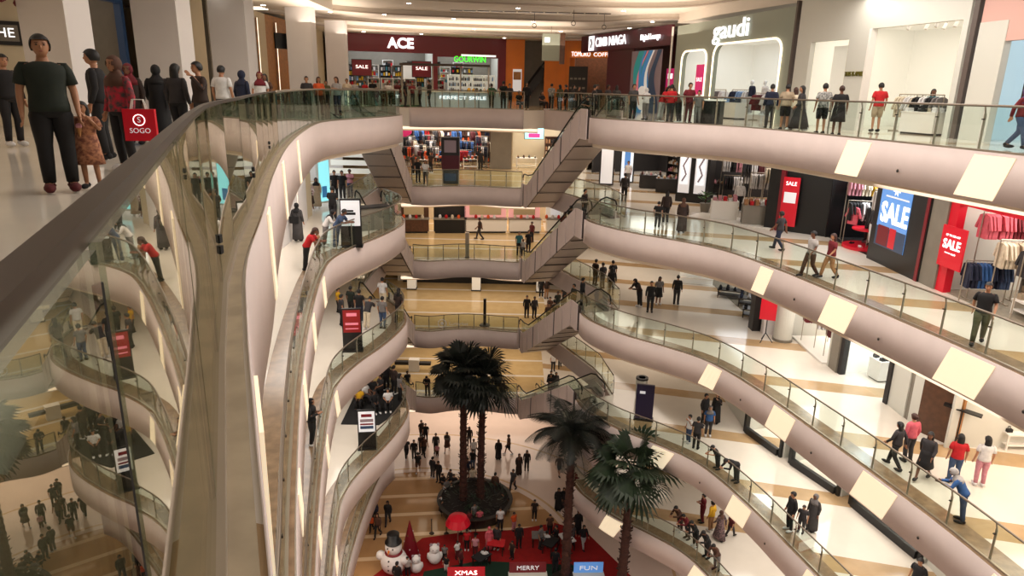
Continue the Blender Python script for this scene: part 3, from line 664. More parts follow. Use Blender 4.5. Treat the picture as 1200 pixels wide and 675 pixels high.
# -- grey-green fashion store with lit arches
P,Q=(9.45,42.6),(12.2,32.0)
p_,q_,L_,a_=frame_of(P,Q); T_=Matrix.Translation((P[0],P[1],0))@Matrix.Rotation(a_,4,'Z')
def arch_wall(P,Q,z,H,openings,m,name,T):
    # wall of thickness .25 with round-cornered openings (u0,u1,h,r)
    p,q,L,a=frame_of(P,Q); outer=[(0,0),(L,0),(L,H),(0,H)]
    mb=MB(); holes=[]
    poly=[(0,0)]
    for u0,u1,h,r in openings:
        poly+= [(u0,0)]+[(u0+r-r*math.cos(t),h-r+r*math.sin(t)) for t in [i*math.pi/12 for i in range(7)]]+[(u1-r+r*math.sin(t),h-r+r*math.cos(t)) for t in [i*math.pi/12 for i in range(7)]]+[(u1,0)]
    poly+=[(L,0),(L,H),(0,H)]
    tri=geometry.tessellate_polygon([[Vector((x,y,0)) for x,y in poly]]); n=len(poly)
    vs=[T@Vector((x,-.12,y)) for x,y in poly]+[T@Vector((x,.12,y)) for x,y in poly]
    fs=[tuple(t) for t in tri]+[tuple(n+k for k in reversed(t)) for t in tri]+[(i,(i+1)%n,n+(i+1)%n,n+i) for i in range(n)]
    mb.add(vs,fs,m); S(mb,name)
    for k,(u0,u1,h,r) in enumerate(openings):
        path=[(u0,0,0)]+[(u0+r-r*math.cos(t),0,h-r+r*math.sin(t)) for t in [i*math.pi/12 for i in range(7)]]+[(u1-r+r*math.sin(t),0,h-r+r*math.cos(t)) for t in [i*math.pi/12 for i in range(7)]]+[(u1,0,0)]
        o=MB().tube([T@Vector((x,-.17,zz)) for x,y,zz in path],.055,'strip_light',6).build('arch_light'); tag(o,'%s lit white outline round the arched opening of the grey-green store'%('narrow' if k==0 else 'wide'),'light strip')
arch_wall(P,Q,0,5.0,[(.9,3.7,3.55,.5),(4.4,10.3,3.75,.6)],'wall_green_gray','wall_store',T_)
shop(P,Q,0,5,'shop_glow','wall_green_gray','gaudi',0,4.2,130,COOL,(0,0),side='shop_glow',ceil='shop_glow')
lettering('gaudi',P,Q,0,5.9,4.4,1.25,'sign_white','large white lower-case store name on the grey-green wall',width=3.3,bold=.006)
x,y,a=local(P,Q,2.9,-.02); t=empty('pink_poster',(x,y,1.2),a,'bright pink tall sale poster in the narrow arched window','poster'); MB().box(-.42,.42,-.02,0,0,1.6,'poster_pink').build('board',t); text('SALE',.3,.004,'sign_white','lettering',t,(0,-.03,.8),width=.6)
def mannequin(x,y,z,rz,label,outfit,top,bot,skin='mannequin_white',h=1.75): PPL_M.append((x,y,z,h,rz,'stand',outfit,top,bot,'bald',label,skin))
PPL_M=[]
for k,(u,v,c) in enumerate([(5.6,1.6,'navy'),(6.3,1.9,'white'),(8.1,1.5,'dark_grey')]):
    x,y,a=local(P,Q,u,v); mannequin(x,y,0.25,a,'mannequin in %s inside the grey-green store, %s'%(c.replace('_',' '),('left','middle','right')[k]),'ls',c,'white')
    o=MB().box(-.5,.5,-.4,.4,0,.25,'white_paint').build('plinth_box'); o.location=(x,y,0); o.rotation_euler=(0,0,a); tag(o,'white mannequin plinth in the grey-green store, %s one'%('left','middle','right')[k],'plinth')
x,y,a=local(P,Q,7.4,1.2); rack(x,y,0,a,1.6,['maroon','dark_red','white','navy'],'in the grey-green store entrance',1.35)
for k,(u,v,c) in enumerate([(4.9,1.4,['navy','light_blue','white']),(6.6,2.4,['black','white','grey']),(9.6,2.8,['light_blue','white','navy']),(2.2,1.6,['cream','grey','white'])]):
    x,y,a=local(P,Q,u,v); rack(x,y,0,a+.3,1.2,c,'inside grey-green store, rail %s'%('one','two','three','four')[k],1.5)
x,y,a=local(P,Q,9.3,1.8); rack(x,y,0,a,1.4,['white','light_blue','grey'],'at the right of the grey-green store',1.35)
x,y,a=local(P,Q,5.2,.9); table(x,y,0,a,1.4,.7,.85,'white_paint','in the grey-green store','folded_shirt',['white','navy','light_blue'],6,False)
# -- dark strip, entrance, lettered pier, clothes store window
S(MB().box(-.055,.055,-.2,.12,0,5.2,'wall_dark',Matrix.Translation((12.25,31.9,0))@Matrix.Rotation(a_,4,'Z')),'trim_strip')
P,Q=(12.3,31.7),(14.6,23.6); p_,q_,L_,a_=frame_of(P,Q); T_=Matrix.Translation((P[0],P[1],0))@Matrix.Rotation(a_,4,'Z')
for u0,u1,z0,z1 in [(0,.9,0,5.2),(.9,3.15,3.45,5.2),(3.15,4.25,0,5.2),(4.25,8.2,3.75,5.2),(8.2,L_,0,5.2)]:
    S(MB().box(u0,u1,-.12,.12,z0,z1,'wall_shop',T_),'wall_store')
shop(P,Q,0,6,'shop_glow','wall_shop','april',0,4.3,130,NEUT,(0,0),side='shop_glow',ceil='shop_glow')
S(MB().box(4.2,4.3,-.16,.14,0,3.75,'white_paint',T_),'trim_frame')
t=empty('sliding_door_panel',(*local(P,Q,2.2,.9)[:2],0),a_,'bright white backlit panel inside the store entrance','panel'); MB().box(-1.0,.9,-.05,0,0,3.3,'shop_glow').build('board',t)
lettering('THIS IS APRIL',P,Q,0,3.7,2.12,.26,'gold_text','small dark gold store name on the pale pier',v=-.14,width=.98)
m=MB()
x,y,a=local(P,Q,6.2,2.2)
for k in range(9):
    X,Y,a=local(P,Q,4.7+k*.42,1.2+.4*(k%3)); t=empty('track_spotlight',(X,Y,4.15),a,'white track spotlight in the clothes store ceiling, number %s from left'%('one two three four five six seven eight nine'.split()[k]),'spotlight','track spotlights in the clothes store')
    MB().tube([(0,0,-.22),(0,-.1,-.42)],.06,'white_paint').build('head',t); MB().box(-.02,.02,-.02,.02,-.22,0,'steel').build('stem',t)
for k,(u,v,L2,cols) in enumerate([(4.9,1.6,1.1,['cream','white','cream']),(6.0,1.4,1.2,['black','white','black','grey']),(7.0,2.4,1.3,['white','grey','light_blue']),(7.6,1.3,1.0,['charcoal','teal','black'])]):
    x,y,a=local(P,Q,u,v); rack(x,y,0,a,L2,cols,'in white clothes store, %s from left'%('first','second','third','fourth')[k],1.4)
x,y,a=local(P,Q,6.4,.9); table(x,y,0,a,1.5,.7,.8,'white_paint','in the white clothes store','folded_shirt',['black','white','cream'],6,False)
panel('wall_picture',P,Q,0,5.3,6.3,1.9,3.0,'wall_green_gray','grey-green framed panel on the back of the clothes store','picture',v=5.9,frame='white_paint')
x,y,a=local(P,Q,7.9,1.0); mannequin(x,y,0,a,'dark mannequin in black jacket at the window edge of the clothes store','ls','black','black','mannequin_black')
# dark slanting strip and blue-white store
S(MB().box(-.09,.09,-.2,.15,0,5.2,'wall_dark',Matrix.Translation((14.7,23.4,0))@Matrix.Rotation(a_,4,'Z')),'trim_strip')
P,Q=(14.75,23.2),(15.9,15.0); p_,q_,L_,a_=frame_of(P,Q); T_=Matrix.Translation((P[0],P[1],0))@Matrix.Rotation(a_,4,'Z')
S(MB().box(0,L_,-.12,.1,3.0,5.2,'pink_wall',T_),'wall_store'); S(MB().box(0,1.1,-.14,.1,0,3.6,'wall_shop',T_),'wall_store')
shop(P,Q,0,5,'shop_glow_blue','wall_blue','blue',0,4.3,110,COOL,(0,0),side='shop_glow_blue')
for k in range(3): 
    x,y,a=local(P,Q,2.2+k*2.1,0); o=MB().box(-1.0,1.0,-.01,.01,.05,3.0,'glass_shop').build('shop_window'); o.location=(x,y,0); o.rotation_euler=(0,0,a); tag(o,'tall glass pane of the blue-white store, %s from left'%('first','second','third')[k],'window')
x,y,a=local(P,Q,1.85,.6); t=empty('dark_display_screen',(x,y,1.0),a,'dark portrait screen in the blue-white store window','screen'); MB().box(-.45,.45,-.06,0,0,1.75,'off_black').build('frame',t); MB().box(-.4,.4,-.07,-.06,.06,1.1,'dark_maroon').build('picture',t)
S(MB().box(15.8,16.1,-8.5,15.0,0,5.2,'wall_shop'),'wall_right_near')
# -- left side of top deck: wide fins, shop wall behind
for k,(x,y,rz) in enumerate([(-12.0,18.9,-22),(-11.9,24.4,-14),(-11.6,29.6,-10),(-11.0,37.0,-4),(-11.1,44.5,0)]):
    w_=(1.75,1.75,1.6,1.3,1.2,1.0)[k]
    S(MB().box(-w_/2,w_/2,-.35,.35,0,5.05,'wall_white',Matrix.Translation((x,y,0))@Matrix.Rotation(R(rz),4,'Z')),'wall_pillar')
shop((-13.6,6),(-15.6,18.0),0,4,'wall_beige','wall_beige','l1',.6,4.6,150,WARM,(.2,.2),side='wall_beige')
shop((-15.6,18.0),(-15.2,28.0),0,4,'wall_beige','art_navy','l2',.9,5,60,WARM,(.2,.2),side='wall_gray')
for k,(y0,y1,m_) in enumerate([(28,33,'wall_beige'),(33.4,36.5,'wall_gray'),(37,41,'wall_beige'),(41,45,'wood_light'),(45.5,53,'wall_beige')]):
    S(MB().box(-14.4-.1*(k%2),-14.2,y0,y1,0,5.05,m_),'wall_left_far')
for k,(x,y) in enumerate([(-14.1,38.2),(-14.1,39.4),(-14.1,42.4)]):
    t=empty('wall_strip_light',(x,y,.1),R(90),'warm vertical light strip on the left far wall, %s one'%('first','second','third')[k],'light strip','warm strips on the left far wall'); MB().box(-.08,.08,-.03,.03,0,4.6,'wood_light').build('profile',t); MB().box(-.03,.03,-.05,-.03,0,4.6,'strip_light').build('tube',t)
t=empty('ceiling_line_light',(-12.6,33.5,4.6),0,'bright warm louvred light on the ceiling behind the pillars','light'); 
for k in range(3): MB().box(-.9,.9,k*.4-.06,k*.4+.06,0,.05,'strip_light').build('tube',t)
t=empty('framed_picture',(-13.95,19.75,2.15),R(35),'dark framed picture with white marks on the beige wall','picture'); MB().box(-.42,.42,-.05,0,0,.62,'off_black').build('frame',t); MB().box(-.30,.30,-.06,-.05,.1,.52,'wall_gray').build('mount',t); text('HE',.34,.004,'sign_white','lettering',t,(0,-.065,.31),width=.4)
S(MB().box(-.05,.05,-.01,1.0,0,4.6,'wall_beige',Matrix.Translation((-13.55,20.1,0))@Matrix.Rotation(R(125),4,'Z')),'wall_left_shop')
t=empty('hanging_garland',(-13.0,18.7,3.15),R(35),'dark red floral garland hanging over the shop at upper left','garland')
m=MB()
for k in range(70): m.ball((random.uniform(-1.3,1.4),random.uniform(-.3,.3),.55*random.random()**.5+.1*math.sin(k)),random.uniform(.05,.1),('maroon','dark_red','leaf_dark')[k%3],6)
m.build('blossoms',t); MB().tube([(-1.4,0,.5),(0,0,.2),(1.4,0,.5)],.04,'trunk').build('stem',t)
MB().tube([(.5,0,.4),(.55,0,-.9),(.6,0,-1.5)],.02,'leaf_dark').build('tendril',t); MB().tube([(.9,0,.4),(.95,0,-1.2)],.015,'leaf_dark').build('tendril',t)
for k in range(4):
    t=empty('lit_sign_block',(-13.72,20.9,1.75+k*.28),R(35),'small bright white lit block in the shop behind the first pillar, %s from bottom'%('first','second','third','fourth')[k],'light'); MB().box(-.12,.12,-.04,0,0,.2,'sign_white').build('face',t)
t=empty('speaker_bracket',(-11.9,36.75,3.0),R(60),'dark slanted screen on the wall between pillars','screen'); MB().box(-.5,.5,-.05,.05,0,.75,'black').build('panel',t)

# ================= SECOND DECK (-5) =================
z=-5
# far clothing and household shops
P,Q=(-9.6,56.2),(-1.7,56.6)
shop(P,Q,z,5,'wood','strip_light','a',.12,3.83,380,NEUT,(.1,.12))
S(MB().box(-2.0,-.3,56.3,57.0,z,z+3.85,'wall_gray'),'wall_pillar_far')
shop((-.3,56.6),(6.0,57.2),z,5,'wall_beige','wall_beige','b',.1,3.83,320,NEUT,(.1,.1))
x,y,a=local((-.3,56.6),(6,57.2),2.2,3.0); t=empty('wall_screen',(x,y,z+2.2),a,'bright cyan and pink wall screen in the far shop','screen'); MB().box(-.85,.85,-.08,0,0,1.25,'off_black').build('frame',t); MB().box(-.8,.8,-.09,-.08,.05,1.2,'screen_cyan').build('face',t); MB().box(-.5,.5,-.10,-.09,.15,.5,'poster_pink').build('block',t)
for k,u in enumerate((1.4,3.6,5.2)):
    x,y,a=local((-.3,56.6),(6,57.2),u,1.2); table(x,y,z,a,1.7,.8,.8,'white_paint','on %s table of far screen shop'%('left','middle','right')[k],'toy',['brown','cream','olive','tan','black'],8)
for k,u in enumerate((3.9,5.2)):
    x,y,a=local((-.3,56.6),(6,57.2),u,3.8); shelf_unit(x,y,z,a,1.2,2.4,4,'wood','on %s back unit of screen shop'%('left','right')[k],'jar',['tan','cream','black'],.8,.35,'jar',5)
for k in range(14):
    u=.5+k*.53; x,y,a=local(P,Q,u,(1.1,2.2,3.3)[k%3]); rack(x,y,z,a+R((-25,0,20)[k%3]),.9,[['black','white','dark_grey'],['dark_red','black','orange'],['blue','navy','blue'],['charcoal','brown','cream']][(k*7)%4 if k not in (6,7,8,9) else 2],'in far second-deck shop, stand %s'%('one two three four five six seven eight nine ten eleven twelve thirteen fourteen'.split()[k]),(1.3,2.0,2.8)[k%3],dens=.12)
for k in range(5):
    x,y,a=local(P,Q,.9+k*1.5,4.5); shelf_unit(x,y,z,a,1.4,3.2,7,'wood','at back of far second-deck shop, unit %s'%('one two three four five'.split()[k]),'folded_shirt',['black','navy','white','red','brown','orange'],.9,.35,'folded_shirt',6)
for k,(u,v,cols,h) in enumerate([(.9,.8,['black','orange','dark_red'],1.6),(1.8,1.6,['white','black','cream'],1.7),(2.9,.8,['black','grey','white'],1.6),(4.0,1.6,['navy','blue','blue'],2.0),(5.1,1.7,['blue','blue','navy'],2.1),(5.6,.7,['red','red','blue'],1.4),(6.9,.9,['black','white','navy'],1.7),(2.4,2.8,['black','dark_red','grey'],2.4),(.8,2.6,['black','white','dark_grey'],2.3),(6.9,2.6,['navy','grey','white'],2.4)]):
    x,y,a=local(P,Q,u,v); rack(x,y,z,a,1.0,cols,'in far second-deck clothes shop, rail %s'%('one two three four five six seven eight nine ten'.split()[k]),h,dens=.13)
for k,(u,v) in enumerate([(1.2,-1.2),(2.4,-1.4),(3.4,.2),(6.0,-.3)]):
    x,y,a=local(P,Q,u,v); table(x,y,z,a,1.2,.7,.8,('wood','white_paint')[k%2],'before far clothes shop, %s from left'%('first','second','third','fourth')[k],'folded_shirt',['red','white','black','orange','olive'],8)
t=empty('round_pink_sign',(-9.0,55.2,z+2.9),0,'pink and blue oval sign at the left of the far clothes shop','sign'); MB().ball((0,0,0),.85,'poster_pink',18,(1,.15,.5)).build('oval',t); MB().ball((-.7,.1,-.2),.6,'screen_blue',14,(1,.15,.8)).build('disc',t)
# black poster stands and dark promotional column
t=empty('promo_column',(-4.35,47.0,z),0,'dark promotional column with picture boards behind the far glass','stand')
MB().box(-.55,.55,-.3,.3,0,1.0,'off_black').build('base',t); MB().box(-.6,.6,-.28,.28,1.0,1.9,'dark_maroon').build('band',t); MB().box(-.6,.6,-.3,.3,1.9,3.1,'off_black').build('head',t); MB().box(-.4,.4,-.32,-.3,2.1,2.9,'art_grey').build('picture',t); MB().box(-.4,.4,-.32,-.3,.2,.7,'art_navy').build('picture',t)
# right side, far: cosmetics hall with hanging banners
P,Q=(6.3,55.5),(10.6,44.0)
shop(P,Q,z,6,'off_black','off_black','c',.3,3.83,360,NEUT,(.2,.2),side='off_black')
for k,(x,y,h) in enumerate([(6.3,47.2,2.6),(7.9,48.6,3.0)]):
    t=empty('lit_banner',(x,y,z+.1),R(-8),'tall white lit banner on the second deck behind the escalator, %s one'%('left','right')[k],'banner','white lit banners'); MB().box(-.5,.5,-.08,.08,0,h,'off_black').build('frame',t); MB().box(-.4,.4,-.09,-.08,.1,h-.1,('poster_white','screen_white')[k]).build('face',t)
    if k: MB().box(-.2,.2,-.1,-.09,1.0,2.2,'screen_blue').build('picture',t)
for k,(x,y) in enumerate([(10.1,48.5),(11.2,46.2),(9.4,46.0),(12.2,43.6)]):
    shelf_unit(x+1.4,y+1,z,R(-68),1.6,2.6,5,'off_black','in the shoe hall, wall bay %s'%('one','two','three','four')[k],'shoe',['white','cream','pink','tan','brown'],.95,.4,'shoe',7)
for k,(x,y,W_) in enumerate([(9.3,46.9,1.5),(10.2,45.0,1.8),(13.0,43.0,1.2)]):
    table(x,y,z,R(-12),W_,1.0,.9,'off_black','in the shoe hall, %s from left'%('first','second','third')[k],'shoe',['white','cream','tan','brown','pink'],10,False)
# black pillar with two light boxes
t=empty('lightbox_pillar',(10.9,41.4,z),R(-28),'black square pillar with two tall white picture light boxes','pillar')
MB().box(-.95,.95,-.75,.75,0,3.84,'black').build('body',t)
for s_,u in ((-1,-.5),(1,.45)):
    o=MB().box(-.33,.33,-.03,.03,0,2.75,'poster_white').box(-.25,.25,-.04,-.03,.5,2.3,'screen_white').build('light_box',t); o.location=(u,-.78,.55)
    o2=MB().tube([(-.12,-.05,.7),(.1,-.05,1.1),(-.1,-.05,1.6),(.15,-.05,2.1)],.05,'art_grey').build('picture',o)
# open clothes store between pillar and black wall
P,Q=(13.9,43.0),(14.5,32.0)
shop((12.6,43.5),(13.0,33.2),z,6.5,'off_black','lip','d',.25,3.83,420,NEUT,(.05,.05),side='off_black')
for k,(x,y,cols) in enumerate([(13.3,41.2,['black','white','black']),(14.0,39.6,['white','black','cream']),(14.9,38.0,['black','dark_red','white']),(13.6,37.4,['white','white','grey']),(15.8,40.5,['black','charcoal','white']),(15.2,36.2,['maroon','black','white']),(16.6,38.4,['white','brown','black'])]):
    rack(x,y,z,R(-15),1.5,cols,'in open store beside lightbox pillar, rail %s'%('one two three four five six seven'.split()[k]),(1.6,2.2)[k%2],dens=.13)
for k in range(9):
    x,y=13.2+(k%3)*1.5+.4*(k//3),42.0-(k//3)*2.6-(k%3)*1.2; rack(x,y,z,R(-15+10*(k%3)),1.2,[['white','black','pink'],['black','maroon','white'],['cream','black','white'],['charcoal','white','dark_red']][k%4],'in open store beside lightbox pillar, high rail %s'%('one two three four five six seven eight nine'.split()[k]),(2.6,3.1,2.2)[k%3],dens=.12)
for k in range(5):
    shelf_unit(18.3,42.0-k*2.0,z,R(-85),1.9,3.0,6,'wood','at back of open store, unit %s'%('one two three four five'.split()[k]),'folded_shirt',['white','black','pink','tan','dark_red'],.95,.35,'folded_shirt',7)
for k,(x,y,c) in enumerate([(12.4,37.6,'white'),(13.8,36.0,'dark_red'),(14.9,39.5,'yellow')]):
    mannequin(x,y,z,R(-20),'mannequin in %s before the open store of second deck'%c.replace('_',' '),'ts' if k else 'ls',c,'black' if k<2 else 'orange',h=(1.75,1.7,1.3)[k])
for k,(x,y,m_) in enumerate([(10.9,35.3,'white_paint'),(12.1,34.0,'wall_gray')]):
    table(x,y,z,R(-12),1.3,.8,1.0,m_,'at edge of open store, %s one'%('left','right')[k],'folded_shirt',['pink','tan','white','red'],10,False)
o=MB().box(-2.6,2.0,-.9,.9,0.005,.06,'white_paint').build('floor_plinth'); o.location=(11.6,34.6,z); o.rotation_euler=(0,0,R(-42)); tag(o,'low pale plinth edge under the display boxes','plinth')
t=empty('potted_plant',(10.5,37.4,z),0,'green potted plant beside the light box pillar','plant'); MB().lathe([(.22,0),(.3,.5),(.27,.5)],'wall_gray',14).build('pot',t)
m=MB()
for k in range(60):
    a=random.random()*6.28; r=random.uniform(.15,.5); zt=random.uniform(.6,1.15); c=Vector((r*math.cos(a),r*math.sin(a),zt)); d=Vector((math.cos(a),math.sin(a),.3))*.14; s_=Vector((-math.sin(a),math.cos(a),0))*.05
    m.add([c-d,c+s_,c+d,c-s_],[(0,1,2,3)],('leaf_bright','leaf')[k%2])
m.tube([(0,0,.4),(0,0,.9)],.03,'trunk'); m.build('foliage',t)
# black wall with red column and red sale poster
S(MB().prism([[(12.25,33.1),(14.55,31.2),(17,31.6),(17,34)]],z,z+3.85,'black'),'wall_black')
S(MB().box(-.10,.10,-.14,.1,0,3.83,'dark_red',Matrix.Translation((12.75,32.6,z))@Matrix.Rotation(R(-38),4,'Z')),'trim_red')
t=empty('sale_poster',(13.0,32.2,z+.3),R(-40),'tall red sale poster with a white panel on the black wall','poster'); MB().box(-.38,.38,-.05,0,0,2.3,'red_paint').build('board',t); MB().box(-.28,.28,-.06,-.05,1.1,1.6,'poster_white').build('panel',t); text('SALE',.26,.004,'sign_white','lettering',t,(0,-.06,2.0),width=.5)
# dark streetwear shop
P,Q=(14.55,31.2),(14.6,27.1)
shop(P,Q,z,5,'off_black','black','e',.3,3.83,380,COOL,(.05,.05),side='black',floor='off_black')
for k,(x,y,cols,h,rz) in enumerate([(15.6,30.6,['pink','cream','yellow'],2.9,-10),(15.4,29.9,['black','white','black'],1.9,-10),(15.7,28.4,['white','light_grey','white'],2.6,-10),(16.8,28.9,['navy','grey','black'],2.6,-10),(16.9,30.2,['black','white','rose'],2.8,-10),(15.4,27.7,['black','grey','black'],1.7,-80)]):
    rack(x,y,z,R(rz),1.4,cols,'in dark streetwear shop, rail %s'%('one two three four five six'.split()[k]),h,dens=.13)
garment(14.9,29.8,z+1.5,R(-60),'rose','bright rose jacket hanging at the front of the dark shop','jackets at the dark shop front')
mannequin(15.2,28.9,z+.3,R(-70),'black mannequin in grey cap and black top in the dark shop','ls','black','black','mannequin_black')
mannequin(15.0,28.1,z+.3,R(-60),'black mannequin in white trainers by the screen of the dark shop','ls','charcoal','white','mannequin_black')
t=empty('round_platform',(15.3,29.0,z),0,'red two-tier round display platform in the dark shop','platform'); MB().lathe([(1.0,0),(1.0,.12)],'red_paint',28).build('base',t); MB().lathe([(.06,.12),(.06,.8)],'steel',8).build('stem',t); MB().lathe([(.7,.8),(.7,.86)],'red_paint',24).build('tier',t)
for k in range(5): goods('shoe',15.3+.6*math.cos(k*1.25),29.0+.6*math.sin(k*1.25),z+.12,k,.06,.14,.1,['white','grey','black','white','rose'][k],'on the red platform, spot %s'%('one two three four five'.split()[k]),0)
# big sale screen
x,y=14.45,25.4; t=empty('sale_screen',(x,y,z),R(-90),'large blue video screen reading SALE beside the dark shop','screen')
MB().box(-1.75,1.9,-.08,.15,0,3.83,'black').build('frame',t); MB().box(-1.35,.75,-.1,-.08,.7,3.5,'screen_blue').build('picture',t)
MB().box(-1.35,.75,-.105,-.1,.7,1.45,'art_navy').box(-1.2,-.4,-.108,-.105,.75,1.5,'dark_red').box(-.35,.1,-.108,-.105,.75,1.5,'red_paint').build('crowd_picture',t)
MB().box(-1.0,.6,-.107,-.1,2.62,2.68,'poster_white').build('bar',t)
text('SALE',1.05,.006,'sign_white','lettering',t,(-.22,-.112,2.0),width=1.9,bold=.03)
MB().add([(-.3+.28*math.cos(a)*(1 if k%2 else .5),-.11,2.98+.28*math.sin(a)*(1 if k%2 else .5)) for k,a in enumerate([i*math.pi/8 for i in range(16)])],[tuple(range(16))],'sign_warm').build('sun_picture',t)
S(MB().box(14.35,14.8,23.55,23.72,z,z+3.83,'dark_red'),'trim_red'); S(MB().box(14.42,14.9,22.6,23.5,z,z+3.83,'wall_gray'),'wall_column')
# red framed clothes shop
P,Q=(14.6,22.6),(14.9,14.0)
shop(P,Q,z,5,'wall_shop','red_paint','f',.85,3.83,420,NEUT,(.42,.4),side='wall_shop',floor='wood_floor')
t=empty('sale_sign',(14.3,21.85,z+.95),R(-88),'square red sign reading SALE on the red shop frame','sign'); MB().box(-.55,.62,-.05,0,0,1.35,'red_paint').build('board',t); text('SALE',.42,.006,'sign_white','lettering',t,(.03,-.06,.75),width=.85,bold=.01); text('UP TO 50% OFF',.1,.004,'sign_white','lettering',t,(.03,-.06,1.05),width=.7); text('terms apply',.08,.004,'sign_white','lettering',t,(.03,-.06,.48),width=.55)
for k,(x,y,cols,h,rz) in enumerate([(15.5,21.4,['rose','rose','maroon'],2.9,-5),(15.5,20.4,['cream','beige','cream','tan'],2.2,-5),(15.4,19.2,['charcoal','navy','white','charcoal'],2.2,-5),(15.0,21.0,['navy','blue','navy','denim'],1.4,-5),(15.9,18.0,['black','white','pink'],2.2,-5),(15.6,16.8,['beige','white','navy'],1.6,-5)]):
    rack(x,y,z,R(rz),1.35,cols,'in the red framed shop, rail %s'%('one two three four five six'.split()[k]),h,dens=.11)
x,y,a=15.3,19.8,R(-90); shelf_unit(16.6,20.6,z,R(-90),2.0,2.6,4,'wall_gray','at the back of the red framed shop','folded_shirt',['white','navy','beige'],.8,.4,'folded_shirt',6)
table(15.6,19.3,z,R(-90),1.4,.8,.5,'white_paint','in the red framed shop','folded_shirt',['white','beige'],4,True)
S(MB().box(15.0,15.3,-8.5,14.0,z,z+3.83,'wall_shop'),'wall_right_near')
# left side of second deck: slanted white fins with lit slots between
def fins(z,pts,wall,glow=True):
    for k in range(len(pts)-1):
        P,Q=pts[k],pts[k+1]; p,q,L,a=frame_of(P,Q); T=Matrix.Translation((P[0],P[1],z))@Matrix.Rotation(a,4,'Z')
        S(MB().box(.14,L-.14,-.16,.1,0,3.83,wall,T),'wall_left_fin')
        o=MB().box(-.13,.13,.0,.05,.02,3.8,'strip_light',T).build('wall_slot_light'); tag(o,'tall lit slot between white wall fins, %s deck from top, about %d m along'%(ORD[int(-z/5)],P[1]),'light strip','lit slots in the left wall')
fins(-5,[(-6.0,4),(-7.3,8),(-8.3,12),(-9.0,16),(-9.4,20.0),(-9.45,23.2),(-9.3,26.3),(-9.5,29.4),(-10.2,33.0)],'wall_white')
S(MB().box(-10.3,-10.1,33,34.0,z,z+3.83,'wall_beige'),'wall_left_far')
shop((-10.4,34),(-11.8,47),z,5,'shop_glow_blue','wall_white','g',.3,3.83,260,COOL,(.2,.2),side='wall_white')
t=empty('lit_advert',(-10.2,36.6,z+.2),R(60),'cyan and blue lit advert panel at the left shop entrance','advert'); MB().box(-.42,.42,-.08,.08,0,2.7,'wall_shop').build('frame',t); MB().box(-.38,.38,-.09,-.08,.1,2.6,'screen_cyan').build('face',t); MB().box(-.2,.15,-.1,-.09,.3,.9,'art_blue').build('picture',t)
for k in range(5):
    t=empty('lit_shelf',(-10.6+.15*k,45.2+.3*k,z+.8+.5*k),R(0),'bright horizontal shelf light left of the grey escalator, level %s'%('one two three four five'.split()[k]),'shelf light','shelf lights left of the escalator'); MB().box(-1.6,1.6,-.2,.2,0,.06,'wood').build('board',t); MB().box(-1.6,1.6,-.24,-.2,-.04,.3,'shop_glow').build('face',t)

# ================= THIRD DECK (-10) =================
z=-10
P,Q=(-9.5,55.0),(5.0,56.6)
shop(P,Q,z,5,'wall_beige','wall_beige','h',.5,3.83,420,WARM,(.1,.1),side='wall_beige')
for k,(u,W_,m_,m2) in enumerate([(1.4,2.4,'wood','kiosk_beige'),(4.3,2.6,'black','off_black'),(7.2,3.4,'kiosk_pink','kiosk_beige'),(10.4,2.6,'kiosk_pink','kiosk_beige'),(13,1.6,'shop_glow','poster_white')]):
    x,y,a=local(P,Q,u,-.8); t=empty('food_kiosk',(x,y,z),a,'%s counter kiosk on the third far deck, %s from left'%(('brown wood','black','pink lit','pale pink','white')[k],('first','second','third','fourth','fifth')[k]),'kiosk')
    MB().box(-W_/2,W_/2,-.4,.4,.15,1.1,m_ if k in (0,1) else 'white_paint').build('counter',t); MB().box(-W_/2+.1,W_/2-.1,-.35,.35,0,.15,'black').build('plinth',t); MB().box(-W_/2,W_/2,.5,.6,1.1,2.6,m_).build('back_board',t); MB().box(-W_/2+.4,W_/2-.4,.46,.5,1.35,2.3,m2).build('menu_board',t); MB().box(-W_/2-.05,W_/2+.05,-.45,.45,1.1,1.16,'wall_gray').build('worktop',t)
    for j in range(4): goods('jar',x-.8+j*.5,y,z+1.16,0,.12,.12,.28,['orange','white','red','cream'][(j+k)%4],'on third-deck far kiosk %s'%('one two three four five'.split()[k]),0)
t=empty('pylon_post',(-3.15,46.2,z),0,'tall slim grey post behind the third deck far glass','post'); MB().box(-.13,.13,-.1,.1,0,1.75,'steel').build('shaft',t); MB().box(-.16,.16,-.13,.13,0,.05,'steel_dark').build('foot',t)
t=empty('pylon_post',(-1.9,46.3,-15),0,'slim dark post behind the fourth deck far glass','post'); MB().box(-.1,.1,-.08,.08,0,2.0,'steel_dark').build('shaft',t); MB().lathe([(.4,0),(.35,.08)],'steel_dark',16).build('foot',t)
# right: carpeted shop area, columns, window
shop((12.2,43.5),(12.6,32.4),z,7,'wall_gray','wall_gray','i',.2,3.83,260,COOL,(.05,.05),side='wall_gray',floor='wood_floor')
for k,(x,y) in enumerate([(12.6,37.8),(13.3,36.2),(12.9,34.2),(14.5,38.4)]):
    table(x,y,z,R(-20),1.5,.7,.5,'steel_dark','in the grey carpeted shop, %s one'%('first','second','third','fourth')[k],'shoe',['white','black','grey','navy'],8)
t=empty('lit_display_case',(11.3,40.6,z),R(-15),'bright white lit shelf case in the grey carpeted shop','display case'); MB().box(-1.0,1.0,0,.5,0,2.0,'shop_glow').build('back_panel',t); 
for k in range(3): MB().box(-1.0,1.0,-.35,0,.4+k*.55,.44+k*.55,'white_paint').build('shelf',t)
for k in range(6): goods('toy',11.3-.7+.28*k,40.3,z+.99-.0,0,.1,.1,.3,['black','white','navy'][k%3],'in the bright shelf case',1)
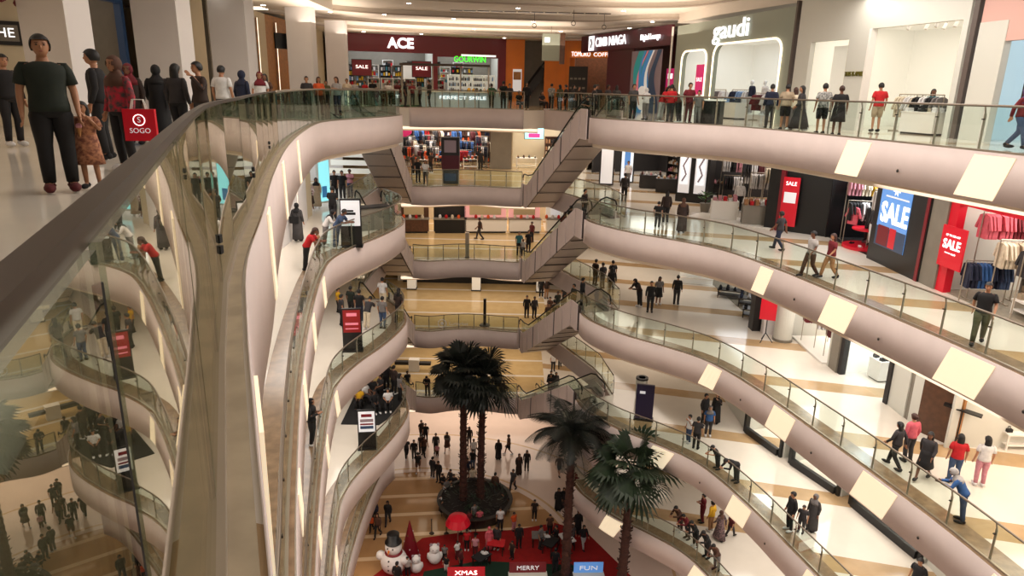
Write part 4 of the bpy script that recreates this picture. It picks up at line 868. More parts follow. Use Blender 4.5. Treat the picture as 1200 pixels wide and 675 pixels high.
S(MB().box(11.95,12.35,32.1,32.7,z,z+3.83,'off_black'),'wall_column'); S(MB().box(12.3,14.9,31.6,31.9,z,z+3.83,'wall_white'),'wall_return')
t=empty('white_column',(13.0,30.9,z),0,'round white column by the maroon clothes shop','column'); MB().lathe([(.42,0),(.42,3.83)],'wall_shop',24).build('shaft',t); MB().lathe([(.46,0),(.46,.12)],'wall_gray',24).build('base',t)
t=empty('banner_stand',(12.05,30.6,z),R(-25),'red banner on a black tripod stand by the white column','banner stand'); MB().box(-.36,.36,-.03,.03,1.1,2.75,'red_paint').build('banner',t); MB().tube([(0,.03,.4),(0,.03,2.75)],.025,'black').build('pole',t)
for a in (0,2.1,4.2): MB().tube([(0,.03,.45),(.35*math.cos(a),.03+.35*math.sin(a),0)],.02,'black').build('leg',t)
P,Q=(13.5,31.5),(13.9,27.7)
shop(P,Q,z,5,'wall_shop','wall_shop','j',.3,3.83,260,NEUT,(.1,.1))
for k,(x,y,cols) in enumerate([(14.4,30.6,['maroon','maroon','black']),(14.6,29.6,['white','maroon','black']),(14.6,28.6,['dark_red','black','white'])]):
    rack(x,y,z,R(-8),1.2,cols,'in third-deck maroon clothes shop, rail %s'%('one two three'.split()[k]),1.9,dens=.12)
o=MB().box(13.6,16,27.9,31.3,z+.0,z+.1,'white_paint').build('floor_plinth'); tag(o,'low white platform under the maroon clothes','plinth')
S(MB().box(13.8,14.3,27.0,27.8,z,z+3.83,'wall_gray'),'wall_column')
P,Q=(13.98,27.0),(14.5,24.0)
shop(P,Q,z,3,'shop_glow','off_black','k',.3,3.83,160,COOL,(.2,.2),glass='all',side='shop_glow')
x,y,a=local(P,Q,1.9,1.0); mannequin(x,y,z+.15,a,'mannequin in maroon dress and black jacket in the framed shop window','dr','maroon','maroon','mannequin_white'); mannequin(x+.6,y+.8,z+.15,a,'headless looking black mannequin behind the maroon dress','ls','black','black','mannequin_black')
x,y,a=local(P,Q,.8,1.2); table(x,y,z,a,.7,.5,.9,'white_paint','in the framed shop window','shoe',['white','black'],4,False)
S(MB().box(14.45,14.8,22.9,24.0,z,z+3.83,'wall_shop'),'wall_panel'); S(MB().box(14.5,14.9,22.7,22.9,z,z+3.83,'wall_gray'),'wall_panel'); S(MB().box(14.5,14.8,21.9,22.7,z,z+3.83,'wall_shop'),'wall_panel')
t=empty('brown_panel_door',(14.75,21.3,z),R(-62),'tall dark brown wooden panel standing at the yellow lit entrance','panel'); MB().box(-.75,.55,-.05,.05,0,3.0,'wood').build('board',t); MB().box(.58,.66,-.06,.06,0,3.0,'wood_light').build('edge',t)
shop((14.8,20.8),(15.2,12),z,6,'wall_beige','wall_shop','l',.3,3.83,420,WARM,(.1,.1))
t=empty('lectern_stand',(15.0,20.7,z),R(-40),'black tripod stand with a flat top at the yellow lit entrance','stand'); MB().bar((-.55,0,1.45),(.55,0,1.35),.3,.04,'black').build('top',t); MB().tube([(0,0,.3),(0,0,1.4)],.02,'black').build('pole',t)
for a in (0.3,2.4,4.5): MB().tube([(0,0,.4),(.4*math.cos(a),.4*math.sin(a),0)],.02,'black').build('leg',t)
table(17.5,21.0,z,R(0),1.8,.9,.6,'white_paint','inside the yellow lit entrance','handbag',['white','black','cream'],6)
S(MB().box(15.2,15.5,-8.5,12,z,z+3.83,'wall_shop'),'wall_right_near')
fins(-10,[(-7.5,4),(-9.3,10),(-10.6,16),(-11.3,21),(-11.6,25.5),(-11.6,29.5),(-12.2,34)],'wall_white')
S(MB().box(-13.6,-13.4,34,56,z,z+3.83,'wall_beige'),'wall_left_far')
# ================= FOURTH DECK (-15) =================
z=-15
S(MB().box(-10,6,57.6,57.8,z,z+3.83,'wall_shop'),'wall_back_far')
t=empty('low_black_shopfront',(-1.5,57.3,z),0,'long dark low shop front at the back of the fourth deck','shop front'); MB().box(-8,7,-.1,.1,0,.9,'black').build('panel',t); MB().box(-8,7,-.12,.12,.9,1.0,'steel').build('rail',t)
for k,x in enumerate((-8.4,-3.0,2.4)):
    t=empty('white_display_pillar',(x,55.2,z),0,'white lit square pillar at the back of the fourth deck, %s one'%('left','middle','right')[k],'pillar'); MB().box(-.35,.35,-.35,.35,0,1.7,'shop_glow').build('body',t); MB().box(-.4,.4,-.4,.4,0,.1,'off_black').build('plinth',t)
# round logo + lettering on far glass
t=empty('glass_logo',(-4.6,44.93,z+.55),0,'white round logo and lettering on the fourth deck far glass','logo'); MB().tube([(.28*math.cos(a*.42)-.2,0,.28*math.sin(a*.42)) for a in range(16)],.035,'white_paint').build('ring',t); MB().ball((-.2,0,0),.12,'white_paint',10,(1,.2,1)).build('dot',t); text('Lumarket',.34,.006,'white_paint','lettering',t,(.95,0,0),width=1.3)
S(MB().box(11.9,12.1,31.2,42,z,z+3.83,'wall_shop'),'wall_store')
for P,Q in (((11.9,31.2),(12.8,28.6)),((13.0,28.2),(14.1,25.5)),((14.3,25.0),(15.2,21.3))):
    shop(P,Q,z,4,'shop_glow','black','m',.5,3.83,150,NEUT,(.15,.15),glass='all')
    p,q,L,a=frame_of(P,Q); o=MB().box(.2,L-.2,-.2,-.02,.02,.35,'black').build('shop_front_plinth'); o.location=(P[0],P[1],z); o.rotation_euler=(0,0,a); tag(o,'black low plinth under the %s fourth-deck shop window'%({31:'farthest',28:'middle',25:'nearest'}[int(P[1])]),'plinth')
    for j in range(3): goods('handbag',*local(P,Q,L*(.25+.25*j),.8)[:2],z+.5,a,.16,.1,.3,['white','black','beige'][j],'in fourth-deck window %s, %s item'%({31:'one',28:'two',25:'three'}[int(P[1])],('left','middle','right')[j]),0)
S(MB().box(15.3,15.6,-8.5,21.2,z,z+3.83,'wall_shop'),'wall_right_near')
fins(-15,[(-8.5,6),(-10.3,13),(-11.3,20),(-11.6,27),(-12.2,34)],'wall_white')
S(MB().box(-13.6,-13.4,34,56,z,z+3.83,'wall_beige'),'wall_left_far')
# black stage mat on the left platform
o=MB().prism([[(-8.4,30.9),(-6.5,30.9),(-5.7,32.6),(-5.9,34.2),(-6.9,35.4),(-8.5,35.6)]],.01,.05,'mat_black').build('floor_mat'); o.location=(0,0,z); tag(o,'black floor mat on the left platform of the fourth deck','mat')
# litter bin, purple totem
t=empty('litter_bin',(7.35,35.2,z),0,'white cylindrical litter bin beside the escalator landing','bin'); MB().lathe([(.3,0),(.33,.95),(.30,.98)],'wall_shop',20).build('body',t); MB().lathe([(.34,.95),(.34,1.05),(.2,1.05),(.2,.98)],'off_black',20).build('rim',t)
t=empty('totem_sign',(6.95,32.2,z),R(-12),'dark purple standing totem sign by the right glass rail','totem sign'); MB().box(-.45,.45,-.06,.06,.05,1.95,'purple_dark').build('board',t); MB().box(-.5,.5,-.22,.22,0,.06,'black').build('foot',t); MB().box(-.28,.0,-.07,-.06,1.45,1.6,'poster_white').build('label_block',t)
# standing posters on the left platforms
def poster(x,y,z,label,top,stripes):
    t=empty('poster_stand',(x,y,z),R(8),label,'poster stand'); MB().box(-.42,.42,-.05,.05,0,1.95,'black').build('body',t); MB().box(-.37,.37,-.06,-.05,.85,1.88,top).build('print',t); MB().box(-.45,.45,-.3,.3,0,.04,'black').build('foot',t)
    for k,(z0,z1,w_,m_) in enumerate(stripes): MB().box(-w_,w_,-.065,-.06,z0,z1,m_).build('printed_block',t)
    return t
t=poster(-6.55,27.2,-5,'black poster stand with white print on the second deck platform','poster_white',[(1.3,1.4,.2,'black'),(1.42,1.5,.12,'black'),(1.0,1.03,.15,'art_grey')])
t=poster(-7.0,28.4,-10,'black poster stand with red print on the third deck platform','poster_red',[(1.6,1.75,.22,'art_pink'),(1.2,1.3,.28,'art_pink'),(1.0,1.05,.28,'art_pink')]); 
t=poster(-6.6,28.7,-15,'black poster stand with white lettered print on the fourth deck platform','poster_white',[(1.6,1.75,.24,'dark_red'),(1.35,1.5,.3,'art_grey'),(1.2,1.28,.3,'dark_red'),(1.0,1.15,.3,'art_navy')])
# big black box counters on the second deck landing
t=empty('service_counter',(-6.5,30.8,-5),R(35),'dark counter behind the poster stand on the second deck','counter'); MB().box(-.8,.8,-.3,.3,0,1.0,'wall_gray').build('body',t); MB().box(-.85,.85,-.35,.35,1.0,1.06,'off_black').build('worktop',t)
# ================= FIFTH DECK (-20) =================
z=-20
S(MB().box(-12,6,56.6,56.8,z,z+3.83,'wall_beige'),'wall_back_far'); S(MB().box(14.3,14.6,-8.5,40,z,z+3.83,'wall_shop'),'wall_right_near')
fins(-20,[(-9,8),(-11,16),(-11.8,25),(-12.2,34)],'wall_white')
t=empty('white_kiosk',(-7.5,49.6,z),0,'small white square kiosk with dark wings on the fifth far deck','kiosk'); MB().box(-.4,.4,-.3,.3,0,.95,'white_paint').build('body',t); MB().box(-1.5,-.4,-.2,.2,.5,.75,'off_black').build('wing',t); MB().box(.4,1.3,-.2,.2,.5,.7,'off_black').build('wing',t)
# ================= GROUND: palms and event area =================
G=-25
def trunk(t,h,r0=.24,r1=.17,lean=(0,0)):
    m=MB(); n=46; prof=[]
    pts=[];rs=[]
    for i in range(n+1):
        f=i/n; pts.append((lean[0]*f*f,lean[1]*f*f,h*f)); rs.append((r0+(r1-r0)*f)*(1.16 if i%2 else .98))
    m.tube(pts,rs,'trunk',10)
    for k in range(150):
        f=random.random(); a=random.random()*6.28; r=r0+(r1-r0)*f; c=Vector((lean[0]*f*f+math.cos(a)*r,lean[1]*f*f+math.sin(a)*r,h*f))
        m.bar(c,c+Vector((math.cos(a)*.12,math.sin(a)*.12,.10)),.07,.03,'trunk')
    return m.build('trunk',t)
def fan_leaf(az,el,L,rad,m1):
    # petiole then pleated fan with split tips, drooping
    m=MB(); d=Vector((math.cos(az)*math.cos(el),math.sin(az)*math.cos(el),math.sin(el))); sd=Vector((-math.sin(az),math.cos(az),0)); up=sd.cross(d)*-1
    if up.z<0: up=-up
    c=d*L-Vector((0,0,.10*L*L)); m.tube([(0,0,0),d*L*.5-Vector((0,0,.02*L)),c],.02,m1,5)
    d2=(d-Vector((0,0,.35))).normalized(); N=22
    for i in range(N):
        a=-2.3+4.6*i/(N-1); a2=a+4.6/(N-1)*.5; dirn=d2*math.cos(a)+sd*math.sin(a); dn2=d2*math.cos(a2)+sd*math.sin(a2); dn0=d2*math.cos(a-.1)+sd*math.sin(a-.1)
        r=rad*(.75+.25*math.cos(a))*random.uniform(.92,1.06); z=-.16*r*r
        m.add([c,c+dn0*r*.68+up*.04+Vector((0,0,z*.3)),c+dirn*r+Vector((0,0,z-.04)),c+dn2*r*.68-up*.03+Vector((0,0,z*.3))],[(0,1,2,3)],m1)
    return m
def pinnate(az,el,L,m1):
    m=MB(); d=Vector((math.cos(az)*math.cos(el),math.sin(az)*math.cos(el),math.sin(el))); h=Vector((math.cos(az),math.sin(az),0)); sd=Vector((-math.sin(az),math.cos(az),0))
    pts=[]; p=Vector((0,0,0)); dd=d.copy(); n=14
    for i in range(n+1):
        pts.append(p.copy()); p=p+dd*L/n; dd=(dd-Vector((0,0,.115))).normalized()
    m.tube(pts,[.035*(1-i/n*.8) for i in range(n+1)],m1,5)
    for i in range(3,n*3):
        f=i/(n*3); k=min(n-1,int(f*n)); q=pts[k].lerp(pts[k+1],f*n-k); t=(pts[k+1]-pts[k]).normalized(); l=.85*math.sin(math.pi*min(1,f*.85+.12))
        for s in (-1,1):
            e=(sd*s+t*.75-Vector((0,0,.35))).normalized(); w=t*.021
            m.add([q-w,q+w,q+e*l*.6+w*.8,q+e*l-Vector((0,0,.12*l)),q+e*l*.6-w*.8],[(0,1,2,3,4)],m1)
    return m
def palm(x,y,h,kind,label,n,m1,R_=1.5,L=1.2,lean=(0,0)):
    t=empty('palm_tree',(x,y,G+.45),random.random(),label,'palm tree','tall indoor palms rising from the ground floor'); t.rotation_euler=(0,0,0)
    trunk(t,h,lean=lean)
    for k in range(n):
        f=k/n; az=k*2.39996; el=R(78)-f*R(118)
        mb=fan_leaf(az,el,L*(.9+.3*random.random()),R_*random.uniform(.85,1.1),m1) if kind=='fan' else pinnate(az,R(72)-f*R(80),random.uniform(2.3,2.9),m1)
        o=mb.build('frond',t); o.location=(lean[0],lean[1],h)
    return t
palm(-2.85,38.6,9.3,'fan','left one of the two dark palms standing together in the round planter',30,'leaf_dark',1.25,1.15)
palm(-1.75,38.7,8.7,'fan','right one of the two dark palms standing together in the round planter',30,'leaf_dark',1.35,1.2,(.12,0))
palm(3.25,31.6,9.0,'pin','feathery palm with drooping fronds right of the paired palms',30,'leaf_dark')
palm(6.0,29.8,8.1,'fan','rightmost palm with round fan leaves, lit green',26,'leaf',1.45,1.05,(.1,0))
t=empty('round_planter',(-2.1,38.6,G),0,'large dark round planter holding the two paired palms','planter'); MB().lathe([(2.0,0),(2.1,.1),(2.3,.75),(2.45,.9),(2.2,.92),(2.15,.6)],'planter_dark',36).build('tub',t)
m=MB().lathe([(2.2,.0),(2.2,.1)],'soil',30,(0,0,.7)); m.build('soil',t)
m=MB()
for k in range(260):
    a=random.random()*6.28; r=2.0*random.random()**.5; c=Vector((r*math.cos(a),r*math.sin(a),.8+random.random()*.45)); d=Vector((math.cos(a*3),math.sin(a*3),.6))*.22; s_=Vector((-math.sin(a*3),math.cos(a*3),0))*.06
    m.add([c-d*.3,c+s_,c+d,c-s_],[(0,1,2,3)],('leaf','leaf_dark')[k%2])
o=m.build('groundcover',t)
t=empty('round_planter',(3.25,31.6,G),0,'dark round pot at the foot of the feathery palm','planter'); MB().lathe([(.6,0),(.8,.5),(.75,.5),(.3,.45)],'planter_dark',24).build('tub',t)
t=empty('round_planter',(6.0,29.8,G),0,'dark round pot at the foot of the rightmost fan palm','planter'); MB().lathe([(.6,0),(.8,.5),(.75,.5),(.3,.45)],'planter_dark',24).build('tub',t)
# red carpet with green field
o=MB().prism([[(-5.1,35.6),(-2.5,36.3),(.5,36.6),(3.0,37.4),(4.9,36.6),(7.3,32.2),(8.5,29.5),(-8.5,29.5),(-7.5,32.0)]],.005,.03,'carpet_red').build('event_carpet'); o.location=(0,0,G); tag(o,'large red carpet of the event area on the ground floor','carpet')
o=MB().prism([[(-1.6,33.6),(4.2,33.4),(5.4,31.5),(5.2,29.8),(-5,29.8),(-4.6,32.6)]],.032,.05,'carpet_green').build('green_carpet'); o.location=(0,0,G); tag(o,'dark green carpet field inside the red carpet','carpet')
# snowman figure with top hat
t=empty('snowman_figure',(-6.3,32.6,G),R(-15),'giant white snowman figure with black top hat on the red carpet','snowman',scale=.76)
MB().ball((0,0,.95),.98,'snow_white',24).build('body',t,True); MB().ball((0,0,2.15),.62,'snow_white',20).build('head',t,True)
MB().lathe([(.62,2.55),(.62,2.6),(.42,2.62),(.46,3.25),(.40,3.28)],'black',24).build('top_hat',t,True)
MB().tube([(-.1,-.55,2.15),(0,-.95,2.12)],[.09,.02],'orange_wall').build('nose',t)
for s in (-1,1): MB().ball((.2*s,-.56,2.32),.06,'eye_dark',8).build('eye',t); MB().ball((.95*s,-.2,1.35),.36,'snow_white',12,(1,1,1)).build('arm',t,True)
MB().lathe([(.62,1.62),(.66,1.7),(.6,1.8)],'dark_red',20).build('scarf',t,True)
for k in range(3): MB().ball((0,-.95+.04*k,.8+.35*k),.07,'eye_dark',8).build('button',t)
t=empty('red_cone_tree',(-5.6,34.0,G),0,'tall dark red cone tree with small ornaments beside the snowman','christmas tree',scale=.72); m=MB(); m.lathe([(.72,0),(.70,.3),(.02,3.3)],'dark_red',20); m.build('cone',t)
for k in range(10): a=k*2.4; zz=.5+k*.22; r=.72*(1-zz/3.4); o=MB().ball((r*math.cos(a),r*math.sin(a),zz),.07,'gold_text' if k%2 else 'snow_white',8).build('ornament',t)
for x,y,h,lab in [(-5.05,32.6,1.05,'small white furry figure with dark ears beside the snowman'),(-4.1,33.4,1.2,'small white bear figure standing alone on the red carpet')]:
    t=empty('animal_figure',(x,y,G),R(10),lab,'figure'); MB().ball((0,0,h*.36),h*.34,'snow_white',14,(1,1,1.05)).build('body',t,True); MB().ball((0,-.03,h*.82),h*.24,'snow_white',14).build('head',t,True)
    for s in (-1,1): MB().ball((s*h*.17,0,h*1.02),h*.08,'art_grey',8).build('ear',t); MB().ball((s*h*.09,-h*.22,h*.86),h*.03,'eye_dark',6).build('eye',t); MB().ball((s*h*.3,-.05,h*.45),h*.1,'snow_white',8,(.8,.8,2)).build('arm',t,True)
def booth(x,y,label,W,m_,words,tm):
    t=empty('event_booth',(x,y,G),R(3),label,'booth'); MB().box(-W/2,W/2,-.4,.4,0,1.05,m_).build('counter',t); MB().box(-W/2,W/2,.35,.42,1.05,1.75,m_).build('back_board',t); text(words,.38,.01,tm,'lettering',t,(0,.33,1.42),width=W*.6); MB().box(-W/2-.05,W/2+.05,-.45,.45,1.05,1.12,'wall_shop').build('worktop',t)
    MB().box(-W/2+.1,W/2-.1,-.42,-.4,.2,.85,tm).build('front_stripe',t)
booth(-2.1,30.5,'small red booth with glowing board at the bottom edge',2.0,'red_paint','XMAS','sign_warm')
booth(1.2,31.0,'pink red booth with white lettering beside the feathery palm',2.0,'dark_red','MERRY','poster_white')
booth(4.5,31.1,'light blue booth at the right corner of the red carpet',1.6,'screen_blue','FUN','poster_white')
t=empty('red_umbrella',(-2.9,35.0,G),0,'red umbrella shaped stand on the red carpet','umbrella'); MB().lathe([(.75,1.55),(.55,1.95),(.02,2.15)],'red_paint',16).build('canopy',t); MB().tube([(0,0,0),(0,0,2.1)],.03,'steel').build('pole',t)
for k in range(4):
    t=empty('queue_post',(-4.6+.9*k,36.1,G),0,'slim dark queue post along the back edge of the carpet, %s from left'%('first','second','third','fourth')[k],'post'); MB().lathe([(.16,0),(.14,.04),(.03,.06),(.03,.95),(.05,1.0)],'steel_dark',12).build('pole',t)
for k,(x,y,c) in enumerate([(2.0,35.2,'grey'),(2.6,34.6,'black'),(3.6,35.0,'white'),(-.6,34.4,'red'),(-1.4,33.2,'black')]):
    t=empty('small_table',(x,y,G),k,'small square %s table on the red carpet, %s from left'%(c,('third','fourth','fifth','second','first')[k]),'table'); MB().box(-.5,.5,-.35,.35,.68,.74,'cloth_'+c).build('tabletop',t)
    for a in (-1,1):
        for b in (-1,1): MB().box(a*.42-.03,a*.42+.03,b*.28-.03,b*.28+.03,0,.68,'steel_dark').build('leg',t)

# ================= PEOPLE =================
def skin_mesh(name,chains,sub=1,root=None,squash=None):
    """chains: list of lists of (key,(x,y,z),r); shared keys weld the chains at joints."""
    idx={}; vs=[]; rs=[]; es=[]
    for ch in chains:
        prev=None
        for key,co,r in ch:
            if key not in idx: idx[key]=len(vs); vs.append(co); rs.append(r)
            if prev is not None: es.append((prev,idx[key]))
            prev=idx[key]
    me=bpy.data.meshes.new(name); me.from_pydata(vs,es,[]); o=bpy.data.objects.new(name,me); C.objects.link(o)
    md=o.modifiers.new('s','SKIN'); md.use_smooth_shade=True
    if not me.skin_vertices: raise RuntimeError('no skin layer')
    for i,v in enumerate(me.skin_vertices[0].data): v.radius=(rs[i],rs[i]); v.use_root=(i==0)
    if sub: s=o.modifiers.new('b','SUBSURF'); s.levels=sub
    dg=bpy.context.evaluated_depsgraph_get(); dg.update(); out=bpy.data.meshes.new_from_object(o.evaluated_get(dg)); out.name=name
    bpy.data.objects.remove(o); bpy.data.meshes.remove(me)
    if squash: squash(out)
    return out
def lathe_mesh(name,rings,n=16,open_top=False):
    """rings: (cx,cy,z,rx,ry)"""
    vs=[];fs=[]
    for cx,cy,z,rx,ry in rings:
        for j in range(n):
            t=2*math.pi*j/n; vs.append((cx+rx*math.cos(t),cy+ry*math.sin(t),z))
    for i in range(len(rings)-1):
        for j in range(n): fs.append((i*n+j,i*n+(j+1)%n,(i+1)*n+(j+1)%n,(i+1)*n+j))
    fs.append(tuple(range(n-1,-1,-1))); fs.append(tuple((len(rings)-1)*n+j for j in range(n)))
    me=bpy.data.meshes.new(name); me.from_pydata(vs,[],fs); me.polygons.foreach_set('use_smooth',[True]*len(fs)); return me
POSES={}
def J(pose):
    j=dict(pelvis=(0,.0,.94),waist=(0,0,1.07),chest=(0,0,1.26),neckb=(0,.0,1.42),neck=(0,-.0,1.465),jaw=(0,-.012,1.52),head=(0,-.02,1.60),crown=(0,-.02,1.69))
    for s,k in ((-1,'l'),(1,'r')):
        j['sh'+k]=(.165*s,0,1.39); j['el'+k]=(.225*s,.03,1.12); j['wr'+k]=(.235*s,-.05,.88); j['hip'+k]=(.085*s,0,.90); j['kn'+k]=(.095*s,-.02,.49); j['an'+k]=(.10*s,.03,.085); j['to'+k]=(.12*s,-.13,.035)
    if pose=='walk':
        j['knl']=(-.09,-.16,.52); j['anl']=(-.095,-.24,.11); j['tol']=(-.1,-.39,.07); j['knr']=(.09,.03,.48); j['anr']=(.09,.27,.15); j['tor']=(.1,.15,.03)
        j['ell']=(-.23,.12,1.13); j['wrl']=(-.22,.16,.90); j['elr']=(.23,-.06,1.13); j['wrr']=(.22,-.22,.95)
    if pose=='phone':
        for s,k in ((-1,'l'),(1,'r')): j['el'+k]=(.22*s,-.02,1.12); j['wr'+k]=(.07*s,-.24,1.2)
    if pose=='reach': j['elr']=(.24,-.06,1.16); j['wrr']=(.10,-.20,1.42)
    if pose=='bag': j['elr']=(.24,.0,1.12); j['wrr']=(.27,-.06,.86)
    if pose in('lean','bend'):
        a=R(28 if pose=='lean' else 62)
        for k in ('waist','chest','neckb','neck','jaw','head','crown','shl','shr'):
            x,y,z=j[k]; dz=z-.94; j[k]=(x,y-math.sin(a)*dz,.94+math.cos(a)*dz)
        for s,k in ((-1,'l'),(1,'r')):
            sh=j['sh'+k]; j['el'+k]=(.22*s,sh[1]-.12,sh[2]-.24); j['wr'+k]=(.08*s,sh[1]-.36,sh[2]-.22)
            j['an'+k]=(.10*s,.10,.085); j['to'+k]=(.12*s,-.06,.035); j['kn'+k]=(.095*s,.05,.49)
    if pose=='sit':
        for k in list(j): x,y,z=j[k]; j[k]=(x,y+.1,z-.46)
        for s,k in ((-1,'l'),(1,'r')): j['kn'+k]=(.13*s,-.33,.50); j['an'+k]=(.12*s,-.34,.085); j['to'+k]=(.13*s,-.49,.035); j['wr'+k]=(.10*s,-.18,.60); j['el'+k]=(.23*s,.04,.68)
    return j
def V3(a): return Vector(a)
def lerp(a,b,t): return tuple(V3(a).lerp(V3(b),t))
def proto(pose):
    if pose in POSES: return POSES[pose]
    j=J(pose); D={}
    def scaled_y(me,k=.78):
        pass
    ch=[[('pelvis',j['pelvis'],.135),('waist',j['waist'],.115),('chest',j['chest'],.135),('neckb',j['neckb'],.072),('neck',j['neck'],.054),('jaw',j['jaw'],.050)]]
    hd=V3(j['head']); jw=V3(j['jaw']); up=(V3(j['crown'])-hd).normalized(); f=Vector((0,-1,0)); f=(f-up*f.dot(up)).normalized()
    for s,k in ((-1,'l'),(1,'r')):
        sh,el,wr=j['sh'+k],j['el'+k],j['wr'+k]; d=(V3(wr)-V3(el)).normalized(); side=Vector((s,0,0)); fw=d.cross(side).normalized()*s
        palm=V3(wr)+d*.05
        ch.append([('chest',j['chest'],.135),('sh'+k,sh,.058),('e1'+k,lerp(sh,el,.5),.047),('el'+k,el,.038),('f1'+k,lerp(el,wr,.4),.036),('wr'+k,wr,.024),('palm'+k,tuple(palm),.030)])
        inn=Vector((0,-1,0)) if abs(d.y)<.8 else Vector((0,0,1)); inn=(inn-d*inn.dot(d)).normalized(); curl=d.cross(inn).normalized()*(-s)
        for q,(off,l) in enumerate(((-.028,.060),(-.010,.075),(.010,.080),(.027,.070))):
            b=palm+d*.03+inn*(-off); m1=b+d*l*.55+curl*.004; m2=b+d*l*.95+curl*.022
            ch.append([('palm'+k,tuple(palm),.030),('g%d'%q+k,tuple(b),.0105),('h%d'%q+k,tuple(m1),.0095),('i%d'%q+k,tuple(m2),.008)])
        tb=palm+inn*.035-d*.015; ch.append([('palm'+k,tuple(palm),.030),('t1'+k,tuple(tb),.012),('t2'+k,tuple(tb+inn*.018+d*.035),.0095)])
        ch.append([('pelvis',j['pelvis'],.135),('hip'+k,j['hip'+k],.095),('th'+k,lerp(j['hip'+k],j['kn'+k],.5),.078),('kn'+k,j['kn'+k],.052),('ca'+k,lerp(j['kn'+k],j['an'+k],.35),.052),('an'+k,j['an'+k],.034),('to'+k,j['to'+k],.03)])
    def sq(me):
        z0=V3(j['pelvis']); z1=V3(j['neckb'])
        for v in me.vertices:   # flatten the trunk front to back
            c=v.co; ax=(z1-z0); t=(c-z0).dot(ax)/ax.length_squared
            if -.3<t<1.05 and abs(c.x)<.21:
                q=z0+ax*max(0,min(1,t)); n=Vector((0,-1,0)); n=(n-ax.normalized()*n.dot(ax.normalized())).normalized(); dd=(c-q).dot(n)
                if abs(dd)<.25: v.co=c-n*dd*.22
    body=skin_mesh('person',ch,1,squash=sq)
    m=MB(); n=18; vs=[];fs=[]; prof=[(-.13,.046,.050,.02),(-.112,.046,.058,.008),(-.10,.042,.062,-.014),(-.078,.054,.080,-.012),(-.045,.067,.092,-.006),(0,.075,.097,0),(.04,.078,.100,.004),(.075,.069,.088,.006),(.10,.046,.060,.006),(.112,.018,.024,.006),(.114,.001,.001,.006)]
    for z_,rx_,ry_,yo in prof:
        for q in range(n): t_=2*math.pi*q/n; vs.append((rx_*math.cos(t_),ry_*math.sin(t_)+yo,z_))
    for i_ in range(len(prof)-1):
        for q in range(n): fs.append((i_*n+q,i_*n+(q+1)%n,(i_+1)*n+(q+1)%n,(i_+1)*n+q))
    m.add(vs,fs,'skin'); m.ball((0,-.100,-.022),.017,'skin',8,(.8,1,1.3))
    for s_ in (-1,1): m.ball((.077*s_,.004,-.012),.026,'skin',8,(.4,.7,1.2))
    MH=Matrix.Translation(hd)@Matrix(((1,0,0),(0,-f.y,up.y),(0,-f.z,up.z))).to_4x4()
    bv=[tuple(v.co) for v in body.vertices]; bf=[tuple(p_.vertices) for p_ in body.polygons]; o_=len(bv)
    nb=bpy.data.meshes.new('person'); nb.from_pydata(bv+[tuple(MH@Vector(v)) for v in m.v],[],bf+[tuple(o_+q for q in f_) for f_ in m.f]); nb.polygons.foreach_set('use_smooth',[True]*len(nb.polygons)); D['body']=nb
    e=.018
    def tube2(m,path,rx,ry,n=14):
        path=[V3(p) for p in path]; vs=[];fs=[]; K=len(path)
        for i,p in enumerate(path):
            d=(path[min(i+1,K-1)]-path[max(i-1,0)]).normalized(); ax=Vector((1,0,0)); ax=(ax-d*ax.dot(d)).normalized(); ay=d.cross(ax)
            for q in range(n):
                t=2*math.pi*q/n; vs.append(p+ax*math.cos(t)*rx[i]+ay*math.sin(t)*ry[i])
        for i in range(K-1):
            for q in range(n): fs.append((i*n+q,i*n+(q+1)%n,(i+1)*n+(q+1)%n,(i+1)*n+q))
        fs.append(tuple(range(n-1,-1,-1))); fs.append(tuple((K-1)*n+q for q in range(n))); m.add(vs,fs,'skin')
    def ptube(m,path,rx,ry,n=10):
        path=[V3(p) for p in path]; K=len(path); vs=[];fs=[]; ds=[(path[min(i+1,K-1)]-path[max(i-1,0)]).normalized() for i in range(K)]
        ax=ds[0].orthogonal().normalized()
        for i,p in enumerate(path):
            ax=(ax-ds[i]*ax.dot(ds[i])).normalized(); ay=ds[i].cross(ax)
            for q in range(n):
                t=2*math.pi*q/n; vs.append(p+ax*math.cos(t)*rx[i]+ay*math.sin(t)*rx[i])
        for i in range(K-1):
            for q in range(n): fs.append((i*n+q,i*n+(q+1)%n,(i+1)*n+(q+1)%n,(i+1)*n+q))
        fs.append(tuple(range(n-1,-1,-1))); fs.append(tuple((K-1)*n+q for q in range(n))); m.add(vs,fs,'skin')
    def done(m,nm): o=m.build(nm,None,True); me=o.data; bpy.data.objects.remove(o); return me
    def shirt(long):
        m=MB(); pv,ws,cs,nb=V3(j['pelvis']),V3(j['waist']),V3(j['chest']),V3(j['neckb'])
        tube2(m,[pv.lerp(ws,-.35),pv.lerp(ws,.2),ws,ws.lerp(cs,.5),cs,cs.lerp(nb,.5),cs.lerp(nb,.82),nb.lerp(V3(j['neck']),.25)],[.178,.175,.162,.168,.190,.200,.182,.075],[.145,.140,.126,.130,.135,.125,.105,.070])
        for k in 'lr':
            sh,el,wr=V3(j['sh'+k]),V3(j['el'+k]),V3(j['wr'+k]); c=sh+Vector((-.05 if k=='r' else .05,0,.0))+(nb-cs)*.03
            if long: ptube(m,[c,sh,sh.lerp(el,.18),sh.lerp(el,.5),el,el.lerp(wr,.5),el.lerp(wr,.96)],[.030,.044,.060,.058,.052,.046,.038],0,10)
            else: ptube(m,[c,sh,sh.lerp(el,.18),sh.lerp(el,.40),sh.lerp(el,.75)],[.030,.046,.062,.065,.066],0,10)
        return done(m,'shirt')
    D['shirt']=shirt(False); D['long_shirt']=shirt(True)
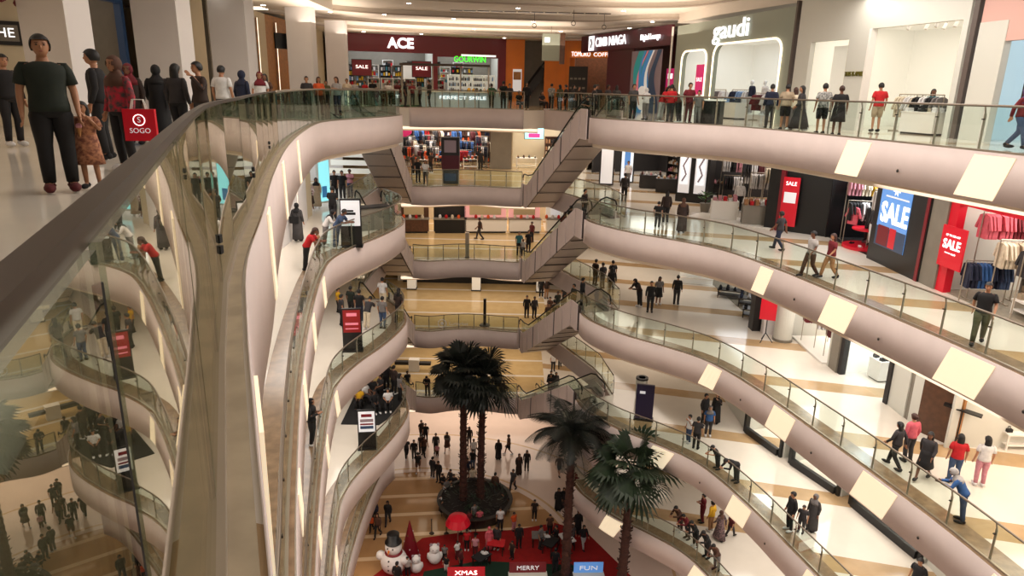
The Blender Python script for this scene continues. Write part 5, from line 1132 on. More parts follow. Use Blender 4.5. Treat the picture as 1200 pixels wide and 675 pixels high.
    def legs(f,w=1.):
        m=MB(); pv,ws=V3(j['pelvis']),V3(j['waist']); hm=V3(j['hipl']).lerp(V3(j['hipr']),.5)
        if pose=='sit': tube2(m,[ws,pv,hm+Vector((0,-.03,-.09))],[.15,.17,.15],[.12,.15,.13])
        else: tube2(m,[pv.lerp(ws,.5),pv,hm,hm+Vector((0,0,-.07))],[.155,.168,.172,.13],[.125,.140,.142,.11])
        for k in 'lr':
            h,kn,an=V3(j['hip'+k]),V3(j['kn'+k]),V3(j['an'+k]); P_=[h+(h-kn)*.05,h.lerp(kn,.12),h.lerp(kn,.5),h.lerp(kn,.93)]; r_=[.085,.104,.092*w,.072*w]
            if f: P_+=[kn.lerp(an,.12),kn.lerp(an,.5),kn.lerp(an,.97)]; r_+=[.070*w,.066*w,.056*w]
            tube2(m,P_,r_,r_,10)
        return done(m,'trousers')
    D['trousers']=legs(True); D['shorts']=legs(False,1.1)
    # robe / skirt
    pv,ws,cs=j['pelvis'],j['waist'],j['chest']
    if pose=='sit':
        kl=lerp(j['knl'],j['knr'],.5); c=[[('w',ws,.15),('p',pv,.19),('k',kl,.16),('h',(kl[0],kl[1]-.01,.14),.17)]]; D['robe']=skin_mesh('robe',c,1); D['skirt']=skin_mesh('skirt',c,1)
    else:
        fy=(j['anl'][1]+j['anr'][1])/2; sp=abs(j['anl'][1]-j['anr'][1])/2+.05
        D['robe']=lathe_mesh('robe',[(0,fy,.10,.24,.16+sp*.7),(0,fy*.7,.45,.22,.17+sp*.4),(0,pv[1],.90,.20,.165),(ws[0],ws[1],ws[2],.175,.14),(cs[0],cs[1],cs[2],.19,.145),(0,j['neckb'][1],j['neckb'][2]-.01,.10,.08)])
        D['skirt']=lathe_mesh('skirt',[(0,fy*.6,.48,.24,.19+sp*.4),(0,fy*.3,.7,.21,.18),(0,pv[1],.92,.19,.155),(ws[0],ws[1],ws[2],.165,.135)])
    # shoes
    m=MB()
    for k in 'lr':
        an,to=V3(j['an'+k]),V3(j['to'+k]); c=an.lerp(to,.5); m.ball((c.x,c.y,max(.04,c.z-.02)),.135,'black',10,(.42,1.05,.40)); m.ball((an.x,an.y+.03,max(.05,an.z-.03)),.06,'black',8,(.9,1,.9))
    o=m.build('shoes',None,True); D['shoes']=o.data; bpy.data.objects.remove(o)
    # hair pieces follow the head axis
    M4=Matrix.Translation(hd)@Matrix(((1,0,0),(0,-f.y,up.y),(0,-f.z,up.z))).to_4x4()
    def head_piece(fn,name):
        m=MB(); fn(m); o=m.build(name,None,True); me=o.data; bpy.data.objects.remove(o); me.transform(M4); return me
    def cap(m,zmin=-.02,yb=0,r=.114):
        n=20;k=10;vs=[];fs=[]
        for i in range(k+1):
            ph=math.pi*.66*i/k
            for q in range(n):
                t=2*math.pi*q/n; x=.090*math.sin(ph)*math.cos(t); y=.118*math.sin(ph)*math.sin(t)+.002; z=.124*math.cos(ph)+.002
                if y<-.02: 
                    lim=.058 if y<-.055 else .058-(.055+y)*-1.6*-1; z=max(z,lim if y<-.055 else .0)
                    y=max(y,-.112)
                vs.append((x,y,z))
        for i in range(k):
            for q in range(n): fs.append((i*n+q,i*n+(q+1)%n,(i+1)*n+(q+1)%n,(i+1)*n+q))
        m.add(vs,fs,'hair')
    def long_(m):
        cap(m); m.lathe([(.08,.05),(.092,-.02),(.098,-.12),(.09,-.24),(.05,-.32)],'hair',12,(0,.05,0),1,.6)
    def bun(m): cap(m); m.ball((0,.11,.03),.055,'hair',8)
    def hijab(m):
        n=20;k=10;vs=[];fs=[]
        for i in range(k+1):
            ph=.01+math.pi*.80*i/k
            for q in range(n):
                t=2*math.pi*q/n; r=.108; vs.append((r*math.sin(ph)*math.cos(t)*.90,r*math.sin(ph)*math.sin(t)*1.08+.006,r*1.18*math.cos(ph)))
        for i in range(k):
            for q in range(n):
                f_=(i*n+q,i*n+(q+1)%n,(i+1)*n+(q+1)%n,(i+1)*n+q); c=sum((Vector(vs[a]) for a in f_),Vector())/4
                if c.y<-.055 and -.11<c.z<.068 and abs(c.x)<.064: continue
                fs.append(f_)
        m.add(vs,fs,'hair'); m.lathe([(.075,-.085),(.085,-.125),(.12,-.165),(.185,-.235),(.19,-.33)],'hair',16,(0,.012,0),1,.76)
    def hat(m): cap(m); m.box(-.07,.07,-.2,-.06,.05,.065,'hair')
    for nm,fn in (('short',cap),('long',long_),('bun',bun),('hijab',hijab),('cap',hat)): D[nm]=head_piece(fn,'hair' if nm!='hijab' else 'headscarf')
    def face(m):
        for s in (-1,1): m.ball((.031*s,-.090,.004),.010,'eye_dark',8,(1.2,.7,.8)); m.box(.031*s-.015,.031*s+.015,-.097,-.088,.022,.027,'eye_dark')
    D['eyes']=head_piece(face,'eyes')
    def lips(m): m.ball((0,-.092,-.062),.020,'lip_red',8,(1,.5,.32))
    D['mouth']=head_piece(lips,'mouth')
    for k2,me in D.items():
        if not me.materials: me.materials.append(MATS['skin'])
    POSES[pose]=D; return D
def child(root,me,name,m,label=None):
    o=bpy.data.objects.new(name,me); C.objects.link(o); o.parent=root
    if m:
        for s in o.material_slots: s.link='OBJECT'; s.material=MATS[m] if isinstance(m,str) else m
    return o
def person(x,y,z,h,rz,pose,outfit,top,bot,hair,label,skin='skin',group=None,name='person',cat='person',wide=1.06):
    D=proto(pose); r=bpy.data.objects.new(name,D['body']); C.objects.link(r)
    r.material_slots[0].link='OBJECT'; r.material_slots[0].material=MATS[skin]
    k=h/1.72; wd=k*(1.0 if h>1.35 else 1.12)*wide; r.location=(x,y,z+.005); r.rotation_euler=(0,0,R(rz)); r.scale=(wd,wd,k); tag(r,label,cat,group)
    T='cloth_'+top; B='cloth_'+bot
    if outfit in('tt','ts','tk'): child(r,D['shirt'],'shirt',T)
    elif outfit in('ls','lk','lh'): child(r,D['long_shirt'],'long_shirt',T)
    if outfit in('tt','ls'): child(r,D['trousers'],'trousers',B)
    elif outfit in ('ts','lh'): child(r,D['shorts'],'shorts',B)
    elif outfit in('tk','lk'): child(r,D['skirt'],'skirt',B)
    elif outfit=='dr': child(r,D['robe'],'robe',T); child(r,D['long_shirt'],'sleeves',T)
    elif outfit=='sd': child(r,D['skirt'],'dress_skirt',T); child(r,D['shirt'],'dress_top',T)
    if not skin.startswith('mannequin'): child(r,D['shoes'],'shoes','cloth_'+('dark_red' if top=='dark_green' and y<14 else 'white' if int(abs(x*7))%4==0 else 'black'))
    if hair!='bald':
        hn,_,hc=hair.partition(':'); m='cloth_'+hc if hc in CLOTH else ('hair_brown' if hc=='b' else 'hair')
        child(r,D[hn],'headscarf' if hn=='hijab' else ('cap' if hn=='cap' else 'hair'),m)
    if h>.5 and y<24 and not skin.startswith('mannequin'): child(r,D['eyes'],'eyes',None); child(r,D['mouth'],'mouth',None)
    return r
PEOPLE=[
(-9.73, 13.55, 0, 1.7, 60, 'stand', 'ls', 'black', 'black', 'short', 'person in black sweater, black trousers, first from left, at upper left', 'at upper left'),
(-5.33, 8.06, 0, 1.74, 35, 'stand', 'tt', 'dark_green', 'black', 'short', 'person in dark green top, black trousers, second from left, at upper left', 'at upper left'),
(-5.13, 8.33, 0, 1.02, 15, 'reach', 'sd', 'floral_tan', 'floral_tan', 'long', 'child in floral tan dress, third from left, at upper left', 'at upper left'),
(-6.82, 11.56, 0, 1.74, -75, 'stand', 'ls', 'black', 'black', 'short', 'person in black sweater, black trousers, fourth from left, at upper left', 'at upper left'),
(-5.72, 10.2, 0, 1.6, -20, 'bag', 'ls', 'patterned_red', 'black', 'hijab:brown', 'person in patterned red sweater, black trousers, fifth from left, at upper left', 'at upper left'),
(-7.9, 14.54, 0, 1.6, 10, 'stand', 'dr', 'dark_brown', 'dark_brown', 'hijab:maroon', 'person in long dark brown robe, sixth from left, at upper left', 'at upper left'),
(-7.62, 15.09, 0, 1.6, -160, 'walk', 'dr', 'black', 'black', 'hijab:black', 'person in long black robe, seventh from left, at upper left', 'at upper left'),
(-6.95, 14.54, 0, 1.62, 170, 'stand', 'ls', 'charcoal', 'black', 'long', 'person in charcoal sweater, black trousers, eighth from left, at upper left', 'at upper left'),
(-6.36, 14.28, 0, 1.66, -40, 'reach', 'ls', 'dark_brown', 'charcoal', 'short', 'person in dark brown sweater, charcoal trousers, ninth from left, at upper left', 'at upper left'),
(-7.35, 17.78, 0, 1.68, 175, 'stand', 'tt', 'white', 'charcoal', 'short', 'person in white top, charcoal trousers, tenth from left, at upper left', 'at upper left'),
(-7.52, 19.51, 0, 1.6, 160, 'stand', 'dr', 'navy', 'navy', 'hijab:navy', 'person in long navy robe, eleventh from left, at upper left', 'at upper left'),
(-7.99, 22.2, 0, 1.62, 20, 'stand', 'tt', 'white', 'black', 'hijab:maroon', 'person in white top, black trousers, twelfth from left, at upper left', 'at upper left'),
(-8.79, 24.94, 0, 1.6, 0, 'phone', 'tt', 'brown', 'black', 'long', 'person in brown top, black trousers, thirteenth from left, at upper left', 'at upper left'),
(-8.67, 29.46, 0, 1.6, 10, 'stand', 'tt', 'charcoal', 'black', 'short', 'person in charcoal top, black trousers, first from left, along upper left glass', 'along upper left glass'),
(-8.48, 30.56, 0, 1.6, 30, 'stand', 'tt', 'orange', 'black', 'long:b', 'person in orange top, black trousers, second from left, along upper left glass', 'along upper left glass'),
(-10.03, 37.59, 0, 1.5, 0, 'stand', 'tt', 'olive', 'black', 'short', 'person in olive top, black trousers, third from left, along upper left glass', 'along upper left glass'),
(-7.71, 30.56, 0, 1.62, -20, 'phone', 'tt', 'light_grey', 'navy', 'long:b', 'person in light grey top, navy trousers, fourth from left, along upper left glass', 'along upper left glass'),
(-9.84, 41.39, 0, 1.65, 10, 'walk', 'tt', 'cream', 'denim', 'short', 'person in cream top, denim trousers, fifth from left, along upper left glass', 'along upper left glass'),
(-9.89, 43.58, 0, 1.6, 40, 'stand', 'ls', 'light_grey', 'denim', 'short', 'person in light grey sweater, denim trousers, sixth from left, along upper left glass', 'along upper left glass'),
(-9.78, 46.03, 0, 1.6, -30, 'stand', 'tt', 'red', 'black', 'short', 'person in red top, black trousers, seventh from left, along upper left glass', 'along upper left glass'),
(-8.79, 43.58, 0, 1.7, 0, 'walk', 'tt', 'black', 'denim', 'short', 'person in black top, denim trousers, eighth from left, along upper left glass', 'along upper left glass'),
(-8.78, 48.76, 0, 1.6, 20, 'stand', 'tt', 'white', 'black', 'short', 'person in white top, black trousers, first from left, before red-fronted shop', 'before red-fronted shop'),
(-8.13, 48.76, 0, 1.65, 160, 'stand', 'tt', 'dark_red', 'black', 'short', 'person in dark red top, black trousers, second from left, before red-fronted shop', 'before red-fronted shop'),
(-7.18, 46.03, 0, 1.6, 90, 'stand', 'tt', 'black', 'charcoal', 'long', 'person in black top, charcoal trousers, third from left, before red-fronted shop', 'before red-fronted shop'),
(-7.14, 48.76, 0, 1.6, 10, 'phone', 'tt', 'maroon', 'black', 'short', 'person in maroon top, black trousers, fourth from left, before red-fronted shop', 'before red-fronted shop'),
(-6.24, 46.03, 0, 1.6, -90, 'stand', 'tt', 'grey', 'black', 'long', 'person in grey top, black trousers, fifth from left, before red-fronted shop', 'before red-fronted shop'),
(-5.33, 43.58, 0, 1.74, -80, 'stand', 'ls', 'dark_brown', 'black', 'short', 'person in dark brown sweater, black trousers, sixth from left, before red-fronted shop', 'before red-fronted shop'),
(-1.69, 48.76, 0, 1.6, 180, 'stand', 'tt', 'green', 'black', 'short', 'person in green top, black trousers, first from left, by top glass counter', 'by top glass counter'),
(-0.76, 42.46, 0, 1.74, -170, 'stand', 'tt', 'dark_green', 'charcoal', 'short', 'person in dark green top, charcoal trousers, second from left, by top glass counter', 'by top glass counter'),
(-0.41, 43.58, 0, 1.6, 20, 'stand', 'tt', 'charcoal', 'black', 'short', 'person in charcoal top, black trousers, third from left, by top glass counter', 'by top glass counter'),
(0.23, 46.03, 0, 1.6, 30, 'sit', 'tt', 'dark_brown', 'black', 'short', 'person in dark brown top, black trousers, fourth from left, by top glass counter', 'by top glass counter'),
(0.65, 44.77, 0, 1.7, 0, 'stand', 'ls', 'black', 'black', 'short', 'person in black sweater, black trousers, fifth from left, by top glass counter', 'by top glass counter'),
(1.68, 44.77, 0, 1.62, 40, 'sit', 'tt', 'charcoal', 'black', 'long', 'person in charcoal top, black trousers, sixth from left, by top glass counter', 'by top glass counter'),
(2.0, 40.37, 0, 1.66, 150, 'stand', 'tt', 'striped_grey', 'black', 'short', 'person in striped grey top, black trousers, first from left, before orange wall', 'before orange wall'),
(2.61, 42.46, 0, 1.6, -150, 'stand', 'ls', 'olive', 'charcoal', 'long', 'person in olive sweater, charcoal trousers, second from left, before orange wall', 'before orange wall'),
(2.89, 41.39, 0, 1.6, -90, 'stand', 'ls', 'black', 'black', 'short', 'person in black sweater, black trousers, third from left, before orange wall', 'before orange wall'),
(3.21, 40.37, 0, 1.6, 90, 'stand', 'ls', 'charcoal', 'black', 'long', 'person in charcoal sweater, black trousers, fourth from left, before orange wall', 'before orange wall'),
(3.83, 43.58, 0, 1.5, 30, 'stand', 'tt', 'dark_brown', 'black', 'short', 'person in dark brown top, black trousers, fifth from left, before orange wall', 'before orange wall'),
(4.3, 37.59, 0, 1.62, -20, 'stand', 'ls', 'black', 'black', 'short', 'person in black sweater, black trousers, sixth from left, before orange wall', 'before orange wall'),
(5.08, 39.4, 0, 1.6, 40, 'phone', 'tt', 'charcoal', 'black', 'short', 'person in charcoal top, black trousers, seventh from left, before orange wall', 'before orange wall'),
(5.83, 41.39, 0, 1.6, 170, 'stand', 'tt', 'dark_grey', 'black', 'long', 'person in dark grey top, black trousers, eighth from left, before orange wall', 'before orange wall'),
(5.24, 31.75, 0, 1.6, 20, 'stand', 'tt', 'dark_grey', 'black', 'short', 'person in dark grey top, black trousers, first from left, before maroon bank', 'before maroon bank'),
(6.05, 33.03, 0, 1.45, -160, 'phone', 'tt', 'white', 'grey', 'hijab:white', 'person in white top, grey trousers, second from left, before maroon bank', 'before maroon bank'),
(6.07, 29.46, 0, 1.62, 40, 'lean', 'ls', 'red', 'light_grey', 'long', 'person in red sweater, light grey trousers, third from left, before maroon bank', 'before maroon bank'),
(6.2, 28.43, 0, 1.6, 150, 'stand', 'ls', 'red', 'charcoal', 'short', 'person in red sweater, charcoal trousers, fourth from left, before maroon bank', 'before maroon bank'),
(6.29, 27.47, 0, 1.55, -140, 'lean', 'ls', 'brown', 'black', 'long:b', 'person in brown sweater, black trousers, fifth from left, before maroon bank', 'before maroon bank'),
(6.47, 26.57, 0, 1.68, 10, 'stand', 'tt', 'maroon', 'dark_red', 'short', 'person in maroon top, dark red trousers, sixth from left, before maroon bank', 'before maroon bank'),
(7.06, 27.47, 0, 1.38, -20, 'stand', 'tt', 'grey', 'grey', 'short', 'person in grey top, grey trousers, seventh from left, before maroon bank', 'before maroon bank'),
(9.86, 27.47, 0, 1.66, 170, 'stand', 'ls', 'navy', 'charcoal', 'short', 'person in navy sweater, charcoal trousers, first from left, at top right rail', 'at top right rail'),
(10.11, 26.57, 0, 1.66, 165, 'stand', 'ts', 'beige', 'black', 'short', 'person in beige top, black shorts, second from left, at top right rail', 'at top right rail'),
(10.41, 26.57, 0, 1.55, 170, 'phone', 'tt', 'cream', 'grey', 'long:b', 'person in cream top, grey trousers, third from left, at top right rail', 'at top right rail'),
(10.33, 25.73, 0, 1.6, -100, 'walk', 'dr', 'charcoal', 'charcoal', 'long', 'person in long charcoal robe, fourth from left, at top right rail', 'at top right rail'),
(9.88, 22.83, 0, 1.68, 172, 'stand', 'ts', 'striped_grey', 'black', 'short', 'person in striped grey top, black shorts, fifth from left, at top right rail', 'at top right rail'),
(10.41, 22.83, 0, 1.6, 160, 'stand', 'sd', 'black', 'black', 'bun:b', 'person in black dress, sixth from left, at top right rail', 'at top right rail'),
(13.56, 26.57, 0, 1.78, 175, 'stand', 'ts', 'red', 'beige', 'short', 'person in red top, beige shorts, first from left, inside the white clothes store', 'inside the white clothes store'),
(15.52, 26.57, 0, 1.6, -20, 'phone', 'ls', 'teal', 'black', 'long', 'person in teal sweater, black trousers, second from left, inside the white clothes store', 'inside the white clothes store'),
(13.3, 18.61, 0, 1.6, 30, 'walk', 'ls', 'maroon', 'denim', 'hijab:purple', 'person in maroon sweater, denim trousers, at the right edge of the top deck', 'at the right edge of the top deck'),
(-8.93, 27.87, -5, 1.6, 175, 'stand', 'dr', 'dark_grey', 'dark_grey', 'hijab:black', 'person in long dark grey robe, first from left, beside second-deck left fins', 'beside second-deck left fins'),
(-10.4, 34.68, -5, 1.62, 0, 'walk', 'lk', 'patterned_white', 'dark_brown', 'long', 'person in patterned white top, dark brown skirt, second from left, beside second-deck left fins', 'beside second-deck left fins'),
(-10.41, 35.98, -5, 1.6, 10, 'stand', 'dr', 'beige', 'beige', 'hijab:black', 'person in long beige robe, third from left, beside second-deck left fins', 'beside second-deck left fins'),
(-8.5, 31.88, -5, 1.75, 170, 'phone', 'tt', 'black', 'black', 'short', 'person in black top, black trousers, fourth from left, beside second-deck left fins', 'beside second-deck left fins'),
(-10.13, 38.63, -5, 1.7, 20, 'stand', 'tt', 'black', 'black', 'cap', 'person in black top, black trousers, fifth from left, beside second-deck left fins', 'beside second-deck left fins'),
(-9.64, 38.39, -5, 1.72, 0, 'stand', 'tt', 'black', 'charcoal', 'short', 'person in black top, charcoal trousers, sixth from left, beside second-deck left fins', 'beside second-deck left fins'),
(-9.5, 39.67, -5, 1.65, -15, 'phone', 'tt', 'pink', 'denim', 'short', 'person in pink top, denim trousers, seventh from left, beside second-deck left fins', 'beside second-deck left fins'),
(-7.19, 23.27, -5, 1.6, 95, 'lean', 'tt', 'red', 'black', 'long:b', 'person in red top, black trousers, first from left, at second-deck left rail', 'at second-deck left rail'),
(-7.21, 24.63, -5, 1.15, 80, 'stand', 'tt', 'tan', 'brown', 'short', 'child in tan top, brown trousers, second from left, at second-deck left rail', 'at second-deck left rail'),
(-7.53, 27.04, -5, 1.58, 90, 'lean', 'ls', 'white', 'grey', 'hijab:black', 'person in white sweater, grey trousers, third from left, at second-deck left rail', 'at second-deck left rail'),
(-6.98, 26.63, -5, 1.7, 80, 'lean', 'tt', 'denim', 'denim', 'short', 'person in denim top, denim trousers, fourth from left, at second-deck left rail', 'at second-deck left rail'),
(-10.93, 29.47, -10, 1.2, 60, 'stand', 'dr', 'orange', 'orange', 'hijab:orange', 'child in long orange robe, first from left, along third-deck left wall', 'along third-deck left wall'),
(-10.73, 29.71, -10, 1.62, 60, 'walk', 'dr', 'black', 'black', 'hijab:black', 'person in long black robe, second from left, along third-deck left wall', 'along third-deck left wall'),
(-9.74, 29.32, -10, 1.6, 100, 'stand', 'tt', 'grey', 'black', 'short', 'person in grey top, black trousers, third from left, along third-deck left wall', 'along third-deck left wall'),
(-6.33, 19.83, -10, 1.66, 90, 'phone', 'ls', 'black', 'black', 'hijab:black', 'person in black sweater, black trousers, fourth from left, along third-deck left wall', 'along third-deck left wall'),
(-8.94, 33.62, -10, 1.3, 90, 'stand', 'tt', 'yellow', 'black', 'short', 'child in yellow top, black trousers, fifth from left, along third-deck left wall', 'along third-deck left wall'),
(-8.25, 31.54, -10, 1.6, 120, 'stand', 'tt', 'charcoal', 'black', 'short', 'person in charcoal top, black trousers, sixth from left, along third-deck left wall', 'along third-deck left wall'),
(-8.13, 32.98, -10, 1.6, 160, 'stand', 'tt', 'dark_green', 'black', 'short', 'person in dark green top, black trousers, first from left, on third-deck left platform', 'on third-deck left platform'),
(-7.5, 32.09, -10, 1.7, 175, 'stand', 'tt', 'black', 'navy', 'short', 'person in black top, navy trousers, second from left, on third-deck left platform', 'on third-deck left platform'),
(-6.92, 31.13, -10, 1.65, 160, 'lean', 'tt', 'charcoal', 'cream', 'short', 'person in charcoal top, cream trousers, third from left, on third-deck left platform', 'on third-deck left platform'),
(-6.78, 34.34, -10, 1.7, 170, 'stand', 'tt', 'white', 'cream', 'short', 'person in white top, cream trousers, fourth from left, on third-deck left platform', 'on third-deck left platform'),
(-6.21, 31.29, -10, 1.62, 165, 'stand', 'tt', 'grey', 'denim', 'short', 'person in grey top, denim trousers, fifth from left, on third-deck left platform', 'on third-deck left platform'),
(-5.46, 33.16, -10, 1.05, 90, 'stand', 'tt', 'black', 'black', 'short', 'child in black top, black trousers, sixth from left, on third-deck left platform', 'on third-deck left platform'),
(-4.94, 32.53, -10, 1.68, 150, 'stand', 'tt', 'charcoal', 'black', 'short', 'person in charcoal top, black trousers, seventh from left, on third-deck left platform', 'on third-deck left platform'),
(-4.6, 32.29, -10, 1.62, 170, 'walk', 'tt', 'dark_brown', 'black', 'long', 'person in dark brown top, black trousers, eighth from left, on third-deck left platform', 'on third-deck left platform'),
(-7.9, 32.79, -15, 1.6, 0, 'sit', 'tt', 'yellow', 'black', 'short', 'person in yellow top, black trousers, first from left, on black mat', 'on black mat'),
(-7.63, 33.42, -15, 1.65, 60, 'sit', 'tt', 'white', 'charcoal', 'short', 'person in white top, charcoal trousers, second from left, on black mat', 'on black mat'),
(-7.4, 33.85, -15, 1.7, 20, 'sit', 'tt', 'black', 'black', 'short', 'person in black top, black trousers, third from left, on black mat', 'on black mat'),
(-6.98, 32.44, -15, 1.6, 30, 'sit', 'ls', 'black', 'black', 'short', 'person in black sweater, black trousers, fourth from left, on black mat', 'on black mat'),
(-7.13, 34.4, -15, 1.6, -40, 'sit', 'tt', 'charcoal', 'black', 'short', 'person in charcoal top, black trousers, fifth from left, on black mat', 'on black mat'),
(-6.86, 34.97, -15, 1.7, 170, 'stand', 'ls', 'black', 'black', 'short', 'person in black sweater, black trousers, sixth from left, on black mat', 'on black mat'),
(-6.35, 32.67, -15, 1.6, 10, 'sit', 'tt', 'white', 'black', 'short', 'person in white top, black trousers, seventh from left, on black mat', 'on black mat'),
(-6.36, 34.55, -15, 1.7, 150, 'stand', 'ls', 'dark_brown', 'black', 'short', 'person in dark brown sweater, black trousers, eighth from left, on black mat', 'on black mat'),
(-5.9, 33.71, -15, 1.6, 120, 'stand', 'tt', 'grey', 'black', 'long', 'person in grey top, black trousers, ninth from left, on black mat', 'on black mat'),
(11.09, 28.06, -5, 1.66, -140, 'walk', 'tt', 'charcoal', 'navy', 'short', 'person in charcoal top, navy trousers, first from left, along second-deck right side', 'along second-deck right side'),
(10.64, 23.82, -5, 1.68, -70, 'walk', 'tt', 'light_grey', 'brown', 'short', 'person in light grey top, brown trousers, second from left, along second-deck right side', 'along second-deck right side'),
(11.27, 23.64, -5, 1.64, -80, 'walk', 'tt', 'maroon', 'tan', 'long:b', 'person in maroon top, tan trousers, third from left, along second-deck right side', 'along second-deck right side'),
(12.39, 17.16, -5, 1.72, -35, 'walk', 'tt', 'black', 'olive', 'short', 'person in black top, olive trousers, fourth from left, along second-deck right side', 'along second-deck right side'),
(16.82, 21.47, -5, 1.7, 20, 'stand', 'ts', 'pink', 'charcoal', 'short', 'person in pink top, charcoal shorts, fifth from left, along second-deck right side', 'along second-deck right side'),
(6.62, 47.8, -5, 1.62, 10, 'walk', 'dr', 'light_grey', 'light_grey', 'hijab:white', 'person in long light grey robe, first from left, near second-deck right escalator', 'near second-deck right escalator'),
(6.54, 40.62, -5, 1.66, 170, 'stand', 'ls', 'charcoal', 'black', 'short', 'person in charcoal sweater, black trousers, second from left, near second-deck right escalator', 'near second-deck right escalator'),
(7.83, 47.55, -5, 1.7, -30, 'stand', 'tt', 'white', 'grey', 'short', 'person in white top, grey trousers, third from left, near second-deck right escalator', 'near second-deck right escalator'),
(6.89, 32.35, -5, 1.3, 150, 'stand', 'tt', 'black', 'black', 'short', 'child in black top, black trousers, fourth from left, near second-deck right escalator', 'near second-deck right escalator'),
(7.5, 33.49, -5, 1.66, -170, 'stand', 'ls', 'dark_brown', 'black', 'long', 'person in dark brown sweater, black trousers, fifth from left, near second-deck right escalator', 'near second-deck right escalator'),
(7.83, 31.43, -5, 1.62, 165, 'stand', 'dr', 'dark_brown', 'dark_brown', 'hijab:brown', 'person in long dark brown robe, sixth from left, near second-deck right escalator', 'near second-deck right escalator'),
(4.61, 36.7, -10, 1.62, 130, 'stand', 'tt', 'dark_brown', 'black', 'short', 'person in dark brown top, black trousers, first from left, near third-deck right escalator', 'near third-deck right escalator'),
(5.18, 37.9, -10, 1.6, -150, 'stand', 'tt', 'charcoal', 'dark_grey', 'short', 'person in charcoal top, dark grey trousers, second from left, near third-deck right escalator', 'near third-deck right escalator'),
(5.32, 35.19, -10, 1.64, 170, 'stand', 'ls', 'black', 'charcoal', 'long', 'person in black sweater, charcoal trousers, third from left, near third-deck right escalator', 'near third-deck right escalator'),
(5.97, 39.38, -10, 1.66, -165, 'stand', 'tt', 'black', 'black', 'short', 'person in black top, black trousers, fourth from left, near third-deck right escalator', 'near third-deck right escalator'),
(6.91, 35.61, -10, 1.72, -60, 'lean', 'ls', 'dark_brown', 'black', 'hijab:black', 'person in dark brown sweater, black trousers, fifth from left, near third-deck right escalator', 'near third-deck right escalator'),
(7.36, 34.74, -10, 1.72, -10, 'stand', 'ls', 'black', 'black', 'short', 'person in black sweater, black trousers, sixth from left, near third-deck right escalator', 'near third-deck right escalator'),
(8.09, 36.15, -10, 1.6, 10, 'stand', 'tk', 'grey', 'black', 'long', 'person in grey top, black skirt, seventh from left, near third-deck right escalator', 'near third-deck right escalator'),
(9.1, 36.23, -10, 1.68, 160, 'stand', 'ls', 'black', 'charcoal', 'short', 'person in black sweater, charcoal trousers, eighth from left, near third-deck right escalator', 'near third-deck right escalator'),
(12.17, 19.29, -10, 1.6, -150, 'walk', 'ls', 'charcoal', 'black', 'long', 'person in charcoal sweater, black trousers, first from left, along third-deck right side', 'along third-deck right side'),
(12.84, 19.73, -10, 1.68, -170, 'stand', 'ls', 'rose', 'charcoal', 'bun:b', 'person in rose sweater, charcoal trousers, second from left, along third-deck right side', 'along third-deck right side'),
(12.74, 18.67, -10, 1.62, -50, 'walk', 'lk', 'charcoal', 'black', 'long', 'person in charcoal top, black skirt, third from left, along third-deck right side', 'along third-deck right side'),
(13.56, 18.51, -10, 1.64, 160, 'stand', 'tt', 'red', 'denim', 'long', 'person in red top, denim trousers, fourth from left, along third-deck right side', 'along third-deck right side'),
(12.52, 16.54, -10, 1.62, -120, 'lean', 'ls', 'blue', 'denim', 'hijab:light_grey', 'person in blue sweater, denim trousers, fifth from left, along third-deck right side', 'along third-deck right side'),
(14.3, 18.4, -10, 1.64, 165, 'stand', 'tt', 'white', 'pink', 'long', 'person in white top, pink trousers, sixth from left, along third-deck right side', 'along third-deck right side'),
(8.91, 29.24, -15, 1.66, 150, 'stand', 'tt', 'charcoal', 'black', 'short', 'person in charcoal top, black trousers, first from left, back on fourth-deck right', 'back on fourth-deck right'),
(9.92, 31.7, -15, 1.74, 30, 'stand', 'ls', 'black', 'black', 'short', 'person in black sweater, black trousers, second from left, back on fourth-deck right', 'back on fourth-deck right'),
(9.83, 30.53, -15, 1.64, -10, 'stand', 'tt', 'blue', 'charcoal', 'hijab:grey', 'person in blue top, charcoal trousers, third from left, back on fourth-deck right', 'back on fourth-deck right'),
(10.59, 31.92, -15, 1.66, -40, 'reach', 'dr', 'black', 'black', 'hijab:black', 'person in long black robe, fourth from left, back on fourth-deck right', 'back on fourth-deck right'),
(8.68, 29.8, -15, 1.5, -70, 'reach', 'tt', 'white', 'denim', 'short', 'person in white top, denim trousers, first from left, at fourth-deck right rail', 'at fourth-deck right rail'),
(9.38, 27.43, -15, 1.3, -75, 'lean', 'tt', 'charcoal', 'charcoal', 'short', 'child in charcoal top, charcoal trousers, second from left, at fourth-deck right rail', 'at fourth-deck right rail'),
(9.77, 26.06, -15, 1.6, -70, 'bend', 'ls', 'black', 'dark_grey', 'short', 'person in black sweater, dark grey trousers, third from left, at fourth-deck right rail', 'at fourth-deck right rail'),
(10.96, 23.01, -15, 1.72, -80, 'stand', 'ls', 'black', 'black', 'short', 'person in black sweater, black trousers, fourth from left, at fourth-deck right rail', 'at fourth-deck right rail'),
(11.39, 22.92, -15, 1.2, -40, 'stand', 'tt', 'charcoal', 'charcoal', 'short', 'child in charcoal top, charcoal trousers, fifth from left, at fourth-deck right rail', 'at fourth-deck right rail'),
(11.84, 23.04, -15, 1.62, -60, 'stand', 'dr', 'dark_grey', 'dark_grey', 'hijab:grey', 'person in long dark grey robe, sixth from left, at fourth-deck right rail', 'at fourth-deck right rail'),
(13.7, 19.26, -15, 1.7, -60, 'stand', 'tt', 'black', 'black', 'short', 'person in black top, black trousers, seventh from left, at fourth-deck right rail', 'at fourth-deck right rail'),
(8.67, 29.81, -20, 1.66, -60, 'lean', 'ls', 'brown', 'dark_brown', 'short', 'person in brown sweater, dark brown trousers, first from left, leaning on fifth-deck rail', 'leaning on fifth-deck rail'),
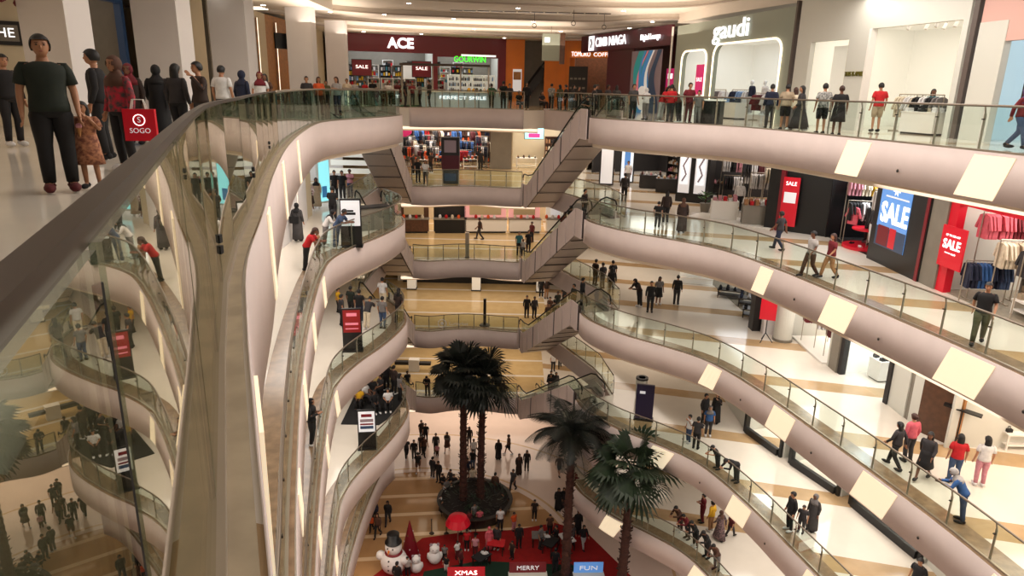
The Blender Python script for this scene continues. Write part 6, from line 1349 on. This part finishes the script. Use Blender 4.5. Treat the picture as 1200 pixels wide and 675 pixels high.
(8.91, 29.2, -20, 1.6, -65, 'lean', 'ls', 'maroon', 'charcoal', 'short', 'person in maroon sweater, charcoal trousers, second from left, leaning on fifth-deck rail', 'leaning on fifth-deck rail'),
(9.15, 28.62, -20, 1.66, -60, 'lean', 'ls', 'black', 'black', 'short', 'person in black sweater, black trousers, third from left, leaning on fifth-deck rail', 'leaning on fifth-deck rail'),
(9.51, 27.81, -20, 1.7, -60, 'lean', 'ls', 'black', 'charcoal', 'short', 'person in black sweater, charcoal trousers, fourth from left, leaning on fifth-deck rail', 'leaning on fifth-deck rail'),
(9.71, 26.91, -20, 1.66, -55, 'lean', 'ls', 'brown', 'grey', 'short', 'person in brown sweater, grey trousers, fifth from left, leaning on fifth-deck rail', 'leaning on fifth-deck rail'),
(10.05, 30.64, -20, 1.66, -90, 'phone', 'ls', 'maroon', 'maroon', 'short', 'person in maroon sweater, maroon trousers, first from left, behind fifth-deck leaners', 'behind fifth-deck leaners'),
(10.3, 29.93, -20, 1.7, -140, 'stand', 'ls', 'yellow', 'tan', 'short', 'person in yellow sweater, tan trousers, second from left, behind fifth-deck leaners', 'behind fifth-deck leaners'),
(10.54, 29.26, -20, 1.62, -150, 'walk', 'dr', 'patterned_black', 'patterned_black', 'hijab:brown', 'person in long patterned black robe, third from left, behind fifth-deck leaners', 'behind fifth-deck leaners'),
(11.16, 29.48, -20, 1.25, 120, 'walk', 'tt', 'dark_red', 'charcoal', 'short', 'child in dark red top, charcoal trousers, fourth from left, behind fifth-deck leaners', 'behind fifth-deck leaners'),
(-2.6, 52.04, -10, 1.72, -95, 'walk', 'tt', 'dark_brown', 'charcoal', 'short', 'person in dark brown top, charcoal trousers, walking on the third far deck', 'walking on the third far deck'),
(0.43, 47.2, -10, 1.7, 0, 'stand', 'tt', 'teal', 'black', 'short', 'person in teal top, black trousers, first from left, at third-deck far corner', 'at third-deck far corner'),
(0.73, 46.97, -10, 1.2, 0, 'stand', 'tt', 'light_grey', 'black', 'short', 'child in light grey top, black trousers, second from left, at third-deck far corner', 'at third-deck far corner'),
(1.11, 48.06, -10, 1.62, 20, 'stand', 'tt', 'black', 'black', 'short', 'person in black top, black trousers, third from left, at third-deck far corner', 'at third-deck far corner'),
(1.43, 51.52, -10, 1.6, -40, 'stand', 'tt', 'dark_red', 'black', 'short', 'person in dark red top, black trousers, fourth from left, at third-deck far corner', 'at third-deck far corner'),
(3.83, 52.07, -10, 1.66, 0, 'stand', 'ls', 'dark_brown', 'black', 'short', 'person in dark brown sweater, black trousers, fifth from left, at third-deck far corner', 'at third-deck far corner'),
(4.47, 54.4, -10, 1.6, 30, 'stand', 'tt', 'pink', 'black', 'long', 'person in pink top, black trousers, sixth from left, at third-deck far corner', 'at third-deck far corner'),
(-7.54, 51.18, -5, 1.6, 60, 'stand', 'tt', 'dark_brown', 'black', 'short', 'person in dark brown top, black trousers, first from left, at second-deck far-left corner', 'at second-deck far-left corner'),
(-6.58, 46.98, -5, 1.66, 30, 'stand', 'tt', 'black', 'black', 'short', 'person in black top, black trousers, second from left, at second-deck far-left corner', 'at second-deck far-left corner'),
(-5.96, 46.2, -5, 1.6, 0, 'stand', 'tt', 'white', 'black', 'long', 'person in white top, black trousers, third from left, at second-deck far-left corner', 'at second-deck far-left corner'),
(-6.36, 52.47, -5, 1.6, -30, 'stand', 'tt', 'dark_brown', 'black', 'long', 'person in dark brown top, black trousers, first from left, inside second-deck far shop', 'inside second-deck far shop'),
(-4.68, 55.7, -5, 1.62, 10, 'stand', 'tt', 'navy', 'black', 'short', 'person in navy top, black trousers, second from left, inside second-deck far shop', 'inside second-deck far shop'),
(-2.71, 54.87, -5, 1.66, 170, 'stand', 'tt', 'black', 'black', 'short', 'person in black top, black trousers, third from left, inside second-deck far shop', 'inside second-deck far shop'),
(1.13, 48.27, -15, 1.7, 0, 'stand', 'ls', 'black', 'black', 'short', 'person in black sweater, black trousers, first from left, at fourth-deck far corner', 'at fourth-deck far corner'),
(1.69, 48.11, -15, 1.68, 20, 'stand', 'ls', 'charcoal', 'black', 'short', 'person in charcoal sweater, black trousers, second from left, at fourth-deck far corner', 'at fourth-deck far corner'),
(2.38, 53.35, -15, 1.72, 0, 'stand', 'ls', 'black', 'black', 'short', 'person in black sweater, black trousers, third from left, at fourth-deck far corner', 'at fourth-deck far corner'),
(2.79, 53.15, -15, 1.6, 10, 'stand', 'tt', 'dark_brown', 'tan', 'short', 'person in dark brown top, tan trousers, fourth from left, at fourth-deck far corner', 'at fourth-deck far corner'),
(2.85, 48.39, -15, 1.6, -30, 'stand', 'tt', 'brown', 'charcoal', 'short', 'person in brown top, charcoal trousers, fifth from left, at fourth-deck far corner', 'at fourth-deck far corner'),
(3.49, 49.65, -15, 1.66, 20, 'stand', 'tt', 'dark_green', 'black', 'short', 'person in dark green top, black trousers, sixth from left, at fourth-deck far corner', 'at fourth-deck far corner'),
(4.13, 51.42, -15, 1.62, 0, 'stand', 'tt', 'charcoal', 'black', 'short', 'person in charcoal top, black trousers, seventh from left, at fourth-deck far corner', 'at fourth-deck far corner'),
(4.71, 52.82, -15, 1.66, 30, 'stand', 'ls', 'black', 'black', 'long', 'person in black sweater, black trousers, eighth from left, at fourth-deck far corner', 'at fourth-deck far corner'),
(-7.17, 44.09, -20, 1.6, 30, 'stand', 'tt', 'black', 'black', 'short', 'person in black top, black trousers, first from left, on fifth-deck far side', 'on fifth-deck far side'),
(-5.85, 44.58, -20, 1.72, 0, 'lean', 'ls', 'black', 'black', 'short', 'person in black sweater, black trousers, second from left, on fifth-deck far side', 'on fifth-deck far side'),
(-5.07, 44.75, -20, 1.64, 10, 'lean', 'tt', 'charcoal', 'dark_grey', 'short', 'person in charcoal top, dark grey trousers, third from left, on fifth-deck far side', 'on fifth-deck far side'),
(2.99, 46.17, -20, 1.66, 0, 'stand', 'ls', 'black', 'black', 'short', 'person in black sweater, black trousers, fourth from left, on fifth-deck far side', 'on fifth-deck far side'),
(3.37, 49.99, -20, 1.62, 10, 'stand', 'tt', 'white', 'charcoal', 'short', 'person in white top, charcoal trousers, fifth from left, on fifth-deck far side', 'on fifth-deck far side'),
(3.35, 46.04, -20, 1.6, 20, 'stand', 'dr', 'charcoal', 'charcoal', 'hijab:black', 'person in long charcoal robe, sixth from left, on fifth-deck far side', 'on fifth-deck far side'),
(3.95, 50.72, -20, 1.6, 0, 'walk', 'tt', 'charcoal', 'black', 'short', 'person in charcoal top, black trousers, seventh from left, on fifth-deck far side', 'on fifth-deck far side'),
(-7.49, 44.89, -25, 1.64, 20, 'walk', 'tt', 'charcoal', 'black', 'short', 'person in charcoal top, black trousers, first from left, on ground left', 'on ground left'),
(-6.9, 44.67, -25, 1.66, 0, 'stand', 'ls', 'black', 'dark_grey', 'short', 'person in black sweater, dark grey trousers, second from left, on ground left', 'on ground left'),
(-6.38, 42.95, -25, 1.62, 180, 'walk', 'ts', 'black', 'brown', 'short', 'person in black top, brown shorts, third from left, on ground left', 'on ground left'),
(-6.51, 45.55, -25, 1.62, -20, 'stand', 'tt', 'dark_brown', 'black', 'short', 'person in dark brown top, black trousers, fourth from left, on ground left', 'on ground left'),
(-6.79, 47.87, -25, 1.6, 40, 'stand', 'tt', 'dark_brown', 'black', 'short', 'person in dark brown top, black trousers, fifth from left, on ground left', 'on ground left'),
(-6.23, 45.31, -25, 1.6, 30, 'walk', 'tt', 'brown', 'black', 'long', 'person in brown top, black trousers, sixth from left, on ground left', 'on ground left'),
(-6.39, 47.35, -25, 1.6, 0, 'stand', 'tt', 'black', 'black', 'short', 'person in black top, black trousers, seventh from left, on ground left', 'on ground left'),
(-5.42, 45.72, -25, 1.66, 0, 'stand', 'ls', 'charcoal', 'black', 'short', 'person in charcoal sweater, black trousers, eighth from left, on ground left', 'on ground left'),
(-5.27, 45.23, -25, 1.0, 0, 'stand', 'tt', 'pink', 'brown', 'short', 'child in pink top, brown trousers, ninth from left, on ground left', 'on ground left'),
(-4.61, 46.0, -25, 1.62, -10, 'walk', 'lk', 'grey', 'brown', 'hijab:charcoal', 'person in grey top, brown skirt, tenth from left, on ground left', 'on ground left'),
(-5.27, 42.33, -25, 1.66, 150, 'stand', 'ls', 'charcoal', 'dark_grey', 'short', 'person in charcoal sweater, dark grey trousers, first from left, left of planter', 'left of planter'),
(-4.8, 41.8, -25, 1.66, -20, 'stand', 'ls', 'black', 'black', 'short', 'person in black sweater, black trousers, second from left, left of planter', 'left of planter'),
(-4.33, 38.51, -25, 1.1, 60, 'stand', 'tt', 'white', 'black', 'short', 'child in white top, black trousers, third from left, left of planter', 'left of planter'),
(-4.11, 37.97, -25, 1.5, 80, 'sit', 'tt', 'charcoal', 'black', 'short', 'person in charcoal top, black trousers, fourth from left, left of planter', 'left of planter'),
(-4.37, 41.08, -25, 1.5, 60, 'sit', 'tt', 'black', 'black', 'short', 'person in black top, black trousers, fifth from left, left of planter', 'left of planter'),
(-4.09, 39.48, -25, 1.5, 70, 'sit', 'tt', 'patterned_white', 'black', 'hijab:light_grey', 'person in patterned white top, black trousers, sixth from left, left of planter', 'left of planter'),
(-4.08, 40.47, -25, 1.5, 40, 'sit', 'tt', 'grey', 'charcoal', 'short', 'person in grey top, charcoal trousers, seventh from left, left of planter', 'left of planter'),
(-4.01, 41.62, -25, 1.5, -40, 'sit', 'ls', 'dark_grey', 'black', 'short', 'person in dark grey sweater, black trousers, eighth from left, left of planter', 'left of planter'),
(-3.69, 39.98, -25, 1.5, 20, 'sit', 'tt', 'cream', 'charcoal', 'short', 'person in cream top, charcoal trousers, ninth from left, left of planter', 'left of planter'),
(-3.66, 41.0, -25, 1.5, 0, 'sit', 'tt', 'charcoal', 'black', 'short', 'person in charcoal top, black trousers, tenth from left, left of planter', 'left of planter'),
(-2.83, 42.42, -25, 1.6, 0, 'stand', 'tt', 'navy', 'charcoal', 'short', 'person in navy top, charcoal trousers, first from left, behind palm trunks', 'behind palm trunks'),
(-3.01, 46.97, -25, 1.6, 0, 'stand', 'ls', 'black', 'charcoal', 'long', 'person in black sweater, charcoal trousers, second from left, behind palm trunks', 'behind palm trunks'),
(-2.54, 43.56, -25, 1.6, -20, 'stand', 'tt', 'black', 'denim', 'short', 'person in black top, denim trousers, third from left, behind palm trunks', 'behind palm trunks'),
(-2.4, 41.26, -25, 1.6, 10, 'stand', 'tt', 'cream', 'grey', 'short', 'person in cream top, grey trousers, fourth from left, behind palm trunks', 'behind palm trunks'),
(-2.57, 45.1, -25, 1.6, 20, 'stand', 'tt', 'white', 'grey', 'short', 'person in white top, grey trousers, fifth from left, behind palm trunks', 'behind palm trunks'),
(-0.85, 40.39, -25, 1.7, 170, 'stand', 'dr', 'brown', 'dark_brown', 'short', 'person in long brown robe, first from left, on ground, right of palms', 'on ground, right of palms'),
(-0.74, 45.05, -25, 1.62, 0, 'stand', 'dr', 'black', 'black', 'long', 'person in long black robe, second from left, on ground, right of palms', 'on ground, right of palms'),
(-0.36, 38.94, -25, 1.5, -60, 'sit', 'ls', 'black', 'charcoal', 'short', 'person in black sweater, charcoal trousers, third from left, on ground, right of palms', 'on ground, right of palms'),
(-0.02, 38.39, -25, 1.5, -50, 'sit', 'tt', 'charcoal', 'black', 'short', 'person in charcoal top, black trousers, fourth from left, on ground, right of palms', 'on ground, right of palms'),
(0.01, 45.7, -25, 1.68, -80, 'walk', 'ts', 'brown', 'black', 'short', 'person in brown top, black shorts, fifth from left, on ground, right of palms', 'on ground, right of palms'),
(0.36, 40.95, -25, 1.66, -30, 'walk', 'tt', 'dark_grey', 'charcoal', 'short', 'person in dark grey top, charcoal trousers, sixth from left, on ground, right of palms', 'on ground, right of palms'),
(0.77, 43.01, -25, 1.66, 20, 'stand', 'dr', 'dark_brown', 'dark_brown', 'hijab:brown', 'person in long dark brown robe, seventh from left, on ground, right of palms', 'on ground, right of palms'),
(1.33, 43.6, -25, 1.62, 0, 'stand', 'ls', 'black', 'black', 'long', 'person in black sweater, black trousers, eighth from left, on ground, right of palms', 'on ground, right of palms'),
(3.31, 38.79, -25, 1.66, 0, 'stand', 'dr', 'black', 'black', 'hijab:black', 'person in long black robe, ninth from left, on ground, right of palms', 'on ground, right of palms'),
(3.62, 43.01, -25, 1.64, 20, 'walk', 'lh', 'brown', 'charcoal', 'short', 'person in brown top, charcoal shorts, tenth from left, on ground, right of palms', 'on ground, right of palms'),
(3.67, 39.09, -25, 1.5, 10, 'stand', 'dr', 'charcoal', 'charcoal', 'hijab:black', 'person in long charcoal robe, eleventh from left, on ground, right of palms', 'on ground, right of palms'),
(4.58, 40.6, -25, 1.62, 0, 'stand', 'dr', 'dark_brown', 'maroon', 'hijab:maroon', 'person in long dark brown robe, twelfth from left, on ground, right of palms', 'on ground, right of palms'),
(-8.29, 36.23, -25, 1.1, 0, 'walk', 'tt', 'orange', 'black', 'short', 'child in orange top, black trousers, first from left, at ground far left', 'at ground far left'),
(-8.29, 37.01, -25, 1.68, 10, 'walk', 'ls', 'navy', 'black', 'short', 'person in navy sweater, black trousers, second from left, at ground far left', 'at ground far left'),
(-7.81, 35.67, -25, 1.66, -10, 'walk', 'ls', 'brown', 'black', 'long:b', 'person in brown sweater, black trousers, third from left, at ground far left', 'at ground far left'),
(-7.42, 36.95, -25, 1.66, 0, 'walk', 'ls', 'black', 'charcoal', 'hijab:black', 'person in black sweater, charcoal trousers, fourth from left, at ground far left', 'at ground far left'),
(-5.88, 31.21, -25, 1.7, 170, 'stand', 'ls', 'black', 'black', 'short', 'person in black sweater, black trousers, first from left, on the red carpet', 'on the red carpet'),
(-5.47, 32.18, -25, 1.3, 0, 'stand', 'tt', 'light_grey', 'black', 'short', 'child in light grey top, black trousers, second from left, on the red carpet', 'on the red carpet'),
(-3.55, 33.54, -25, 1.1, 0, 'stand', 'tt', 'grey', 'black', 'short', 'child in grey top, black trousers, third from left, on the red carpet', 'on the red carpet'),
(-3.36, 32.6, -25, 1.1, -20, 'stand', 'tt', 'black', 'white', 'short', 'child in black top, white trousers, fourth from left, on the red carpet', 'on the red carpet'),
(-2.83, 33.78, -25, 1.2, 40, 'stand', 'tt', 'white', 'dark_red', 'short', 'child in white top, dark red trousers, fifth from left, on the red carpet', 'on the red carpet'),
(-2.56, 32.84, -25, 1.4, 60, 'stand', 'tt', 'dark_red', 'black', 'short', 'person in dark red top, black trousers, sixth from left, on the red carpet', 'on the red carpet'),
(-2.34, 34.57, -25, 1.4, 0, 'stand', 'tt', 'red', 'black', 'short', 'person in red top, black trousers, seventh from left, on the red carpet', 'on the red carpet'),
(-2.36, 36.36, -25, 1.5, 20, 'stand', 'tt', 'maroon', 'black', 'short', 'person in maroon top, black trousers, eighth from left, on the red carpet', 'on the red carpet'),
(-2.04, 37.15, -25, 1.5, 30, 'stand', 'tt', 'grey', 'charcoal', 'short', 'person in grey top, charcoal trousers, ninth from left, on the red carpet', 'on the red carpet'),
(-1.81, 34.04, -25, 1.4, 0, 'stand', 'tt', 'pink', 'dark_red', 'short', 'person in pink top, dark red trousers, tenth from left, on the red carpet', 'on the red carpet'),
(-1.7, 36.81, -25, 1.3, 10, 'stand', 'tt', 'rose', 'black', 'short', 'child in rose top, black trousers, eleventh from left, on the red carpet', 'on the red carpet'),
(-1.23, 33.46, -25, 1.5, 170, 'sit', 'tt', 'white', 'black', 'short', 'person in white top, black trousers, twelfth from left, on the red carpet', 'on the red carpet'),
(-1.03, 34.61, -25, 1.6, 30, 'stand', 'dr', 'rose', 'dark_red', 'hijab:rose', 'person in long rose robe, thirteenth from left, on the red carpet', 'on the red carpet'),
(-0.58, 34.7, -25, 1.66, -20, 'stand', 'ls', 'charcoal', 'black', 'short', 'person in charcoal sweater, black trousers, fourteenth from left, on the red carpet', 'on the red carpet'),
(-0.41, 36.51, -25, 1.66, 0, 'stand', 'tt', 'white', 'black', 'short', 'person in white top, black trousers, fifteenth from left, on the red carpet', 'on the red carpet'),
(0.34, 33.89, -25, 1.2, -40, 'stand', 'tt', 'dark_brown', 'black', 'short', 'child in dark brown top, black trousers, sixteenth from left, on the red carpet', 'on the red carpet'),
(0.43, 36.54, -25, 1.3, 40, 'stand', 'tt', 'orange', 'pink', 'short', 'child in orange top, pink trousers, seventeenth from left, on the red carpet', 'on the red carpet'),
(0.74, 34.91, -25, 1.62, 10, 'stand', 'ls', 'black', 'black', 'short', 'person in black sweater, black trousers, eighteenth from left, on the red carpet', 'on the red carpet'),
(1.73, 37.63, -25, 1.5, 0, 'stand', 'tt', 'dark_brown', 'black', 'short', 'person in dark brown top, black trousers, nineteenth from left, on the red carpet', 'on the red carpet'),
(2.02, 34.87, -25, 1.6, 60, 'stand', 'tt', 'grey', 'charcoal', 'short', 'person in grey top, charcoal trousers, twentieth from left, on the red carpet', 'on the red carpet'),
(2.43, 35.12, -25, 1.5, 150, 'sit', 'tt', 'white', 'grey', 'short', 'person in white top, grey trousers, twenty-first from left, on the red carpet', 'on the red carpet'),
(2.63, 36.11, -25, 1.5, 0, 'stand', 'tt', 'brown', 'black', 'short', 'person in brown top, black trousers, twenty-second from left, on the red carpet', 'on the red carpet'),
(2.91, 35.46, -25, 1.6, -60, 'sit', 'ls', 'black', 'black', 'short', 'person in black sweater, black trousers, twenty-third from left, on the red carpet', 'on the red carpet'),
(2.77, 32.72, -25, 1.66, 170, 'stand', 'ls', 'black', 'charcoal', 'short', 'person in black sweater, charcoal trousers, twenty-fourth from left, on the red carpet', 'on the red carpet'),
(3.53, 33.99, -25, 1.6, 0, 'stand', 'tt', 'charcoal', 'black', 'short', 'person in charcoal top, black trousers, twenty-fifth from left, on the red carpet', 'on the red carpet'),
(3.92, 35.17, -25, 1.5, 20, 'stand', 'tt', 'dark_grey', 'black', 'short', 'person in dark grey top, black trousers, twenty-sixth from left, on the red carpet', 'on the red carpet'),
(4.38, 36.34, -25, 1.68, 10, 'stand', 'dr', 'black', 'black', 'hijab:black', 'person in long black robe, twenty-seventh from left, on the red carpet', 'on the red carpet'),
(4.57, 34.96, -25, 1.6, 20, 'walk', 'ls', 'black', 'light_grey', 'hijab:black', 'person in black sweater, light grey trousers, twenty-eighth from left, on the red carpet', 'on the red carpet'),
]
BAG=(-5.34,9.98); GIRL=(-5.13,8.33)
def inside(p,poly):
    c=False; x,y=p
    for i in range(len(poly)):
        (x1,y1),(x2,y2)=poly[i],poly[i-1]
        if (y1>y)!=(y2>y) and x<(x2-x1)*(y-y1)/(y2-y1)+x1: c=not c
    return c
def out_of_void(x,y,r=.38):
    # keep feet on the deck: step away from the atrium edge if a foot point would hang over it
    bad=lambda x,y: any(inside((x+r*math.cos(a),y+r*math.sin(a)),HOLE) for a in (0,.8,1.6,2.4,3.1,3.9,4.7,5.5)) or inside((x,y),HOLE)

    if not bad(x,y): return x,y
    for k in range(1,60):
        X,Y=x*(1+.006*k),y*(1+.006*k)
        if not bad(X,Y): return X,Y
    for d in range(1,40):
        best=None
        for a in range(16):
            X=x+d*.1*math.cos(a*math.pi/8); Y=y+d*.1*math.sin(a*math.pi/8)
            if not bad(X,Y): return X,Y
    return x,y
for x,y,z,h,rz,pose,of,t,b,hair,lab,place in PEOPLE:
    if z>-25:
        nx,ny=out_of_void(x,y,.50 if pose in('lean','bend') else .38)
        if abs(nx-x)+abs(ny-y)>.8: print('MOVED',round(x,1),round(y,1),z,'->',round(nx,1),round(ny,1),lab)
        x,y=nx,ny
    zz=z+.015 if z>-25 else z+(.03 if 'carpet' in place else 0)
    person(x,y,zz,h,rz,pose,of,t,b,hair,lab,('skin','skin_dark')[int(abs(x*13))%3==0 and y>14],None,wide=1.14 if t=='dark_green' and y<14 else 1.06)
    if pose=='sit' and z>-25 or pose=='sit':
        sl=lab.split(','); o=empty('stool',(x-math.sin(R(rz))*.1*-1,y+math.cos(R(rz))*.1,zz),R(rz),'dark stool under person in '+sl[0].split(' in ')[1]+','+','.join(sl[2:]),'stool')
        MB().box(-.2,.2,-.18,.18,.28,.36,'off_black').build('seat',o); 
        for a in (-1,1):
            for c in (-1,1): MB().box(a*.16-.015,a*.16+.015,c*.14-.015,c*.14+.015,0,.28,'steel_dark').build('leg',o)
for x,y,z,h,rz,pose,of,t,b,hair,lab,skin in PPL_M:
    person(x,y,z,h,math.degrees(rz) if abs(rz)<7 else rz,pose,of,t,b,hair,lab,skin,None,'mannequin','mannequin')
# riders on the escalators
def rider(i,side,f,col,bot,hair,k,off=.85,h=1.66):
    P,Q=((-6.75,44.9),(-6.75,36)) if side<0 else ((.5,44.8),(3.6,34.3)); P=Vector(P);Q=Vector(Q); L=(Q-P).length; d=(Q-P).normalized(); n=Vector((-d.y,d.x))*(-1 if side<0 else 1); a=(L-8.66)/2
    x=a+f*8.66; p=P+d*x+n*off; z=LV[i+1]+round(f*29)*5/29+.1
    person(p.x,p.y,z,h,(180+k*40)%360 if k%2 else k*25,'stand' if k%3 else 'phone',('ls','tt')[k%2],col,bot,hair,'person in %s riding the %s right escalator, %s from its foot'%(col.replace('_',' '),ORD[i],('first','second','third','fourth','fifth')[k]) if side>0 else 'person in %s on the %s left escalator'%(col,ORD[i]),'skin','riders on the %s escalator'%ORD[i])
for i,rs in enumerate([[(.30,'charcoal','black','short'),(.47,'light_grey','charcoal','long'),(.62,'black','black','short'),(.85,'black','black','short'),(.95,'charcoal','black','short')],
   [(.55,'dark_red','black','long'),(.66,'black','black','short'),(.88,'dark_brown','charcoal','short')],
   [(.30,'brown','black','short'),(.42,'black','black','short'),(.6,'charcoal','black','long'),(.78,'dark_green','black','short'),(.92,'black','black','short')],
   [(.4,'black','black','short')]]):
    for k,(f,c,b,hr) in enumerate(rs): rider(i,1,f,c,b,hr,k)
# red shopping bag held by the woman in the patterned shirt
bx,by=BAG
t=empty('shopping_bag',(bx,by,.46),R(12),'bright red shopping bag with white emblem and lettering, held by the patterned shirt woman','bag')
m=MB(); W_,H_,D_=.21,.44,.045
m.box(-W_,W_,-D_,D_,0,H_,'red_paint'); m.build('bag_body',t)
for s in (-1,1): MB().tube([(-.1,s*D_*.8,H_),(-.07,s*D_*.6,H_+.13),(.07,s*D_*.6,H_+.13),(.1,s*D_*.8,H_)],.008,'white_paint',6).build('handle',t)
MB().tube([(.075*math.cos(a*.42),-D_-.004,.29+.075*math.sin(a*.42)) for a in range(16)],.007,'sign_white',6).build('emblem_ring',t)
text('S',.11,.002,'poster_white','emblem_letter',t,(0,-D_-.005,.29)); text('SOGO',.1,.002,'poster_white','lettering',t,(0,-D_-.005,.14),width=.27)
# handbags and small carried things
for x,y,z,c,lab in [(-9.0,27.7,-4.2,'black','black shoulder bag of the grey robed person by the left fins')]:
    t=empty('shoulder_bag',(x,y,z),0,lab,'bag'); MB().box(-.18,.18,-.06,.06,0,.28,'cloth_'+c).build('bag_body',t); MB().tube([(-.15,0,.28),(0,0,.62),(.15,0,.28)],.012,'cloth_'+c,6).build('strap',t)
t=empty('ice_cream',(bx*.0+GIRL[0]+.03,GIRL[1]-.16,.64),0,'pink ice cream cone held by the small girl in floral dress','ice cream'); MB().lathe([(.008,0),(.028,.1)],'tan' if 'tan' in MATS else 'wood_light',10).build('cone',t); MB().ball((0,0,.12),.035,'cloth_pink',10).build('scoop',t)
# small dark cameras on the fascia faces
for i in range(3):
    for j,z in enumerate((0,-5,-10,-15)):
        q=at_y(RE,RP[j][i][0]-1.9); t=empty('fascia_sensor',(q[0]-.07,q[1],z-.75),0,'tiny dark sensor on right gallery edge, %s deck, %s from far end'%(ORD[j],('first','second','third')[i]),'sensor'); MB().ball((0,0,0),.045,'off_black',10,(.6,1,1)).build('dome',t); MB().lathe([(.02,-.01),(.02,.01)],'steel',8,(-.0,0,.05)).build('screw',t)
